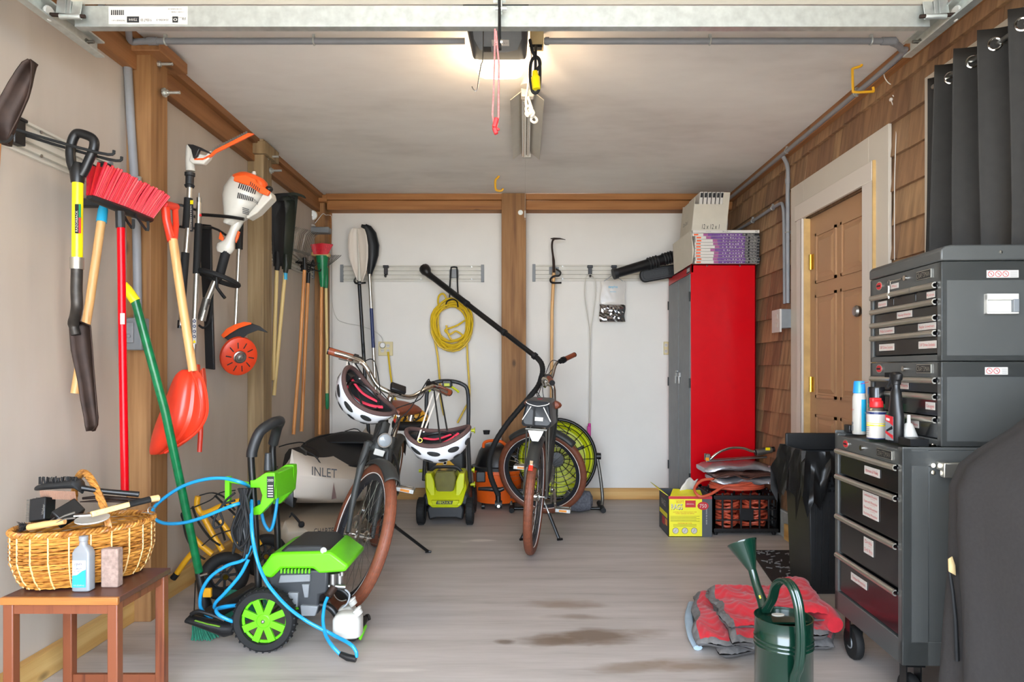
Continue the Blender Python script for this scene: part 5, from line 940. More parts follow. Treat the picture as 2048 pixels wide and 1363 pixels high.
# trash bin
tb = thing('trash_bin', 'black ribbed plastic bin with a black liner hanging over rim', 'trash bin', (1.5, 3.4, 0)); xa, xb, ya, yb = 1.362, 1.665, 3.26, 3.56
mb = MB()
def rect(z, g): return [V(xa+g, ya+g, z), V(xb-g, ya+g, z), V(xb-g, yb-g, z), V(xa+g, yb-g, z)]
mb.loft([rect(0,.02), rect(.64,.0), rect(.64,.012), rect(.02,.03)]); mb.build('bin_body', 'charcoal', tb, bevel=.006)
for k in range(8): x_ = xa+.04+k*.032; MB().bar(V(x_, ya+.018, .03), V(x_, ya+.004, .45), .008, .008, V(0,1,0)).build('rib', 'charcoal', tb)
mb = MB()
for r_ in range(5):
    for c in range(9): mb.cbox((xa+.04+c*.028+(r_ % 2)*.014, ya-.002, .50+r_*.024), (.016, .004, .012))
mb.build('lattice_texture', 'black_plastic', tb, bevel=.001); mb = MB(); mb.loft([rect(.645,-.008), rect(.685,-.008), rect(.685,.012), rect(.645,.012)], closed=True); mb.build('rim', 'dark_grey', tb, bevel=.004)
mb = MB(); mb.box((xa, yb-.02, .66), (xb, yb, .75)); mb.build('lid_edge', 'charcoal', tb, bevel=.006)
rr = random.Random(9); nsk = 60; rings = []
for lv in range(7):
    ring_ = []
    for i in range(nsk):
        q = i/nsk*4; s_ = int(q); f = q-s_; g = -.012-.006*lv; cn = [V(xa+g,ya+g,0), V(xb-g,ya+g,0), V(xb-g,yb-g,0), V(xa+g,yb-g,0)]; p = cn[s_].lerp(cn[(s_+1) % 4], f); drop = .035*lv*(1+.35*math.sin(i*.9)+.25*math.sin(i*2.3)); p.z = .69-drop
        out = V(p.x-(xa+xb)/2, p.y-(ya+yb)/2, 0).normalized(); p += out*(.008*math.sin(i*2.1+lv)+.006*math.sin(i*3.7)+.008); p.x = min(p.x, 1.69); ring_.append(p)
    rings.append(ring_)
MB().loft(rings, caps=False).build('bin_liner', 'bag_black', tb, smooth=40)
# door mat
mt = MB(); n_ = 26; Q = [V(1.255,3.44,0), V(1.69,3.40,0), V(1.69,4.05,0), V(1.345,4.05,0)]; mt.loft([[q+V(0,0,.002) for q in Q], [q+V(0,0,.009) for q in Q]]); o = mt.build('door_mat', 'black_rubber', bevel=.002)
hm = MB(); rr = random.Random(4)
for i in range(70):
    u2, v2 = rr.uniform(.05,.95), rr.uniform(.05,.95); p = Q[0].lerp(Q[1],u2).lerp(Q[3].lerp(Q[2],u2),v2); a = rr.choice((.6,-.6,1.2)); dx, dy = .016*math.cos(a), .016*math.sin(a); hm.bar(V(p.x-dx,p.y-dy,.009), V(p.x+dx,p.y+dy,.009), .007, .006)
hm.build('raised_pattern', 'mid_grey', o); tag(o, 'black rubber door mat with a raised scroll pattern', 'mat')
# folded moving blanket
bl = thing('moving_blanket', 'crumpled folded red quilted moving blanket with grey binding on the floor', 'blanket', (.95, 2.75, 0)); 
def pad(c0, c1, c2, c3, z0, th, edge_mat_w, name, amp=.006, seed=1, par=bl, roll=None):
    """soft folded layer: c0..c3 are floor corners (near-left, near-right, far-right, far-left)"""
    rs_ = random.Random(seed); ph = [rs_.uniform(0, 6) for _ in range(6)]; mb = MB(); NU, NV = 80, 64
    def top_(u, v, s_):
        p = V(*c0, 0).lerp(V(*c1, 0), u).lerp(V(*c3, 0).lerp(V(*c2, 0), u), v); eu, ev = min(u, 1-u), min(v, 1-v); e = min(1, eu/.06)**.5*min(1, ev/.07)**.5 if min(eu, ev) > 0 else 0
        wv = amp*(math.sin(u*9+ph[0]+v*3)+.7*math.sin(v*11+ph[1]-u*4)+.5*math.sin((u+v)*17+ph[2])); q = .0045*abs(math.sin((p.y+.05*abs(math.sin(p.x*40)))*70))
        z = z0+th/2+s_*(th/2*e)+wv*(.5+.5*e)*(1 if s_ > 0 else .4)+(q if s_ > 0 else 0)
        if roll and u > .6: z += roll*math.sin((u-.6)/.4*math.pi*.85)*(1 if s_ > 0 else .3)
        p.x += .008*math.sin(v*14+ph[3]); p.y += .012*math.sin(u*12+ph[4]); return V(p.x, p.y, max(z, .003))
    mb.grid(lambda u, v: top_(u, v, 1), NU, NV); mb.grid(lambda u, v: top_(u, v, -1), NU, NV, mi=1)
    for k, f in enumerate(mb.f):
        i, j = k % NU, (k//NU) % NV
        if i < edge_mat_w[0]*1.5 or i >= NU-edge_mat_w[1]*1.5 or j < edge_mat_w[2]*1.5 or j >= NV-edge_mat_w[3]*1.5: mb.m[k] = 1
    return mb.build(name, ['blanket_red','blanket_grey'], par, smooth=60)
def fxy(px, py, z=0): q = (H-z)*F/(py-CY); return ((px-CX)*q/F, q)
pad(fxy(1440,1322), fxy(1672,1306), fxy(1655,1215), fxy(1400,1215), .0, .05, (2,1,3,1), 'lower_fold', seed=3)
pad(fxy(1388,1296,.03), fxy(1520,1310,.03), fxy(1560,1190,.03), fxy(1385,1205,.03), .028, .045, (4,0,1,0), 'side_fold', seed=6, amp=.008)
pad(fxy(1470,1285,.09), fxy(1662,1262,.09), fxy(1635,1180,.09), fxy(1405,1178,.09), .055, .05, (3,0,1,0), 'middle_fold', seed=8, amp=.009)
pad(fxy(1455,1245,.14), fxy(1660,1240,.12), fxy(1612,1172,.12), fxy(1412,1172,.14), .105, .035, (3,0,0,0), 'upper_fold', seed=12, amp=.008, roll=.035)
for q, (x_, y_, z_, r_) in enumerate(((1625,1238,.12,.034),)):
    cx0 = fxy(1625,1240,.12); cx1 = fxy(1672,1235,.12); mb = MB(); mb.tube([V(cx1[0]-.03, cx1[1]-.06+k*.05, .115+.004*math.sin(k)) for k in range(7)], [.03,.042,.045,.045,.044,.042,.03], 16); mb.build('rolled_edge', 'blanket_red', bl)
o = MB().tube(smooth_path([V(*fxy(1384,1215),.02), V(*fxy(1378,1245),.025), V(*fxy(1384,1280),.02), V(*fxy(1396,1300),.01)], 4), .018, 8, sq=.6).build('pale_rag', 'rag_blue'); tag(o, 'pale blue rag poking out beneath the red blanket', 'rag')
# watering can
wc = thing('watering_can', 'dark green enamel watering can with long flared spout and arched handle', 'watering can', (.80, 2.10, 0)); C = V(.80, 2.10, 0); MC = Matrix.Translation(C)
pr = [(.0,.004),(.078,.004),(.082,.0),(.0855,.01),(.0855,.235),(.088,.238),(.0855,.241),(.0855,.247),(.088,.250),(.0855,.253),(.0855,.259),(.088,.262),(.0855,.265),(.0855,.318),(.087,.323),(.083,.323),(.082,.30),(.081,.02),(0,.012)]
MB(MC).open_lathe(pr, 48).build('body', 'green_paint', wc); 
mb = MB(MC); pts = [(.083*math.cos(a), .083*math.sin(a)) for a in [math.radians(-12+204*k/24) for k in range(25)]]; mb.prism(pts, .305, .310); mb.build('half_lid', 'green_paint', wc); MB(MC).lathe([(.02,.310),(.02,.312),(0,.312)], 20, Matrix.Translation((.0,.045,0)), sy=.6).build('lid_sticker', 'offwhite', wc)
sp0, sp1, sp2 = at(1540,1262,2.16), at(1513,1170,2.24), at(1504,1138,2.26); MB().tube([sp0, at(1524,1200,2.21), sp1, sp2], [.019,.0165,.0145,.0135], 16).build('spout', 'green_paint', wc); q = at(1483,1082,2.30)
ax_ = (q-sp2).normalized(); mm_ = aim(sp2-ax_*.002, q); L_ = (q-sp2).length; MB().open_lathe([(.0135,0),(.0475,L_*.93),(.050,L_*.97),(.050,L_),(.047,L_*1.0),(.044,L_*.93),(.011,.01)], 36, mm_).build('rose_cone', 'green_paint', wc); MB().tube([at(1519,1190,2.185), at(1521,1196,2.18)], .003, 5).build('maker_tag', 'yellow_gloss', wc)
hp = smooth_path([C+V(-.035,.055,.318), at(1545,1195,2.12), at(1552,1170,2.07), at(1567,1160,2.03), at(1584,1172,1.99), at(1596,1205,1.97), at(1601,1250,1.965), at(1602,1290,1.97), at(1598,1330,1.98), at(1590,1352,2.0), at(1588,1372,2.013)], 5)
for o_ in (-.007, .007): MB().tube([p+V(o_, 0, 0) for p in hp], .0085, 10).build('handle_bead', 'green_paint', wc)
MB().tube(hp, .008, 8).build('handle', 'green_paint', wc)
# rag box
rg = thing('rag_box', 'yellow and dark grey cardboard box of rags with open flaps', 'box', (1.07, 4.55, 0)); bx0, bx1, by0, by1, bz = .935, 1.215, 4.40, 4.70, .262
q = MB(); q.box((bx0, by0, 0), (bx1, by0+.004, bz), 0).box((bx0, by1-.004, 0), (bx1, by1, bz), 1).box((bx0, by0, 0), (bx0+.004, by1, bz), 1).box((bx1-.004, by0, 0), (bx1, by1, bz), 1).box((bx0, by0, 0), (bx1, by1, .004), 1); q.build('carton', ['box_yellow','box_dark'], rg, smooth=0)
q = MB(); y = by0; q.box((bx0+.216, y-.001, 0), (bx1, y, bz), 1); q.box((bx0, y-.0012, bz-.018), (bx1, y, bz), 2); LMf = mat4(V(0, y-.0015, 0), V(1,0,0), V(0,0,1), V(0,-1,0)); TR = Matrix.Translation
q.text('RAGS', .052, LMf @ TR((bx0+.055,.192,0)), 3, width=.074); q.text('RAGS', .050, LMf @ TR((bx0+.053,.195,.0006)), 4, width=.072); q.text('SCOTT', .022, LMf @ TR((bx0+.075,.227,.001)), 2, width=.05); q.box((bx0+.108, y-.0014, .19), (bx0+.175, y, .235), 2); q.text('ORIGINAL', .012, LMf @ TR((bx0+.14,.212,.001)), 4, width=.05)
q.lathe([(.036,0),(.036,.0015),(0,.0015)], 24, LMf @ TR((bx0+.222,.20,0)), 2, sy=.72); q.text('750', .034, LMf @ TR((bx0+.222,.20,.002)), 4, width=.045)
q.text('SUITABLE FOR THROUGHOUT THE', .009, LMf @ TR((bx0+.105,.160,0)), 2, width=.15); q.text('HOME, GARAGE OR OFFICE', .009, LMf @ TR((bx0+.105,.150,0)), 2, width=.12); q.text('DISPENSE OR WIPE', .009, LMf @ TR((bx0+.105,.088,0)), 2, width=.09)
for k in range(5): q.box((bx0+.012, y-.0013, .100+k*.008), (bx0+.2-.02*(k % 2), y, .1015+k*.008), 3)
for k in range(3): q.box((bx0+.03, y-.0013, .068+k*.006), (bx0+.18, y, .069+k*.006), 3); q.torus(.019, .001, 18, 4, LMf @ TR((bx0+.045+k*.06,.04,0)), 3); q.lathe([(.018,0),(.018,.001),(0,.001)], 18, LMf @ TR((bx0+.045+k*.06,.04,0)), 4); q.bar(V(bx0+.037+k*.06,y-.003,.03), V(bx0+.05+k*.06,y-.003,.05), .006, .001, mi=5)
q.text('RAGS IN A BOX', .012, LMf @ TR((bx0+.245,.13,0)) @ rot('Z', -90), 4, width=.1); q.build('printed_front', ['box_yellow','box_dark','label_red','ink','label_white','mid_grey'], rg, smooth=0)
LMs = mat4(V(bx0-.0015, 0, 0), V(0,-1,0), V(0,0,1), V(-1,0,0)); q = MB(); q.text('RAGS', .055, LMs @ TR((-4.55,.195,0)), 0, width=.13); q.text('SCOTT', .03, LMs @ TR((-4.55,.24,0)), 1, width=.11); q.box((bx0-.001, 4.44, .11), (bx0, 4.68, .14), 2); q.box((bx0-.001, 4.44, .06), (bx0, 4.5, .1), 3); q.box((bx0-.001, 4.52, .05), (bx0, 4.6, .1), 1); q.build('printed_side', ['label_white','label_red','box_yellow','amber'], rg, smooth=0)
q = MB(); q.add([V(bx0+.01,by0,bz), V(bx1-.06,by0,bz), V(bx1-.05,by0+.10,bz+.02), V(bx0+.05,by0+.10,bz+.03)], [(0,1,2,3)]); q.build('front_flap', 'box_yellow', rg, solidify=.003, smooth=0); q = MB(); q.add([V(bx0,by0+.02,bz), V(bx0,by1-.02,bz), V(bx0-.07,by1-.05,bz+.05), V(bx0-.05,by0+.05,bz+.035)], [(0,1,2,3)]); q.build('side_flap', 'box_yellow', rg, solidify=.003, smooth=0)
o = MB(); o.grid(lambda u, v: V(1.02+.09*u+.05*v, 4.48+.05*u, .265+.10*v*(1-.2*u)+.01*math.sin(u*9+v*5)), 8, 8); o = o.build('white_rag', 'white_cloth', solidify=.004, smooth=60); tag(o, 'white rag pulled up out of the yellow box', 'rag')
# crate with orange cord
cx0_, cx1_, cy0_, cy1_, cz_ = 1.235, 1.655, 4.44, 4.78, .275
cr_ = thing('milk_crate', 'black plastic grid crate filled with orange extension cords', 'crate', (1.44, 4.6, 0)); mb = MB()
def bar_(a, b_, r=.006): mb.bar(V(*a), V(*b_), r*2, r*1.6, V(0,0,1) if abs(a[2]-b_[2]) < .01 else V(0,1,0))
for side in range(4):
    if side == 0: P0, P1 = (cx0_, cy0_), (cx1_, cy0_)
    elif side == 1: P0, P1 = (cx0_, cy1_), (cx1_, cy1_)
    elif side == 2: P0, P1 = (cx0_, cy0_), (cx0_, cy1_)
    else: P0, P1 = (cx1_, cy0_), (cx1_, cy1_)
    n_ = 7 if side < 2 else 5
    for k in range(n_+1): f = k/n_; x, y = P0[0]+(P1[0]-P0[0])*f, P0[1]+(P1[1]-P0[1])*f; bar_((x, y, .02), (x, y, cz_), .006 if 0 < k < n_ else .012)
    for zz in (.03, .10, .17, .235): bar_((*P0, zz), (*P1, zz), .005)
    for zz in (.035, .25): bar_((*P0, zz), (*P1, zz), .014)
mb.box((cx0_, cy0_, .02), (cx1_, cy1_, .028)); mb.box((cx0_+.17, cy0_-.006, .10), (cx0_+.26, cy0_+.006, .175)); mb.build('crate_grating', 'black_plastic', cr_, bevel=.002)
for x in (cx0_+.02, cx1_-.02):
    for y in (cy0_+.02, cy1_-.02): MB().cyl(V(x, y, 0), V(x, y, .024), .012, .015).build('foot', 'black_plastic', cr_)
rr = random.Random(11)
def coil(name, c, rx, ry, z0, z1, n_, r, mat, label, grp=None, jz=.012):
    P = []; N = n_*14
    for i in range(N):
        a = 2*math.pi*i/14; k = 1+.12*math.sin(i*.37)+rr.uniform(-.03,.03); P.append(V(c[0]+rx*k*math.cos(a), c[1]+ry*k*math.sin(a), z0+(z1-z0)*i/N+rr.uniform(-jz,jz)))
    o = MB().tube(P, r, 7).build(name, mat); tag(o, label, 'cord', grp); return o
coil('extension_cord', (1.35,4.60), .085, .12, .045, .23, 12, .0085, 'cord_orange', 'bundle of orange cord inside the crate, corner nearer the rag box', None)
coil('extension_cord', (1.54,4.60), .085, .12, .045, .23, 12, .0085, 'cord_orange', 'bundle of orange cord inside the crate, corner nearer the shingled wall', None)
P = []
for i in range(70): a = 2*math.pi*i/14; P.append(V(1.43+.17*math.cos(a)*(1+.05*math.sin(i)), 4.58+.11*math.sin(a), .285+.0008*i+rr.uniform(-.004,.004)))
P += [V(1.4,4.42,.33), V(1.30,4.41,.325), V(1.20,4.36,.285), V(1.13,4.34,.27), V(1.10,4.36,.29), V(1.105,4.40,.32), V(1.16,4.43,.36), V(1.24,4.45,.365)]
o = MB().tube(smooth_path(P, 3), .009, 7).build('orange_power_cord', 'cord_orange'); tag(o, 'orange cord coiled on the crate and drooping over the yellow box', 'cord')
# silver tarp
tp = thing('folded_tarp', 'folded silver tarp with brown lining lying on the crate', 'tarp', (1.44, 4.6, .32)); 
def tarp(z0, x0, x1, y0, y1, th, mat, nm, sag=.0, seed=1):
    r_ = random.Random(seed); mb = MB(); rings = []
    for k in range(26):
        u = k/25; x = x0+(x1-x0)*u; e = math.sin(min(1, u/.12)*math.pi/2)*math.sin(min(1, (1-u)/.10)*math.pi/2); zc_ = z0+sag*math.sin(u*math.pi)+.006*math.sin(u*13+seed); rg_ = []
        for j in range(16):
            a = 2*math.pi*j/16; c, s_ = math.cos(a), math.sin(a); rg_.append(V(x, (y0+y1)/2+(y1-y0)/2*math.copysign(abs(c)**.4, c)*(.85+.15*e)+.008*math.sin(u*9+j), zc_+th/2*math.copysign(abs(s_)**.6, s_)*(.6+.4*e)+r_.uniform(-.003,.003)))
        rings.append(rg_)
    return mb.loft(rings).build(nm, mat, tp, smooth=50)
tarp(.345, 1.25, 1.67, 4.46, 4.72, .045, 'tarp_silver', 'lower_fold', 0, 2); tarp(.385, 1.24, 1.67, 4.455, 4.72, .035, 'tarp_brown', 'lining_fold', .004, 3); tarp(.42, 1.19, 1.67, 4.45, 4.72, .045, 'tarp_silver', 'upper_fold', .018, 5)
MB().tube(smooth_path([V(1.25,4.445,.375), V(1.35,4.44,.40), V(1.45,4.44,.365), V(1.52,4.44,.385), V(1.60,4.44,.39), V(1.65,4.445,.37)], 4), .010, 8, sq=.5).tube(smooth_path([V(1.23,4.445,.36), V(1.30,4.44,.39), V(1.42,4.44,.395), V(1.55,4.44,.40), V(1.64,4.445,.395)], 4), .007, 8, sq=.5).build('fold_edge', 'tarp_brown', tp)
MB().tube(smooth_path([V(1.60,4.45,.445), V(1.66,4.45,.42), V(1.672,4.45,.385), V(1.65,4.45,.35), V(1.60,4.45,.335)], 4), .014, 8, sq=.6).build('fold_wrap', 'tarp_silver', tp)
sk = thing('lawn_sprinkler', 'silver oscillating sprinkler with a curved spray bar on top of tarp', 'sprinkler', (1.4, 4.55, .46))
MB().tube([V(1.22,4.55,.468), V(1.62,4.55,.495)], .012, 10, sq=.6).tube([V(1.27,4.62,.468), V(1.60,4.62,.49)], .010, 8, sq=.6).build('frame_bar', 'steel', sk); MB().tube(smooth_path([V(1.245,4.55,.48), V(1.30,4.55,.525), V(1.38,4.55,.555), V(1.46,4.55,.555), V(1.52,4.55,.535), V(1.56,4.55,.53)], 5), .009, 10).build('spray_bar', 'chrome', sk)
MB().cyl(V(1.55,4.55,.525), V(1.655,4.55,.545), .024, .022).build('motor_housing', 'dull_metal', sk, bevel=.004); MB().cyl(V(1.54,4.55,.525), V(1.555,4.55,.528), .020).cyl(V(1.655,4.55,.545), V(1.672,4.55,.548), .018).build('black_fitting', 'black_plastic', sk); MB().cbox((1.62,4.526,.552), (.03,.004,.018)).build('yellow_mark', 'yellow_gloss', sk); MB().cbox((1.225,4.55,.495), (.03,.05,.045)).build('end_block', 'dull_metal', sk, bevel=.004); MB().cbox((1.218,4.524,.485), (.022,.004,.02)).build('orange_clip', 'amber', sk)
# ================================================================ left corner: table, basket, washer, kayaks
tb_ = thing('side_table', 'small reddish wooden side table with a dark scratched top', 'table', (-1.345, 2.13, 0)); tx0, tx1, ty0, ty1, tz = -1.520, -1.178, 1.98, 2.28, .419
MB().box((tx0, ty0+.012, tz-.018), (tx1, ty1, tz)).build('tabletop', 'table_dark', tb_, bevel=.002); MB().box((tx0, ty0, tz-.022), (tx1, ty0+.012, tz)).build('front_edge', 'table_edge', tb_, bevel=.002)
MB().box((tx0+.03, ty0+.010, tz-.05), (tx1-.03, ty0+.024, tz-.018)).build('apron', 'table_wood', tb_); MB().box((tx0+.012, ty0+.03, tz-.045), (tx0+.024, ty1-.03, tz-.018)).build('side_rail', 'table_wood', tb_); MB().box((tx1-.024, ty0+.03, tz-.045), (tx1-.012, ty1-.03, tz-.018)).build('side_rail', 'table_wood', tb_)
for x, y in ((tx0+.004, ty0+.006), (tx1-.034, ty0+.006), (tx0+.004, ty1-.036), (tx1-.034, ty1-.036)): MB().box((x, y, 0), (x+.030, y+.030, tz-.018)).build('leg', 'table_wood', tb_, bevel=.003)
MB().box((tx0+.03, ty1-.028, .045), (tx1-.03, ty1-.014, .075)).build('stretcher', 'table_wood', tb_)
# wicker basket
bk = thing('wicker_basket', 'oval honey-brown wicker basket with arched handle full of grill tools', 'basket', (-1.40, 2.165, tz)); BC = V(-1.392, 2.17, tz+.004); BM = Matrix.Translation(BC) @ rot('Z', 44)
def bprof(h): return (.158+.034*min(1, h*2)**.6, .106+.028*min(1, h*2)**.6)
NS = 44
for part_, rr_ in (('weave', 0),):
    mb = MB(BM); rows_ = 18
    for r_ in range(rows_):
        h = r_/(rows_-1); a_, b_ = bprof(h); pts = []
        for k in range(NS*3):
            t = 2*math.pi*k/(NS*3); w_ = .0042*math.cos(NS/2*t+(math.pi if r_ % 2 else 0)); pts.append(V((a_+w_)*math.cos(t), (b_+w_)*math.sin(t), .006+h*.155+.0008*math.sin(t*3+r_)))
        mb.tube(pts, .0044, 5, closed=True)
    mb.build('weave', 'wicker', bk)
mb = MB(BM)
for k in range(NS):
    t = 2*math.pi*(k+.5)/NS*1.0; pts = []
    if k % 2: continue
    for q in range(7): h = q/6; a_, b_ = bprof(h); pts.append(V((a_+.004)*math.cos(t), (b_+.004)*math.sin(t), .002+h*.165))
    mb.tube(pts, .0024, 5)
mb.build('stakes', 'grip_wood', bk)
mb = MB(BM)
for ph in (0, 2.1, 4.2):
    pts = []
    for k in range(220): t = 2*math.pi*k/220; q = t*34+ph; a_, b_ = bprof(1); pts.append(V((a_+.002+.006*math.cos(q))*math.cos(t), (b_+.002+.006*math.cos(q))*math.sin(t), .168+.006*math.sin(q)))
    mb.tube(pts, .0045, 5, closed=True)
mb.build('braided_rim', 'wicker', bk); mb = MB()
hA_, hB_ = V(-1.275, 2.10, tz+.165), V(-1.50, 2.27, tz+.165)
for ph in range(5):
    pts = []
    for k in range(70): t = k/69; c = hA_.lerp(hB_, t)+V(-.02*math.sin(t*math.pi), 0, .165*math.sin(t*math.pi)**.7); q = t*30+ph*1.257; pts.append(c+V(.007*math.cos(q), 0, .007*math.sin(q)))
    mb.tube(pts, .0058, 5)
mb.build('arched_handle', 'wicker', bk); MB(BM).open_lathe([(.001,.004),(.9,.004),(.95,.01)], 32, Matrix.Diagonal((.152,.102,1,1))).build('basket_base', 'wicker', bk)
MB(BM).lathe([(.9,0),(.0,0)], 32, Matrix.Translation((0,0,.09)) @ Matrix.Diagonal((.17,.12,1,1))).build('dark_contents', 'bristle_black', bk)
# grill tools in the basket
d = 2.12
def T(px, py, dd=0): return at(px, py, d+dd)
gs = thing('grill_scrub_brush', 'large dark wire scrub brush with a long handle, topmost in basket', 'brush', T(120, 975)); mb = MB()
mb.loft([[T(x, y)+V(0, .032*dd_*math.cos(a), 0)+V(0, 0, R(h_, d)*math.sin(a)) for a in [2*math.pi*i/12 for i in range(12)]] for x, y, h_, dd_ in ((73,978,2,.3),(80,974,6,.8),(100,970,8,1),(130,968,8,1),(155,966,10,.9),(163,972,12,.6),(165,978,9,.3))]); mb.build('head', 'charcoal', gs)
mb = MB(); rb = random.Random(8)
for i in range(34):
    for j in range(5): p = T(80+i*2.1, 980+.2*i*.3, -.025+j*.013); mb.tube([p, p+V(.004, 0, -R(17, d))], .0013, 3)
mb.build('wire_bristles', 'copper_wire', gs); mb = MB()
for i in range(60): p = T(77+rb.random()*80, 968-rb.random()*.1*i*.2, -.02+.04*rb.random()); mb.tube([p, p+V(rb.uniform(-.004,.004), 0, .02+.004*rb.random())], .002, 3)
mb.build('top_bristles', 'bristle_black', gs); MB().tube([T(160,974), T(200,981,.02), T(278,988,.06)], [.009,.008,.009], 10).build('handle', 'black_plastic', gs)
def blkbrush(p0, p1, w_, label, side):
    t = thing('grill_brush', label, 'brush', p0); mb = MB(); mb.bar(p0, p1, .05, R(w_, d), V(0,1,0)); mb.build('block', 'black_plastic', t, bevel=.004); mb = MB(); u = (p1-p0)
    for i in range(16):
        for j in range(4): p = p0+u*(i+.5)/16+V(side[0]*R(w_, d)*.45, -.02+j*.013, 0); mb.tube([p, p+V(side[0]*.014, 0, side[1]*.01)], .0013, 3)
    mb.build('bristles', 'dull_metal', t); return t
t1 = blkbrush(T(84,1042,-.05), T(86,996,-.03), 30, 'square black grill brush standing at the near rim of the basket', (-1, 0)); t1n = MB(); t1n.text('Weber', .011, mat4(T(86,1018,-.072), V(.1,0,1).normalized(), V(-1,0,.1).normalized(), V(0,-1,0)), 0); t1n.build('lettering', 'steel', t1, smooth=0)
blkbrush(T(112,1040,-.08), T(158,1012,-.02), 26, 'second black block brush slanting inside the basket', (-.6, -.6))
fk = thing('grill_fork', 'long meat fork with wooden riveted handle and black grip end', 'fork', T(200,1025)); MB().bar(T(182,1028,-.10), T(258,1008,-.02), .016, R(13, d), V(0,1,0)).build('wood_handle', 'grip_wood', fk, bevel=.003)
for x, y, o_ in ((194,1025,-.115),(211,1020,-.1),(228,1016,-.085)): MB().cyl(T(x,y,o_+.003), T(x,y,o_), .003, n=8).build('rivet', 'brass', fk)
mb = MB(); mb.bar(T(183,1028,-.10), T(148,1030,-.12), .004, R(16, d), V(0,1,0))
for q in (-6, 5): mb.tube([T(150,1030+q,-.12), T(130,1034+q*.6,-.125), T(112,1042+q*.5,-.13)], [.003,.0025,.001], 5)
mb.build('steel_prongs', 'steel', fk)
sp_ = thing('grill_spatula', 'wood and black gripped tool with hanging loop over basket edge', 'spatula', T(280,1005)); MB().tube([T(235,1014,.02), T(300,998,.09)], .013, 10, sq=.8).build('grip', 'black_rubber', sp_); MB().tube([T(299,998,.09), T(317,995,.11)], .013, 10, sq=.8).build('wood_end', 'grip_wood', sp_); MB().tube(smooth_path([T(317,991,.11), T(321,995,.11), T(316,1003,.11), T(310,1004,.11)], 3), .0015, 5).build('loop', 'steel', sp_)
o = MB().torus(.012, .0014, 18, 5, mat4(T(303,1020,.1), V(1,0,0), V(0,0,1), V(0,-1,0))).tube([T(303,1026,.1), T(285,1024,.08)], .0014, 5).build('wire_loop', 'steel'); tag(o, 'thin wire ring sticking out past the basket rim', 'ring')
bb2 = thing('basting_brush', 'round wooden brush handle with black bristles poking over rim', 'brush', T(60,1055,-.06)); MB().tube([T(58,1054,-.09), T(90,1048,-.10), T(130,1042,-.10)], [.010,.010,.008], 12).build('handle', 'handle_wood', bb2); mb = MB()
for i in range(60): p = T(54,1052,-.05); mb.tube([p+V(0,rb.uniform(-.012,.012),rb.uniform(-.006,.006)), T(54-18*rb.random()-4,1052+rb.uniform(-9,12),-.05+rb.uniform(-.02,.02))], .0009, 3)
mb.build('bristles', 'bristle_black', bb2)
o = MB().lathe([(.0,0),(.04,.0),(.046,.004),(.046,.007),(.038,.004),(0,.004)], 28, Matrix.Translation(T(185,1040,-.08)) @ rot('X', 8)).build('white_dish', 'white_plastic'); tag(o, 'round white plastic dish lying under the meat fork', 'dish')
o = MB().tube([T(165,996,.05), T(200,993,.06), T(240,996,.07), T(300,1000,.1)], [.004,.006,.006,.004], 6).tube([T(160,1003,.03), T(215,1000,.05), T(255,1003,.06)], [.003,.012,.008], 6, sq=.5).build('tongs', 'rust'); tag(o, 'rust coloured tongs lying across the basket under the handle', 'tongs')
# alcohol bottle and brick
ab = thing('alcohol_bottle', 'clear plastic bottle with a blue and white label on table', 'bottle', (-1.31, 2.05, tz)); AX, AY = -1.318, 2.045
def rr_ring(z, a, b_, r=.35):
    out = []
    for i in range(28): t = 2*math.pi*i/28; out.append(V(AX+math.copysign(abs(math.cos(t))**r, math.cos(t))*a, AY+math.copysign(abs(math.sin(t))**r, math.sin(t))*b_, tz+z))
    return out
MB().loft([rr_ring(.001,.024,.014), rr_ring(.004,.027,.017), rr_ring(.115,.027,.017), rr_ring(.128,.022,.015,.5), rr_ring(.137,.012,.011,.9), rr_ring(.148,.0105,.0105,1), rr_ring(.150,.0125,.0125,1), rr_ring(.163,.0125,.0125,1), rr_ring(.165,.010,.010,1)]).build('bottle', 'bottle_clear', ab)
MB().loft([rr_ring(.004,.024,.014), rr_ring(.1,.024,.014)]).build('liquid', 'bottle_clear', ab)
LMb = mat4(V(AX, AY-.0178, tz), V(1,0,0), V(0,0,1), V(0,-1,0)); q = MB(LMb); q.box((-.022,.015,0),(.018,.095,.0005),0); q.prism([(-.022,.015),(.018,.015),(.018,.068),(.008,.064),(-.008,.052),(-.022,.05)], .0005, .0008, None, 1); q.text('equate', .012, TR((-.004,.086,.001)), 2, width=.024); q.text('70%', .007, TR((-.012,.078,.001)), 3); q.text('ISOPROPYL', .008, TR((-.004,.070,.001)), 2, width=.026); q.text('ALCOHOL', .008, TR((-.007,.063,.001)), 2, width=.02); q.text('16 FL OZ (473 mL)', .006, TR((-.002,.021,.001)), 0, width=.032); q.build('bottle_label', ['label_white','blue_label','navy','hose_blue'], ab, smooth=0)
o = MB().box((-1.283, 2.07, tz), (-1.231, 2.10, tz+.118)).build('brick', 'brick_grey', bevel=.004); tag(o, 'small speckled grey brick standing on end beside the bottle', 'brick')
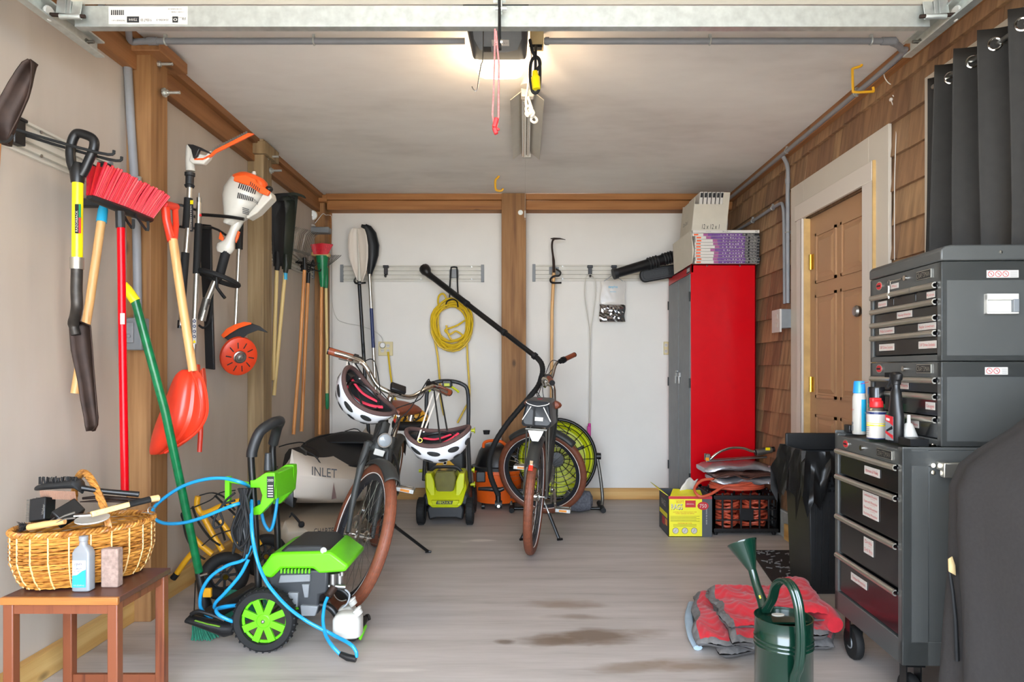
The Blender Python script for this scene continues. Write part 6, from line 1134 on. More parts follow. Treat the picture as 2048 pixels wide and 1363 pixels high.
# ---------------------------------------------------------------- pressure washer
d = 2.62; pw = thing('pressure_washer', 'lime green and black electric pressure washer on big wheels', 'pressure washer', (-.95, 2.75, 0))
def wheel(name, c, r, w_, par, ax, hubmat, tyremat, spokes=8, rim=.74):
    z_ = ax.normalized(); x_ = V(0,0,1).cross(z_); x_.normalize(); m_ = mat4(c, x_, z_.cross(x_), z_); q = MB(m_); q.lathe([(r*rim,-w_/2),(r*.93,-w_/2),(r,-w_*.3),(r,w_*.3),(r*.93,w_/2),(r*rim,w_/2),(r*rim,-w_/2)], 40)
    for k in range(30): a = 2*math.pi*k/30; q.bar(V(r*math.cos(a), r*math.sin(a), -w_*.42), V(r*math.cos(a+.1), r*math.sin(a+.1), w_*.42), r*.06, r*.05, V(0,1,0))
    tw = q.build(name, tyremat, par); q = MB(m_); q.torus(r*rim*.95, r*.055, 40, 6); q.lathe([(0,w_*.40),(r*.20,w_*.40),(r*.24,w_*.32),(r*.24,-w_*.3),(0,-w_*.3)], 24)
    for k in range(spokes):
        a = 2*math.pi*(k+.5)/spokes; c_, s_ = math.cos(a), math.sin(a); q.prism([(r*.18*c_+r*.10*s_, r*.18*s_-r*.10*c_), (r*.18*c_-r*.10*s_, r*.18*s_+r*.10*c_), (r*rim*.97*math.cos(a+.16), r*rim*.97*math.sin(a+.16)), (r*rim*.97*math.cos(a-.16), r*rim*.97*math.sin(a-.16))], w_*.1, w_*.34)
    q.build('wheel_hub', hubmat, tw, bevel=.001); MB(m_).ball((0,0,w_*.42), r*.075, 10).build('axle_cap', 'chrome', tw); return tw
wheel('wheel', V(-.992, 2.62, .121), .119, .05, pw, V(0,-1,0), 'lime', 'black_rubber'); wheel('wheel', V(-.992, 2.98, .121), .119, .05, pw, V(0,1,0), 'lime', 'black_rubber')
MB().tube([(-.992,2.62,.121), (-.992,2.98,.121)], .010, 10).build('axle', 'steel', pw)
X_ = -1.075
MB().tube(smooth_path([V(-1.045,2.70,.14), V(-1.06,2.70,.45), V(X_,2.70,.68), V(X_,2.70,.76), V(-1.05,2.715,.83), V(-1.02,2.76,.862), V(-1.01,2.80,.868), V(-1.02,2.86,.862), V(-1.05,2.91,.83), V(X_,2.93,.76), V(X_,2.93,.68), V(-1.06,2.93,.45), V(-1.045,2.93,.14)], 4), .0135, 12).build('frame_tube', 'black_metal', pw)
MB().tube(smooth_path([V(X_,2.70,.735), V(X_+.003,2.702,.765), V(-1.05,2.715,.83), V(-1.02,2.76,.862), V(-1.01,2.80,.868), V(-1.02,2.86,.862), V(-1.05,2.91,.83), V(X_,2.93,.76)], 4), .021, 12).build('foam_grip', 'charcoal', pw)
mb = MB(); mb.M = mat4(V(X_, 2.70, 0), V(1,0,0), V(0,0,1), V(0,-1,0)); cp = [(x, z_) for x, z_ in [((px-CX)*2.68/F-X_, H-(py-CY)*2.68/F) for px, py in ((500,960),(508,960),(531,945),(549,945),(550,962),(547,1000),(536,1012),(520,1029),(505,1030),(503,1016),(520,1008),(524,990),(519,975),(500,975))]]
mb.prism(cp, -.02, .02); mb.build('control_bracket', 'lime', pw, bevel=.003); mb = MB(); mb.prism([(q[0], q[1]) for q in cp], -.245, -.20, mat4(V(X_, 2.70, 0), V(1,0,0), V(0,0,1), V(0,-1,0))); mb.build('rear_bracket', 'lime', pw, bevel=.003)
MB().box((at(531,0,2.68).x, 2.70, at(0,1000,2.68).z), (at(549,0,2.68).x, 2.92, at(0,948,2.68).z)).build('bracket_bridge', 'lime', pw, bevel=.004)
mb = MB(mat4(at(541,975,2.675), V(1,0,0), V(0,0,1), V(0,-1,0))); mb.box((-.014,-.04,0),(.014,.045,.001),0); mb.text('2000', .015, TR((0,.030,.002)), 1, width=.024)
for k in range(5): mb.box((-.010,-.034+k*.010,.001),(.010,-.030+k*.010,.0015),1)
mb.build('warning_label', ['ink','label_white'], pw, smooth=0)
MB().tube(ats([(536,940,2.72),(536,905,2.72)]), [R(8,2.7),R(6,2.7)], 12).build('nozzle_holder', 'dark_grey', pw, bevel=.002); MB().box((at(452,0,2.7).x, 2.69, at(0,1005,2.7).z), (at(461,0,2.7).x, 2.71, at(0,952,2.7).z)).tube(ats([(456,960,2.7),(500,968,2.7)]), .008, 6).build('cord_hook', 'lime', pw)
def slab(pts, d0, d1, name, mat, par, bevel=.006):
    P3 = [at(x, y, d0) for x, y in pts]; q = MB(mat4(V(0, d0, 0), V(1,0,0), V(0,0,1), V(0,-1,0))); q.prism([(p.x, p.z) for p in P3], -(d1-d0), 0); return q.build(name, mat, par, bevel=bevel)
hd = slab([(519,1150),(518,1140),(541,1109),(553,1105),(660,1103),(697,1131),(691,1143),(637,1147),(626,1137),(562,1137),(542,1157)], 2.66, 2.94, 'hood', 'lime', pw, .012)
slab([(549,1113),(574,1090),(640,1090),(668,1106),(645,1112)], 2.68, 2.92, 'top_panel', 'charcoal', pw, .01)
MB().text('2000', .022, mat4(at(596,1108,2.676), V(1,0,0), V(0,0,1), V(0,-1,0)), 0, width=.045).text('PSI', .01, mat4(at(610,1105,2.676), V(1,0,0), V(0,0,1), V(0,-1,0)), 0).build('lettering', 'label_white', pw, smooth=0); MB().cyl(at(647,1100,2.675), at(647,1100,2.665), .012).build('dial', 'dull_metal', pw)
mb = MB()
for k in range(9): mb.cbox(at(563+k*7, 1141, 2.655), (.006,.012,.017))
mb.build('hood_rib', 'lime', pw, bevel=.001); slab([(534,1152),(560,1137),(655,1140),(655,1185),(638,1190),(636,1228),(600,1232),(590,1195),(560,1185),(540,1170)], 2.68, 2.92, 'motor_body', 'dark_grey', pw, .008)
slab([(560,1150),(620,1148),(620,1163),(556,1166)], 2.666, 2.69, 'motor_cover', 'mid_grey', pw, .004); slab([(603,1168),(618,1168),(616,1195),(608,1195)], 2.665, 2.69, 'body_ridge', 'mid_grey', pw, .003); slab([(575,1185),(596,1185),(594,1215),(580,1205)], 2.665, 2.69, 'body_ridge', 'mid_grey', pw, .003); slab([(600,1210),(636,1212),(630,1232),(602,1232)], 2.665, 2.7, 'body_foot', 'mid_grey', pw, .004)
MB().cyl(at(666,1146,2.70), at(666,1172,2.70), R(7,2.7)).cyl(at(680,1144,2.72), at(680,1174,2.72), R(8,2.7)).cyl(at(658,1171,2.7), at(692,1173,2.7), R(5,2.7)).cyl(at(684,1150,2.70), at(684,1142,2.70), R(5,2.7)).build('pump', 'steel', pw)
MB().cyl(at(668,1174,2.69), at(657,1190,2.67), R(8,2.7)).torus(.014, .004, 18, 6, aim(at(657,1190,2.67), at(653,1198,2.665))).build('hose_fitting', 'rust', pw)
for yy in (2.70, 2.90): MB().tube(smooth_path([V(-.88,yy,.145), V(-.80,yy,.15), V(-.755,yy,.13), V(-.71,yy,.06), V(-.685,yy,.022), V(-.655,yy,.030)], 4), .0135, 12).build('support_leg', 'black_metal', pw)
MB().tube([V(-.668,2.68,.024), V(-.668,2.92,.024)], .012, 10).build('support_leg', 'black_metal', pw); slab([(717,1279),(716,1268),(725,1258),(728,1262),(722,1280)], 2.68, 2.74, 'foot_pad', 'lime', pw, .003)
def jug(px0, px1, py0, py1, dd, nx, ny, ml):
    q = MB(); c = at((px0+px1)/2, py1, dd); hw = R((px1-px0)/2, dd); hh = R(py1-py0, dd)
    def rg(z, k): return [V(c.x+hw*k*math.copysign(abs(math.cos(t))**.5, math.cos(t)), dd+.045*k*math.copysign(abs(math.sin(t))**.5, math.sin(t)), c.z+z) for t in [2*math.pi*i/24 for i in range(24)]]
    q.loft([rg(0,.85), rg(.006,1), rg(hh*.75,1), rg(hh*.92,.8), rg(hh,.45)]); j_ = q.build('detergent_tank', 'white_plastic', pw); n0 = at(nx, ny, dd-.01); MB().lathe([(.016,-.015),(.016,.004),(.019,.006),(.019,.014),(.013,.014),(.013,.0)], 18, mat4(n0, V(.8,0,.6), V(0,1,0), V(-.35,-.2,.9).normalized())).build('tank_neck', 'white_plastic', j_)
jug(676, 712, 1210, 1262, 2.74, 705, 1203, 0); jug(668, 724, 1222, 1270, 2.64, 716, 1222, 0)
MB().tube(smooth_path(ats([(690,1178,2.7),(699,1188),(695,1205),(686,1214)], 2.7), 4), .0035, 6).build('clear_tube', 'glass_lens', pw)
# blue hose
hs = thing('blue_hose', 'bright blue high-pressure hose looping around the green pressure washer', 'hose', (-1.0, 2.6, .01))
def hose(P, d_, r=.0068): MB().tube(smooth_path(ats(P, d_), 5), r, 9).build('hose_length', 'hose_blue', hs)
hose([(502,975,2.72),(485,965),(450,956),(410,958),(365,972),(325,998),(306,1018),(309,1036),(330,1046),(365,1045),(400,1036),(440,1020),(475,1007),(500,1003,2.72)], 2.62)
hose([(503,1000,2.66),(504,1060),(512,1110),(526,1150),(545,1180),(580,1217),(620,1245),(665,1268),(700,1287,2.50),(712,1302,2.49),(713,1314,2.485)], 2.57)
hose([(655,1194,2.665),(649,1210,2.64),(646,1240,2.6),(651,1268,2.56),(664,1290,2.51),(682,1309,2.50)], 2.6)
hose([(556,975,2.8),(553,1010,2.8),(550,1030,2.8),(545,1052,2.8),(538,1060,2.8),(528,1045,2.8),(522,1020,2.8),(516,1000,2.8)], 2.8)
hose([(502,1090,2.62),(488,1118,2.62),(455,1130,2.62),(422,1152,2.62),(404,1180,2.62),(400,1208,2.64),(408,1224,2.66),(425,1235,2.68)], 2.62); hose([(497,1118,2.63),(480,1150,2.62),(450,1185,2.62),(431,1205,2.63),(432,1216,2.66),(460,1212,2.7),(490,1208,2.75)], 2.62); hose([(500,1207,2.72),(450,1212,2.66),(433,1218,2.62),(437,1228,2.60),(455,1238,2.60),(475,1245,2.62)], 2.6)
MB().tube(ats([(681,1307,2.50),(696,1314,2.49),(712,1317,2.485)]), [.010,.013,.012], 10).build('hose_coupling', 'black_plastic', hs)
# black power cord bundle
pc = thing('black_cord_bundle', 'tangled black power cord hung in long loops on the washer bracket', 'cord', at(490,1040,2.66)); rr = random.Random(21)
for k in range(13):
    xa, xb = 470+rr.uniform(0,42), 462+rr.uniform(0,52); yb = 1075+rr.uniform(0,42); dd = 2.60+rr.uniform(0,.08); P = [(488+rr.uniform(-14,14),976,dd)]
    n_ = 4
    for q in range(1, n_): P.append((488+(xa-488)*q/n_*1.2+rr.uniform(-5,5), 976+(yb-976)*q/n_, dd+rr.uniform(-.01,.01)))
    P.append((xa*.5+xb*.5-3, yb, dd)); 
    for q in range(n_-1, 0, -1): P.append((488+(xb-488)*q/n_*1.2+rr.uniform(-5,5), 976+(yb-976)*q/n_, dd+.01))
    P.append((490+rr.uniform(-14,14),976,dd)); MB().tube(smooth_path(ats(P, dd), 4), .0048, 7).build('cord_loop', 'black_rubber' if k % 3 else 'charcoal', pc)
MB().tube(smooth_path(ats([(470,985),(452,1000),(440,1020),(446,1045),(430,1055),(428,1040),(445,1010),(470,1000)], 2.63), 4), .0045, 7).build('cord_loop', 'black_rubber', pc)
# spray gun
gn = thing('spray_gun', 'black pressure washer spray gun with green stripe resting on the green broom', 'spray gun', at(425,1255,2.66)); mb = MB(); mb.loft([[at(x, y, 2.64)+V(0, .025*math.cos(a), R(h_, 2.64)*math.sin(a)) for a in [2*math.pi*i/12 for i in range(12)]] for x, y, h_ in ((375,1238,5),(380,1237,9),(400,1243,10),(430,1252,13),(450,1258,15),(465,1255,14),(473,1246,8))]); mb.build('gun_body', 'black_plastic', gn)
MB().tube(smooth_path(ats([(382,1228,2.63),(395,1222,2.63),(420,1228,2.63),(450,1240,2.63)]), 4), .008, 8).build('trigger_guard', 'black_plastic', gn); MB().tube(ats([(390,1240,2.612),(415,1247,2.61),(440,1252,2.61)]), .005, 8, sq=.5).build('green_stripe', 'gun_green', gn); MB().tube(ats([(388,1228,2.65),(391,1160,2.74)]), .0025, 6).build('thin_lance', 'black_metal', gn)
# ---------------------------------------------------------------- yellow wheeled cart
kc = thing('kayak_cart', 'yellow tubed folding kayak cart with black straps and wheels', 'cart', (-1.42, 3.25, 0)); d = 3.22
def yt(*P): MB().tube(smooth_path(ats(P, d), 3), .0135, 10).build('frame_tube', 'amber_tube', kc)
yt((353,1147),(372,1120),(392,1096)); yt((371,1035),(374,1052),(392,1080),(425,1108)); yt((396,992),(394,1008),(402,1025),(420,1022),(450,1008),(485,1000)); yt((404,1027),(424,1065),(445,1100)); yt((440,1040),(470,1080),(490,1100)); yt((470,1030),(500,1060),(520,1090))
MB().tube(ats([(346,1156),(354,1146)], d), .0155, 10).build('rubber_foot', 'black_rubber', kc)
def strap(*P): MB().tube(smooth_path(ats(P, d-.02), 4), .010, 6, sq=.3).build('strap', 'fabric_black', kc)
strap((367,1040),(364,1025),(385,1015),(420,1000),(440,985),(470,980)); strap((366,1040),(374,1075),(392,1105),(410,1118)); strap((385,1012),(395,1040),(420,1075),(440,1090)); strap((400,990),(425,985),(450,995),(470,1020)); strap((430,990),(450,1010),(480,1040),(500,1080)); strap((420,1030),(440,1050),(450,1080)); strap((405,1090),(430,1070),(460,1060))
for c, r_, dd in ((at(449,1151,3.2), .112, 3.2), (at(530,1090,3.55), .112, 3.55)):
    c = V(c.x, dd, r_+.001); nn_ = V(.55,-.83,.0).normalized(); x_ = V(0,0,1).cross(nn_).normalized(); m_ = mat4(c, x_, V(0,0,1), nn_); w_ = MB(m_).torus(r_-.028, .028, 40, 12).build('wheel', 'black_rubber', kc); q = MB(m_); q.torus(r_-.055, .005, 32, 6).lathe([(0,.015),(.02,.015),(.02,-.015),(0,-.015)], 16)
    for k in range(8): a = 2*math.pi*k/8; q.bar(V(.02*math.cos(a),.02*math.sin(a),0), V((r_-.053)*math.cos(a),(r_-.053)*math.sin(a),0), .010, .012, V(0,0,1))
    q.build('wheel_hub', 'charcoal', w_); MB(m_).cyl((0,0,.0), (0,0,.03), .012, n=14).build('axle_end', 'brass', w_)
# ---------------------------------------------------------------- kayaks
def kayak(name, label, Y0, Y1, xc, hbmax, zs, dk, hl, mat, deckmat, box=.75, pe=.62, re=1.35, crease=60):
    t = thing(name, label, 'kayak', (xc(.5), (Y0+Y1)/2, 0), None); n_ = 40; Ls = []
    for i in range(41):
        u = i/40; e = max(.0, 1-(abs(2*u-1))**2.4)**pe; hb = hbmax*e+.02; rg_ = []
        for k in range(n_):
            a = 2*math.pi*k/n_; c, s_ = math.cos(a), math.sin(a)
            if s_ >= 0: x = hb*c; z = zs(u)+dk(u)*(1-abs(c)**re)
            else: x = hb*math.copysign(abs(c)**box, c)*(1-.12*abs(s_)); z = zs(u)-hl(u)*abs(s_)**(.7 if box > .5 else 1.1)
            rg_.append(V(xc(u)+x, Y0+(Y1-Y0)*u, z))
        Ls.append(rg_)
    h_ = MB().loft(Ls); 
    for i, f in enumerate(h_.f):
        if sum(h_.v[j].z for j in f)/len(f) > -9 and (i % n_) < n_//2: h_.m[i] = 1
    h_.build('hull', [mat, deckmat], t, smooth=crease); return t
xcA = lambda u: -1.31+.05*u
k1 = kayak('kayak', 'pale upper kayak with a black cockpit opening, stacked on another', 3.86, 5.52, xcA, .37, lambda u: .36+.12*(2*u-1)**2, lambda u: .13+.02*abs(2*u-1), lambda u: .155*(1-.2*(2*u-1)**2), 'kayak_light', 'kayak_light', box=.28, pe=.8, re=1.0, crease=28)
xcB = lambda u: -1.30
k2 = kayak('kayak', 'lower darker beige kayak resting on the floor under the pale one', 3.72, 5.60, xcB, .36, lambda u: .14+.05*(2*u-1)**2, lambda u: .065, lambda u: .135, 'kayak_beige', 'kayak_beige', box=.4, re=1.2, crease=34)
cc_ = V(-1.285, 4.78, .505); tm = Matrix.Translation(cc_) @ rot('X', 9) @ rot('Y', 9); MB(tm).lathe([(1,-.02),(1,.012),(.97,.016),(0,.010)], 40, Matrix.Diagonal((.245,.40,1,1))).build('cockpit_opening', 'eva_dark', k1); MB(tm).tube([V(.25*math.cos(a), .41*math.sin(a), .012) for a in [2*math.pi*i/48 for i in range(48)]], .011, 8, closed=True).build('cockpit_rim', 'black_rubber', k1)
MB().loft([[V(cc_.x+w_*math.cos(a), y_, z_+h_*max(-.1,math.sin(a))) for a in [2*math.pi*i/20 for i in range(20)]] for y_, w_, h_, z_ in ((4.90,.19,.01,.55),(4.98,.22,.065,.54),(5.08,.22,.085,.535),(5.16,.17,.07,.53),(5.20,.1,.03,.53))]).build('seat_back', 'eva_dark', k1)
q = at(600,905,4.2); mb = MB(); bgp = [(578,897,4.02),(598,893,4.05),(611,903,4.05),(608,935,4.0),(603,965,3.93),(592,995,3.88),(586,1015,3.85),(570,1005,3.85),(563,970,3.87),(564,935,3.92),(570,908,3.98)]
c0 = at(586,950,3.86); P3 = ats(bgp); mb.add([c0]+P3+[p+V(0,.03,0) for p in P3], [(0,i+1,(i+1) % len(P3)+1) for i in range(len(P3))]+[(i+1,(i+1) % len(P3)+1,(i+1) % len(P3)+1+len(P3),i+1+len(P3)) for i in range(len(P3))]); o = mb.build('dry_bag', 'bag_black', smooth=50); tag(o, 'glossy black bag draped over the bow of the pale kayak', 'bag')
def bungee(*P, r=.004): MB().tube(smooth_path(ats(P, 4.3), 4), r, 6).build('bungee', 'black_rubber', k1)
bungee((558,893,4.25),(575,888,4.3),(600,884,4.4),(612,888,4.4),(592,897,4.1)); bungee((598,897,4.05),(625,908,4.1),(640,925,4.1),(645,945,4.1)); bungee((612,892,4.35),(632,900,4.3),(636,915,4.25),(622,917,4.2)); bungee((690,862,5.2),(715,858,5.3),(740,885,5.1),(757,905,5.0)); bungee((700,868,5.2),(720,885,5.1),(735,880,5.2))
def decal(parent, s_, px, py, dd, h_, w_, xd, nm='lettering'):
    xd = xd.normalized(); z_ = V(0,0,1); nn_ = xd.cross(z_).normalized(); MB().text(s_, h_, mat4(at(px, py, dd), xd, z_, nn_), 0, width=w_).build(nm, 'ink', parent, smooth=0)
decal(k1, 'INLET', 649, 944, 3.93, .075, .14, V(.8,.15,-.12)); decal(k2, 'CHARTER', 651, 1061, 3.62, .045, .12, V(1,.1,.03)); decal(k1, 'INLET', 549, 938, 3.97, .055, .06, V(.9,-.5,0))
MB().prism([(0,0),(.028,.005),(.012,.10)], 0, .003, mat4(at(663,998,3.95), V(.95,.3,0).normalized(), V(0,0,1), V(.3,-.95,0))).build('deck_mark', 'tarp_brown', k1)
MB().tube(ats([(583,1025,3.80),(592,1035,3.78),(602,1047,3.76)]), [.006,.007,.007], 8).ball(at(603,1048,3.75), .018, 10).tube(ats([(584,1026,3.8),(579,1034,3.8)]), .004, 6).build('carry_toggle', 'black_rubber', k2)
# ---------------------------------------------------------------- paddles
def paddle(label, pts, blade, bmat, d, segs):
    t = thing('kayak_paddle', label, 'paddle', at(pts[-1][0], pts[-1][1], d), 'kayak paddles standing against the back wall'); 
    for (a, b_, m_) in segs: MB().tube(ats([pts[0], pts[1]], d)[0:0]+[at(pts[0][0], pts[0][1], d).lerp(at(pts[1][0], pts[1][1], d), a), at(pts[0][0], pts[0][1], d).lerp(at(pts[1][0], pts[1][1], d), b_)], .0145, 12).build('shaft', m_, t)
    n_ = 9; S = [sect(y, a, b_, .025, d, n_) for y, a, b_ in blade]; q = MB(); q.add([p for s_ in S for p in s_], [(j*n_+i, j*n_+i+1, (j+1)*n_+i+1, (j+1)*n_+i) for j in range(len(S)-1) for i in range(n_-1)]); q.build('blade', bmat, t, solidify=.005, smooth=60); return t
pd1 = paddle('white-bladed kayak paddle with black shaft on a rail hook', [(718,560),(738,878)], [(455,708,722),(458,702,729),(470,697,733),(490,696,736),(515,698,736),(540,706,733),(555,712,728),(566,716,724)], 'kayak_light', 5.45, [(0,.42,'black_plastic'),(.40,.46,'charcoal'),(.44,1,'black_plastic')])
MB().tube(ats([(714,458,5.44),(718,520,5.44),(719,562,5.44)]), [.003,.008,.012], 8).build('blade_spine', 'offwhite', pd1)
pd2 = paddle('black-bladed kayak paddle with silver and navy shaft', [(739,548),(757,890)], [(448,724,732),(452,722,742),(465,726,752),(490,733,758.5),(510,734,757),(530,734,751),(545,735,745),(552,736,743)], 'charcoal', 5.55, [(0,.2,'alu_trim'),(.2,.43,'navy'),(.43,.58,'alu_trim'),(.58,1,'alu_trim')])
MB().torus(.022, .004, 16, 6, mat4(at(749,838,5.55), V(1,0,0), V(0,1,0), V(0,0,1))).build('drip_ring', 'black_rubber', pd2)
o = MB().tube(smooth_path(ats([(712,555,5.6),(709,561,5.42),(712,566,5.38),(722,566,5.38),(731,565,5.4)]), 3), .008, 8).build('rail_hook', 'black_metal'); tag(o, 'curved black hook holding the white paddle', 'rail hook')
# yellow cord coil
yc = thing('yellow_extension_cord', 'big coil of yellow extension cord hanging on a black hook', 'cord', at(905,640,5.6)); rr = random.Random(31); P = []
for i in range(12*20):
    a = 2*math.pi*i/20; k = i/20; rx, ry = 36+5*math.sin(k*2.3)+rr.uniform(-.6,.6), 42+6*math.sin(k*1.7+1)+rr.uniform(-.6,.6); P.append(at(904+2.5*math.sin(k*3)+rx*math.sin(a), 645+4*math.sin(k*2.1)-ry*math.cos(a)*(.95 if math.cos(a) > 0 else 1.12), 5.62-.008*(k % 9)))
MB().tube(P, .0085, 7).build('cord_coil', 'cord_yellow', yc)
MB().tube(smooth_path(ats([(930,640),(915,650),(902,655),(890,660),(900,668),(912,662),(925,672),(905,680),(895,665),(893,650)], 5.58), 5), .008, 7).build('cord_coil', 'cord_yellow', yc)
MB().tube(smooth_path(ats([(896,605),(888,588),(879,590),(876,602),(879,615)], 5.58), 5), .008, 7).build('cord_coil', 'cord_yellow', yc)
MB().tube(smooth_path(ats([(868,675),(875,710),(879,755),(882,800),(888,830)], 5.62), 4), .008, 7).build('cord_tail', 'cord_yellow', yc); MB().tube(smooth_path(ats([(934,680),(935,715),(938,760),(939,790),(936,805),(928,820),(915,845)], 5.62), 4), .008, 7).build('cord_tail', 'cord_yellow', yc)
o = MB().tube(smooth_path(ats([(776,703,5.64),(779,730,5.63),(782,755,5.62),(788,790,5.6),(798,815,5.55),(806,840,5.5)]), 4), .008, 7).build('yellow_cord_lead', 'cord_yellow'); tag(o, 'yellow cord plugged into the outlet and hanging behind handlebars', 'cord')
hk = thing('cord_hook', 'tall black wire hook on the rail holding the yellow coil', 'rail hook', at(908,560,5.6)); MB().cbox(at(908,547,5.655), (.075,.02,.07)).build('plate', 'mid_grey', hk, bevel=.003); MB().tube(smooth_path(ats([(899,602),(900,570),(902,538),(904,534),(912,534),(914,538),(915,570),(917,600)], 5.62), 4), .006, 8).tube(smooth_path(ats([(892,614),(893,604),(900,599),(907,598),(914,603),(916,614)], 5.55), 4), .006, 8).build('wire', 'black_metal', hk)
# ================================================================ bicycles, helmets, mower, vacuum, fan
def bicycle(label, rear, fwd, lean, steer, bag=False, light=True, double_stand=False):
    f = V(*fwd, 0).normalized(); l = V(0,0,1).cross(f); ca, sa = math.cos(math.radians(lean)), math.sin(math.radians(lean))
    l2 = l*ca-V(0,0,1)*sa; z2 = V(0,0,1)*ca+l*sa; B = mat4(V(rear[0], rear[1], .004), f, l2, z2)
    t = thing('bicycle', label, 'bicycle', (rear[0], rear[1], 0)); W = 1.09; RW = .335
    ax0, axd = V(.87, 0, .80), V(-.30, 0, .95).normalized(); S = Matrix.Translation(ax0) @ Matrix.Rotation(math.radians(steer), 4, axd) @ Matrix.Translation(-ax0); BS = B @ S
    def whl(M, c, nm, rearw):
        m_ = M @ mat4(V(*c), V(1,0,0), V(0,0,1), V(0,-1,0)); q = MB(m_).torus(RW-.026, .026, 64, 14); 
        tr_ = q.build(nm, 'tyre_brown', t); q = MB(m_)
        for k in range(72):
            a = 2*math.pi*k/72
            for o_ in (-.012, 0, .012): q.cbox((0,0,0), (.0018, .018, .004), 0, rot('Z', math.degrees(a)) @ Matrix.Translation((RW-.0015 if o_ == 0 else RW-.0045, 0, o_)))
        q.build('tread', 'leather_brown', tr_)
        q = MB(m_)
        for s_ in (-1, 1): q.torus(RW-.047, .0022, 64, 5, Matrix.Translation((0,0,s_*.017)))
        q.build('reflective_stripe', 'white_stripe', tr_); MB(m_).lathe([(RW-.052,-.014),(RW-.078,-.008),(RW-.078,.008),(RW-.052,.014),(RW-.052,-.014)], 64).build('rim', 'rim_dark', tr_)
        hr = .045 if rearw else .022; q = MB(m_)
        for k in range(36):
            a = 2*math.pi*k/36; s_ = 1 if k % 2 else -1; b_ = a+(.55 if (k//2) % 2 else -.55); q.tube([V(hr*math.cos(b_), hr*math.sin(b_), .028*s_), V((RW-.076)*math.cos(a), (RW-.076)*math.sin(a), .004*s_)], .0011, 4)
        q.build('spokes', 'steel', tr_); MB(m_).lathe([(0,-.055),(.007,-.055),(.007,-.036),(hr+.006,-.034),(hr+.006,-.024),(hr*.6,-.015),(hr*.6,.015),(hr+.006,.024),(hr+.006,.034),(.007,.036),(.007,.055),(0,.055)], 20).build('hub', 'chrome', tr_)
        if not rearw: MB(m_).lathe([(.085,.033),(.088,.035),(.085,.037),(.06,.036),(.06,.034),(.085,.033)], 32).build('brake_disc', 'steel', tr_)
        def fn(a0, a1, name):
            q = MB(m_); NA = 24; vs = []
            rings = []
            for i in range(NA+1):
                a = math.radians(a0+(a1-a0)*i/NA); rg_ = []
                for j in range(9):
                    b_ = math.pi*j/8; rr_ = RW+.010+.014*math.sin(b_)-(.018*(1-math.sin(b_))); rg_.append(V(rr_*math.cos(a), rr_*math.sin(a), .036*math.cos(b_)))
                rings.append(rg_)
            vs = [p for r_ in rings for p in r_]; q.add(vs, [(i*9+j, i*9+j+1, (i+1)*9+j+1, (i+1)*9+j) for i in range(NA) for j in range(8)]); return q.build(name, 'bike_grey', t, solidify=.003)
        return fn
    fr = whl(B, (0, 0, RW), 'wheel', True); ff = whl(BS, (W, 0, RW), 'wheel', False)
    rf = fr(35, 143, 'rear_fender'); ff(62, 118 if not bag else 150, 'front_fender')
    if bag:
        m_ = B @ mat4(V(0,0,RW), V(1,0,0), V(0,0,1), V(0,-1,0)); q = MB(B @ mat4(V(-.3, 0, RW+.21), V(0,-1,0), V(.57,0,.82).normalized(), V(-.82,0,.57).normalized())); q.box((-.012,-.02,0),(.012,.012,.010),0).box((-.010,.012,0),(.010,.04,.008),1).build('rear_reflector', ['reflex_red','chrome'], t, bevel=.002)
    def FR(P, r, name, mt='bike_grey', n=12, M=B, sq=1): return MB(M).tube(P, r, n, sq=sq).build(name, mt, t)
    FR(smooth_path([V(.885,0,.75), V(.80,0,.60), V(.60,0,.38), V(.46,0,.30)], 4), .036, 'down_tube'); FR(smooth_path([V(.865,0,.815), V(.74,0,.66), V(.55,0,.54), V(.30,0,.50)], 4), .024, 'top_tube')
    FR([V(.46,0,.28), V(.33,0,.60), V(.29,0,.70)], .019, 'seat_tube'); FR([V(.30,0,.66), V(.235,0,.83)], .013, 'seat_post', 'chrome')
    for s_ in (-1, 1): FR(smooth_path([V(.43,s_*.03,.29), V(.2,s_*.05,.31), V(0,s_*.062,RW)], 3), .011, 'chain_stay', n=8); FR(smooth_path([V(.32,s_*.015,.62), V(.18,s_*.05,.52), V(0,s_*.064,RW)], 3), .009, 'seat_stay', n=8)
    FR([V(.905,0,.70), V(.862,0,.835)], .034, 'head_tube'); MB(B).ball((.46,0,.30), (.06,.045,.06), 14).build('motor_housing', 'charcoal', t)
    q = MB(B); q.box((.30,-.03,.30), (.385,.03,.60), 0, rot('Y', -18, V(.34,0,.45))); q.build('battery', 'black_plastic', t, bevel=.012)
    sd = MB(B); sd.loft([[V(x, w_*math.cos(a), z_+h_*math.sin(a)) for a in [2*math.pi*i/18 for i in range(18)]] for x, w_, h_, z_ in ((.37,.012,.01,.855),(.34,.024,.022,.858),(.26,.04,.03,.855),(.19,.085,.036,.862),(.13,.115,.038,.868),(.10,.10,.034,.868),(.085,.05,.02,.865))]); sd.build('saddle', 'leather_brown', t)
    MB(B).tube([V(.15,-.06,.80), V(.15,-.06,.84)], .018, 10).tube([V(.15,.06,.80), V(.15,.06,.84)], .018, 10).tube([V(.12,0,.82), V(.30,0,.83)], .008, 8).build('saddle_spring', 'chrome', t)
    # fork, stem, bar (turn with the steering)
    cr = V(.905, 0, .715); FR([cr+V(-.0,-.06,0), cr+V(0,.06,0)], .022, 'fork_crown', 'bike_grey', 10, BS)
    for s_ in (-1, 1): FR(smooth_path([cr+V(0,s_*.055,.01), V(.955,s_*.062,.60), V(1.01,s_*.062,.47), V(W,s_*.060,RW)], 4), [.018]*5+[.015]*4+[.011]*4, 'fork_blade', 'bike_grey', 10, BS)
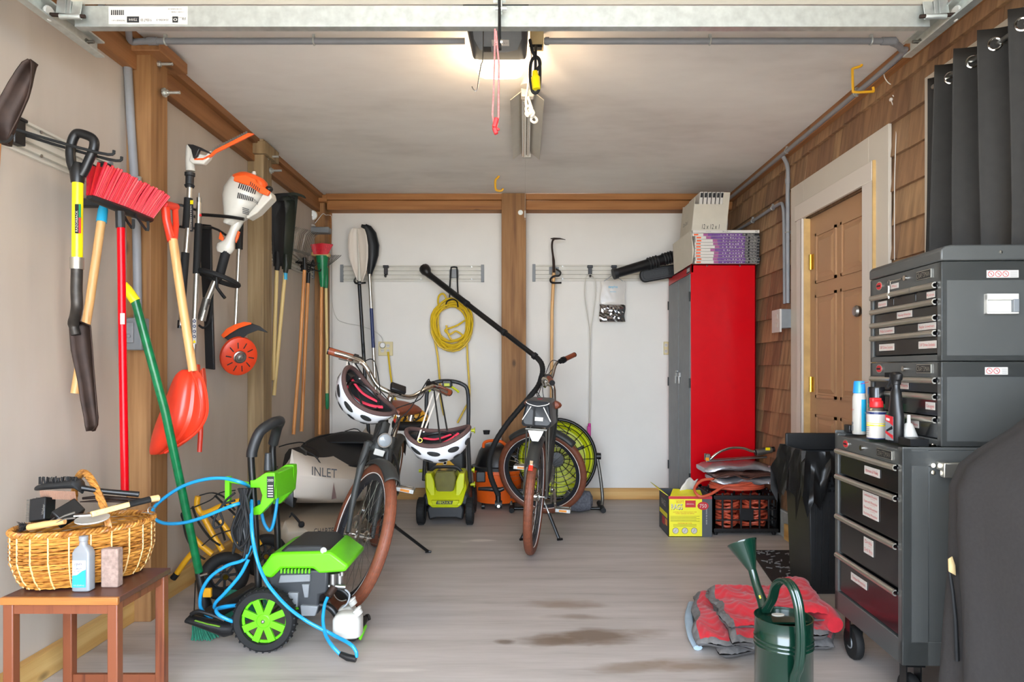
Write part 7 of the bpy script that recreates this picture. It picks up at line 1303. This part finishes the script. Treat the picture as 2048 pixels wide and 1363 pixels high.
    FR([V(.855,0,.84), V(.83,0,.93), V(.828,0,.965), V(.85,0,.985)], [.018,.016,.016,.02], 'stem', 'chrome', 12, BS); FR([V(.865,0,.82),V(.855,0,.85)], [.024,.020], 'headset', 'black_metal', 14, BS)
    bar = [V(.735,-.31,1.075), V(.77,-.24,1.08), V(.82,-.18,1.07), V(.85,-.10,1.00), V(.865,-.04,.985), V(.865,0,.985), V(.865,.04,.985), V(.85,.10,1.00), V(.82,.18,1.07), V(.77,.24,1.08), V(.735,.31,1.075)]
    FR(smooth_path(bar, 5), .0125, 'handlebar', 'chrome', 12, BS)
    for s_ in (-1, 1):
        a, b_ = V(.765,s_*.225,1.08), V(.715,s_*.335,1.074); g_ = FR([a, b_], .0185, 'grip', 'leather_brown', 14, BS); MB(BS).cyl(b_, b_+(b_-a).normalized()*.006, .019).build('grip_end', 'black_plastic', g_); u2 = (a-b_).normalized(); MB(BS).cyl(a, a+u2*.022, .024).cyl(a+u2*.022, a+u2*.05, .018).build('lever_clamp', 'black_plastic', t)
        MB(BS).tube(smooth_path([a+u2*.04+V(.02,0,-.01), a+V(.05,0,-.015), b_.lerp(a,.35)+V(.055,0,-.02)], 4), [.008]*5+[.006]*4, 8, sq=.6).build('brake_lever', 'steel', t)
        FR(smooth_path([a+u2*.05+V(.01,0,0), a+V(.08,-s_*.08,.02), V(.93,s_*.08,.95), V(.93,s_*.03,.82), V(.96,s_*.07,.62)], 5), .0028, 'cable', 'black_rubber', 6, BS); FR(smooth_path([a+u2*.06, V(.90,s_*.12,1.0), V(.95,-s_*.02,.90), V(.91,-s_*.04,.76), V(.80,-s_*.035,.60)], 5), .0028, 'cable', 'black_rubber', 6, BS)
    MB(BS @ mat4(V(.885,0,1.015), V(0,1,0), V(-.7,0,.7).normalized(), V(.7,0,.7).normalized())).box((-.04,-.022,-.01),(.04,.022,.012)).build('display', 'black_plastic', t, bevel=.006)
    if light:
        m_ = BS @ mat4(V(.945,0,.765), V(0,1,0), V(0,0,1), V(1,0,0)); hl = MB(m_).lathe([(0,-.03),(.02,-.028),(.034,0),(.036,.018),(.0,.018)], 24).build('headlight', 'chrome', t); MB(m_).lathe([(.030,.019),(.024,.024),(0,.027)], 24).build('lens', 'glass_lens', hl); MB(BS).cbox((.945,0,.70), (.012,.05,.03)).build('front_reflector', 'white_plastic', t, bevel=.002)
    # crank, pedals, chain, stand
    cm_ = B @ mat4(V(.46,0,.30), V(1,0,0), V(0,0,1), V(0,-1,0)); MB(cm_).lathe([(.085,.058),(.09,.060),(.085,.062),(.05,.061),(.05,.059),(.085,.058)], 32).lathe([(0,.05),(.02,.05),(.02,.065),(0,.065)], 14).build('chainring', 'steel', t)
    q = MB(B)
    for k in range(30):
        pass
    q.tube([V(.46,-.060,.388), V(0,-.060,RW+.04)], .005, 5).tube([V(.46,-.060,.212), V(0,-.060,RW-.04)], .005, 5).build('chain', 'dull_metal', t)
    for s_, a in ((-1, -60), (1, 120)):
        e = V(.46+.165*math.cos(math.radians(a)), s_*.085, .30+.165*math.sin(math.radians(a))); FR([V(.46, s_*.07, .30), e], [.012,.009], 'crank_arm', 'chrome', 8); q = MB(B); q.box((e.x-.045, min(e.y, e.y+s_*.10), e.z-.012), (e.x-.035, max(e.y, e.y+s_*.10), e.z+.012)).box((e.x+.035, min(e.y, e.y+s_*.10), e.z-.012), (e.x+.045, max(e.y, e.y+s_*.10), e.z+.012)).box((e.x-.045, e.y+s_*.09-.004, e.z-.012), (e.x+.045, e.y+s_*.09+.004, e.z+.012)).tube([e, V(e.x, e.y+s_*.10, e.z)], .014, 10); q.build('pedal', 'steel', t, bevel=.002)
        MB(B).cbox((e.x+.046, e.y+s_*.05, e.z), (.004,.05,.014)).cbox((e.x-.046, e.y+s_*.05, e.z), (.004,.05,.014)).build('pedal_reflector', 'amber', t)
    return t, B, BS
k_, BL, BLS = bicycle('dark grey cruiser bicycle with brown tyres facing the door opening, helmets on bars', (-.905, 4.19), (.055, -1), 12, 27)
foot = V(-.563, 4.02, .008); a = BL @ V(.40, .045, .27); MB().tube([a, a.lerp(foot,.25), a.lerp(foot,.27), foot], [.014,.014,.0095,.009], 10).tube([foot-V(.015,0,.0), foot+V(.02,0,-.002)], [.009,.007], 8).build('kickstand', 'black_metal', k_)
k2_, BR, BRS = bicycle('dark grey cruiser bicycle seen from behind with small grey rear bag', (.047, 3.99), (.135, 1), -3.5, 82, bag=True, light=False)
for px, c in ((1118, .35), (1043, -.2)):
    foot = at(px, 1076, 4.32); foot.z = .008; a = BR @ V(.40, 0, .27); MB().tube([a, a.lerp(foot,.45)], .007, 8).build('kickstand_leg', 'steel', k2_); MB().tube([a.lerp(foot,.42), foot], [.011,.010], 8).tube([foot-V(.01,.02,0), foot+V(.02,.0,-.002)], .008, 8).build('kickstand_foot', 'black_metal', k2_)
MB(BR).tube([V(-.16,-.055,.74), V(-.16,.055,.74), V(.16,.055,.75), V(.16,-.055,.75), V(-.16,-.055,.74)], .006, 8).tube([V(-.14,.055,.735), V(0,.068,.335)], .005, 8).tube([V(-.14,-.055,.735), V(0,-.068,.335)], .005, 8).tube([V(.05,.055,.74), V(0,.068,.335)], .005, 8).tube([V(.05,-.055,.74), V(0,-.068,.335)], .005, 8).build('rear_rack', 'dull_metal', k2_)
MB(BR @ mat4(V(-.17,0,.72), V(0,-1,0), V(0,0,1), V(-1,0,0))).prism([(-.045,.015),(.045,.015),(.035,-.01),(.018,-.045),(-.018,-.045),(-.035,-.01)], -.002, .002).build('rack_plate', 'steel', k2_, bevel=.001)
rbag = thing('bicycle_rear_bag', 'small dark grey zipped bag with reflective stripes on the bicycle rack', 'bag', tuple(BR @ V(0,0,.75))); q = MB(BR)
def bagr(x, w0, w1, z0, z1, n=8):
    out = []
    for cy, cz, a0, in ((w1-.02, z1-.02, 0), (-w1+.02, z1-.02, 90), (-w0+.02, z0+.02, 180), (w0-.02, z0+.02, 270)):
        for k in range(n): a = math.radians(a0+90*k/(n-1)); out.append(V(x, cy+.02*math.cos(a), cz+.02*math.sin(a)))
    return out
q.loft([bagr(-.15,.075,.06,.765,.88), bagr(-.165,.083,.066,.755,.90), bagr(-.10,.09,.072,.753,.905), bagr(.12,.09,.072,.753,.91), bagr(.14,.075,.06,.765,.89)]); q.build('bag_body', 'dark_grey', rbag)
MB(BR).tube(smooth_path([V(-.162,.066,.892), V(-.172,.05,.882), V(-.175,.0,.872), V(-.172,-.05,.882), V(-.162,-.066,.892)], 4), .0022, 5).tube([V(-.172,.035,.868), V(-.168,.080,.79)], .0032, 5).tube([V(-.172,-.035,.868), V(-.168,-.080,.79)], .0032, 5).build('reflective_piping', 'white_stripe', rbag)
MB(BR).cbox((-.168,-.012,.80), (.004,.05,.022)).build('reflective_tab', 'white_plastic', rbag); MB(BR).lathe([(.014,0),(.014,.002),(0,.002)], 18, Matrix.Translation((-.06,0,.906))).build('round_patch', 'pink_pad', rbag); MB(BR).cbox((-.172,.015,.81), (.004,.01,.10)).build('strap', 'black_rubber', rbag)
# orange bag behind the saddle
ob_ = thing('orange_gear_bag', 'orange and black gear bag laced with black cord behind the saddle', 'bag', at(825,832,4.5)); d = 4.45
MB().loft([[at(x, y, d)+V(0, .08*k*math.cos(a), R(h_, d)*math.sin(a)) for a in [2*math.pi*i/16 for i in range(16)]] for x, y, h_, k in ((789,838,6,.5),(796,832,12,.9),(820,831,14,1),(845,832,12,.9),(855,835,6,.5))]).build('bag_body', 'amber_tube', ob_)
MB().loft([[at(x, y, d)+V(0, .09*k*math.cos(a), R(h_, d)*math.sin(a)) for a in [2*math.pi*i/16 for i in range(16)]] for x, y, h_, k in ((786,848,8,.5),(800,850,11,.9),(835,850,11,.9),(856,846,7,.5))]).build('bag_base', 'eva_dark', ob_)
MB().tube(smooth_path(ats([(800,824),(812,836),(806,842),(818,826),(832,838),(840,826),(822,828),(828,842),(848,830),(852,838)], d-.088), 4), .004, 6).build('lacing', 'black_rubber', ob_); MB().tube(ats([(789,842),(798,838)], d-.07), .014, 8).build('red_tab', 'red_plastic', ob_)
# helmets
def helmet(label, c, n_, rx, hang, side, ry=None):
    t = thing('bicycle_helmet', label, 'helmet', tuple(c), 'white helmets hanging from the handlebars'); z_ = n_.normalized(); x_ = side-z_*side.dot(z_); x_.normalize(); m_ = mat4(c, x_, z_.cross(x_), z_)
    a_, b_, h_ = .145, .108, .125; q = MB(m_); NU, NV = 48, 14
    def P_(u, v, k=1.0): t_ = v*math.pi*.5; a = 2*math.pi*u; e = 1+.04*math.cos(a); rim = .018*math.cos(2*a)*(1-math.cos(t_))  ; return V(a_*k*e*math.sin(t_)*math.cos(a), b_*k*math.sin(t_)*math.sin(a), -h_*k*math.cos(t_)+rim*1.2)
    q.grid(lambda u, v: P_(u, v), NU, NV); q.build('shell', 'helmet_white', t, solidify=.004, smooth=70)
    q = MB(m_); q.grid(lambda u, v: P_(u, v, .93)+V(0,0,.003), NU, NV); q.build('inner_foam', 'black_rubber', t, smooth=70); q = MB(m_); q.tube([P_(k/48, 1.0, .965)+V(0,0,.002) for k in range(48)], .010, 8, closed=True); q.build('rim_pad', 'pad_brown', t)
    q = MB(m_); 
    for v0_, us in ((.80, [.05+.1*k for k in range(10)]), (.50, [.1*k for k in range(10)])):
        for u0 in us:
            L_ = .045; pp = [P_(u0, v0_, 1.05)]+[P_(u0+.030*math.cos(g)-.012*math.sin(g), v0_+.085*math.sin(g), 1.034) for g in [2*math.pi*z/14 for z in range(14)]]; q.add(pp, [(0, z+1, (z+1) % 14+1) for z in range(14)])
    q.build('vent', 'charcoal', t, smooth=0); 
    q = MB(m_); q.tube(smooth_path([V(-.07,-.05,-.02), V(-.02,-.02,-.05), V(.05,.0,-.03), V(.09,.03,-.01)], 4), .012, 8, sq=.5).tube(smooth_path([V(-.09,.03,-.02), V(-.02,.05,-.04), V(.06,.06,-.02)], 4), .010, 8, sq=.5).build('fit_pad', 'pink_pad', t); q = MB(m_); q.torus(.08, .006, 30, 6, Matrix.Translation((0,0,-.02))).box((-.115,-.02,-.03),(-.09,.02,.01)).build('fit_cradle', 'black_plastic', t)
    for kx, ky in ((-.075,-.07), (.03,-.085), (-.075,.07), (.03,.085)):
        a = m_ @ V(kx, ky, -.01); off = hang[0] if ky < 0 else hang[1]; mid = a.lerp(off, .55)+V(.006*kx*10, 0, -.008); MB().tube(smooth_path([a, mid, off], 4), .0045, 6, sq=.35).build('strap', 'white_stripe' if kx < 0 else 'black_rubber', t)
    return t, m_
gl = BLS @ V(.76, -.25, 1.07); gr = BLS @ V(.76, .25, 1.07)
hL, _ = helmet('white helmet hanging sideways from the raised end of the handlebar', at(733,785,2.98), V(.62,-.25,.62), .1, (gl+V(.0,0,-.005), gl+V(.02,.02,-.005)), V(.4,.1,-.9))
hR, m_ = helmet('white helmet hanging like an upturned bowl from lowered handlebar end', at(874,868,3.02), V(-.06,-.22,.97), .1, (gr+V(-.02,0,-.005), gr+V(.01,.01,-.005)), V(1,-.1,.16))
MB().text('O', .03, mat4(at(840,880,2.89), V(1,0,0), V(0,0,1), V(0,-1,0))).build('yellow_dot', 'yellow_gloss', hR, smooth=0)
# ---------------------------------------------------------------- lawn mower
mw = thing('lawn_mower', 'lime and black push mower parked against the back wall, handle folded up', 'lawn mower', (-.55, 4.9, 0)); d = 4.62
def wl(x, y, r_, w_):
    m_ = mat4(V(x, y, r_), V(0,1,0), V(0,0,1), V(1,0,0)); o_ = MB(m_).lathe([(r_*.6,-w_/2),(r_*.93,-w_/2),(r_,-w_*.35),(r_,w_*.35),(r_*.93,w_/2),(r_*.6,w_/2),(r_*.6,-w_/2)], 28)
    for k in range(20): a = 2*math.pi*k/20; o_.bar(V(r_*math.cos(a), r_*math.sin(a), -w_*.4), V(r_*math.cos(a+.15), r_*math.sin(a+.15), w_*.4), .006, .006)
    o_ = o_.build('wheel', 'black_rubber', mw); MB(m_).lathe([(0,-w_*.4),(r_*.6,-w_*.4),(r_*.6,w_*.4),(0,w_*.4)], 20).build('wheel_disc', 'charcoal', o_)
xl, xr = (843-CX)*4.76/F, (940-CX)*4.76/F
for x, y, r_ in ((xl,4.76,.092), (xr,4.76,.092), (xl+.01,5.16,.10), (xr-.01,5.16,.10)): wl(x, y, r_, .05)
def sl_(pts, d0, d1, name, mat, bevel=.01): return slab(pts, d0, d1, name, mat, mw, bevel)
sl_([(858,1040),(853,1018),(862,1002),(920,1002),(928,1018),(925,1040),(912,1036),(872,1036)], 4.72, 5.1, 'deck', 'charcoal', .012); sl_([(843,1012),(846,990),(862,975),(920,975),(938,990),(940,1012)], 4.80, 5.2, 'deck_skirt', 'dark_grey', .02)
def tapered(rows, name, mat, bev=.008):
    q = MB(); q.loft([[at(x0, y, dd)+V(0,0,0), at(x1, y, dd), at(x1, y, dd)+V(0,.22,.0), at(x0, y, dd)+V(0,.22,0)] for x0, x1, y, dd in rows]); return q.build(name, mat, mw, bevel=bev)
tapered([(864,915,1015,4.70),(856,924,1008,4.69),(850,933,975,4.78),(849,930,950,4.90),(856,926,944,4.93)], 'motor_cover', 'ryobi_lime'); tapered([(866,914,1010,4.68),(862,918,1001,4.675)], 'front_lip', 'ryobi_lime', .003)
sl_([(872,980),(868,955),(872,942),(908,942),(912,955),(908,980),(898,991),(882,991)], 4.76, 4.95, 'battery_window', 'smoke_plastic', .01)
for pts in ([(852,975),(851,946),(862,946),(868,962),(870,990),(866,1000)], [(928,975),(929,946),(918,946),(912,962),(911,990),(915,1000)]): sl_(pts, 4.74, 4.9, 'side_fin', 'ryobi_lime', .006)
MB().prism([(-.058,-.012),(.052,-.012),(.058,.010),(-.052,.010)], 0, .003, mat4(at(889,1004,4.668), V(1,0,0), V(0,0,1), V(0,-1,0)), 0).text('RYOBI', .024, mat4(at(889,1004,4.664), V(-1,0,0), V(0,0,-1), V(0,-1,0)), 1, width=.09).build('name_plate', ['ink','ryobi_lime'], mw, smooth=0)
MB().tube(smooth_path(ats([(858,945),(868,935),(880,933),(905,933),(915,935),(924,944)], 4.85), 4), .012, 8).build('carry_handle', 'charcoal', mw)
sl_([(853,945),(853,893),(928,893),(929,945)], 5.15, 5.35, 'grass_bag', 'charcoal', .02); MB().prism([(-.09,-.04),(.055,-.04),(.055,-.02),(-.02,.05),(-.04,.05),(-.09,-.02)], 0, .002, mat4(at(895,925,5.145), V(1,0,0), V(0,0,1), V(0,-1,0)), 0).lathe([(.016,.002),(.016,.003),(0,.003)], 16, mat4(at(890,925,5.143), V(1,0,0), V(0,0,1), V(0,-1,0)), 1).lathe([(.010,.0035),(0,.0035)], 14, mat4(at(890,925,5.143), V(1,0,0), V(0,0,1), V(0,-1,0)), 2).build('warning_triangle', ['hook_yellow','label_white','purple'], mw, smooth=0)
MB().tube(smooth_path(ats([(848,960,5.0),(851,900,5.1),(853,850,5.2),(853,800,5.25),(855,782,5.25),(862,768,5.25),(880,762,5.25),(905,762,5.25),(925,768,5.25),(935,780,5.25),(937,820,5.25),(936,870,5.2),(938,920,5.1),(940,965,5.0)]), 3), .0155, 10).build('folding_handle', 'dark_grey', mw)
MB().tube(smooth_path(ats([(858,782),(868,774),(890,772),(905,774),(918,784)], 5.22), 3), .009, 8).build('bail_bar', 'ryobi_lime', mw); sl_([(884,774),(885,760),(902,760),(903,774)], 5.18, 5.28, 'switch_box', 'black_plastic', .006); sl_([(888,772),(888,766),(899,766),(899,772)], 5.172, 5.19, 'switch_button', 'ryobi_lime', .002)
for px, py in ((842,941), (944,939), (945,860), (945,968)): MB().cyl(at(px-4,py,5.08), at(px+4,py,5.08), .012).cyl(at(px+3,py,5.08), at(px+5,py,5.08), .022).build('clamp_knob', 'ryobi_lime', mw)
# ---------------------------------------------------------------- shop vacuum
vc = thing('shop_vacuum', 'orange and black wet-dry vacuum bucket by the middle post', 'vacuum', (-.21, 5.38, 0)); VM = Matrix.Translation((-.205, 5.38, 0))
MB(VM).lathe([(.13,.045),(.165,.05),(.182,.10),(.195,.27),(.20,.275),(.20,.30),(.19,.30)], 32).build('bucket', 'vac_orange', vc); MB(VM).lathe([(.205,.30),(.205,.325),(.185,.33),(.16,.33)], 32).build('lid_ring', 'charcoal', vc); MB(VM).lathe([(.178,.325),(.172,.36),(.145,.44),(.12,.475),(.09,.49),(0,.49)], 32).build('motor_head', 'black_plastic', vc)
MB().tube(smooth_path([V(-.31,5.28,.475), V(-.30,5.27,.515), V(-.24,5.26,.53), V(-.17,5.26,.52), V(-.13,5.27,.485)], 4), .012, 8).build('top_handle', 'vac_orange', vc); MB().cyl(at(973,868,5.3), at(973,860,5.3), .022, .028).build('hose_plug', 'black_rubber', vc); MB().box((-.36,5.19,.22),(-.29,5.24,.30)).build('latch', 'black_plastic', vc, bevel=.006)
MB().box((-.10,5.185,.10),(.02,5.20,.17),0).text('RIDGID', .05, mat4(V(-.035,5.183,.135), V(1,0,0), V(0,0,1), V(0,-1,0)), 1, width=.105).build('name_badge', ['ink','label_white'], vc, smooth=0)
for a in (45, 135, 225, 315): c = V(-.205+.15*math.cos(math.radians(a)), 5.38+.15*math.sin(math.radians(a)), .022); MB().cyl(c-V(.012,0,0), c+V(.012,0,0), .022, n=14).cyl(c+V(0,0,.015), c+V(0,0,.05), .008).build('caster', 'black_plastic', vc)
vw = thing('vacuum_wand', 'long black vacuum wand and ribbed hose leaning across the middle post', 'vacuum wand', at(1082,722,4.95)); A_, B_ = at(862,552,5.45), at(1074,715,4.97)
def lp(t_): return A_.lerp(B_, t_)
MB().tube([lp(0), lp(.37)], .024, 14).tube([lp(.36), lp(.72)], .021, 14).tube([lp(.71), lp(1)], .019, 14).build('wand_tube', 'black_plastic', vw)
for t_ in (.36, .71, .98): MB().tube([lp(t_-.01), lp(t_+.01)], .026, 14).build('coupling', 'charcoal', vw)
MB().tube(smooth_path([at(849,537,5.5), at(853,543,5.47), at(858,549,5.46), lp(.02)], 3), [.045,.045,.044,.04,.034,.03,.028,.026,.025,.025], 12).build('nozzle', 'black_plastic', vw)
HP = smooth_path([B_, at(1083,727,4.93), at(1085,745,4.88), at(1077,770,4.84), at(1062,790,4.8), at(1038,818,4.78), at(1012,850,4.75), at(990,885,4.75), at(979,920,4.78), at(981,950,4.8), at(990,975,4.82), at(997,990,4.83)], 8); RRr = []
q = MB(); q.tube(HP, [.0185+(.0016 if i % 2 else 0) for i in range(len(HP))], 12); q.build('ribbed_hose', 'black_rubber', vw)
MB().tube(ats([(957,977,4.86),(975,977,4.85),(1000,979,4.84),(1008,976,4.84)]), [.012,.016,.018,.014], 10).tube(ats([(996,985,4.83),(997,1008,4.83)]), .019, 12).build('floor_tool', 'black_plastic', vw); MB().cyl(at(990,1008,4.83), at(1004,1008,4.83), .028).build('tool_wheel', 'charcoal', vw); MB().cyl(at(997,1012,4.80), at(997,1012,4.795), .010).build('silver_cap', 'steel', vw)
# ---------------------------------------------------------------- fan
fn_ = thing('drum_fan', 'lime and black round floor fan standing behind the turned bicycle wheel', 'fan', (.25, 5.3, 0)); c = V(.255, 5.3, .385); FM = mat4(c, V(1,0,0), V(0,0,1), V(0,-1,0)); MB(FM).torus(.305, .014, 56, 10).build('outer_ring', 'black_plastic', fn_); q = MB(FM)
for r_ in (.06,.10,.14,.18,.22,.26,.285): q.torus(r_, .0028, 48, 5, Matrix.Translation((0,0,.045*(1-(r_/.3)**2))))
for k in range(16): a = 2*math.pi*k/16; q.tube([V(.05*math.cos(a),.05*math.sin(a),.047), V(.18*math.cos(a),.18*math.sin(a),.03), V(.303*math.cos(a),.303*math.sin(a),.004)], .003, 5)
q.build('grille', 'black_metal', fn_); MB(FM).lathe([(.292,-.03),(.292,0),(.25,-.012),(.225,-.04)], 48).build('lime_band', 'ryobi_lime', fn_); MB(FM).lathe([(.30,-.10),(.303,-.01),(.295,-.01),(.292,-.10)], 48).lathe([(.292,-.10),(0,-.10)], 48).build('drum', 'charcoal', fn_); MB(FM).lathe([(.055,.03),(.055,.05),(0,.052)], 24).build('hub', 'black_plastic', fn_); MB(FM).box((-.10,-.27,-.02),(.14,-.20,.0)).build('lime_base', 'ryobi_lime', fn_, bevel=.01); MB(FM).text('RYOBI', .03, Matrix.Translation((.0,.10,.06)), 0, width=.1).build('lettering', 'label_white', fn_, smooth=0)
q = MB(FM)
for k in range(3):
    a = 2*math.pi*k/3; q.grid(lambda u, v: V((.05+.2*u)*math.cos(a+(v-.5)*.9), (.05+.2*u)*math.sin(a+(v-.5)*.9), -.05+.05*(v-.5)), 6, 6)
q.build('fan_blade', 'charcoal', fn_, solidify=.003)
for s_ in (-1, 1): MB().tube(smooth_path([c+V(s_*.315,0,.02), V(c.x+s_*.34,5.29,.25), V(c.x+s_*.355,5.27,.09), V(c.x+s_*.345,5.24,.025)], 4), .013, 10).build('stand_tube', 'dull_metal', fn_); MB().cyl(c+V(s_*.31,0,.02), c+V(s_*.345,0,.02), .026).build('tilt_knob', 'black_plastic', fn_); MB().tube([V(c.x+s_*.345,5.12,.02), V(c.x+s_*.345,5.42,.02)], .020, 10).build('rubber_foot', 'black_rubber', fn_)
MB().tube([V(c.x-.345,5.2,.02), V(c.x+.345,5.2,.02)], .013, 10).build('stand_tube', 'black_metal', fn_)
o = MB().loft([[V(x+ .0, 5.14+.05*math.cos(a)*k, .09+.085*math.sin(a)*k+.0) for a in [2*math.pi*i/14 for i in range(14)]] for x, k in ((.30,.4),(.33,.9),(.42,1),(.50,.85),(.52,.4))]).build('mesh_pouch', 'mesh_grey'); tag(o, 'small grey mesh pouch lying in front of the fan', 'pouch')
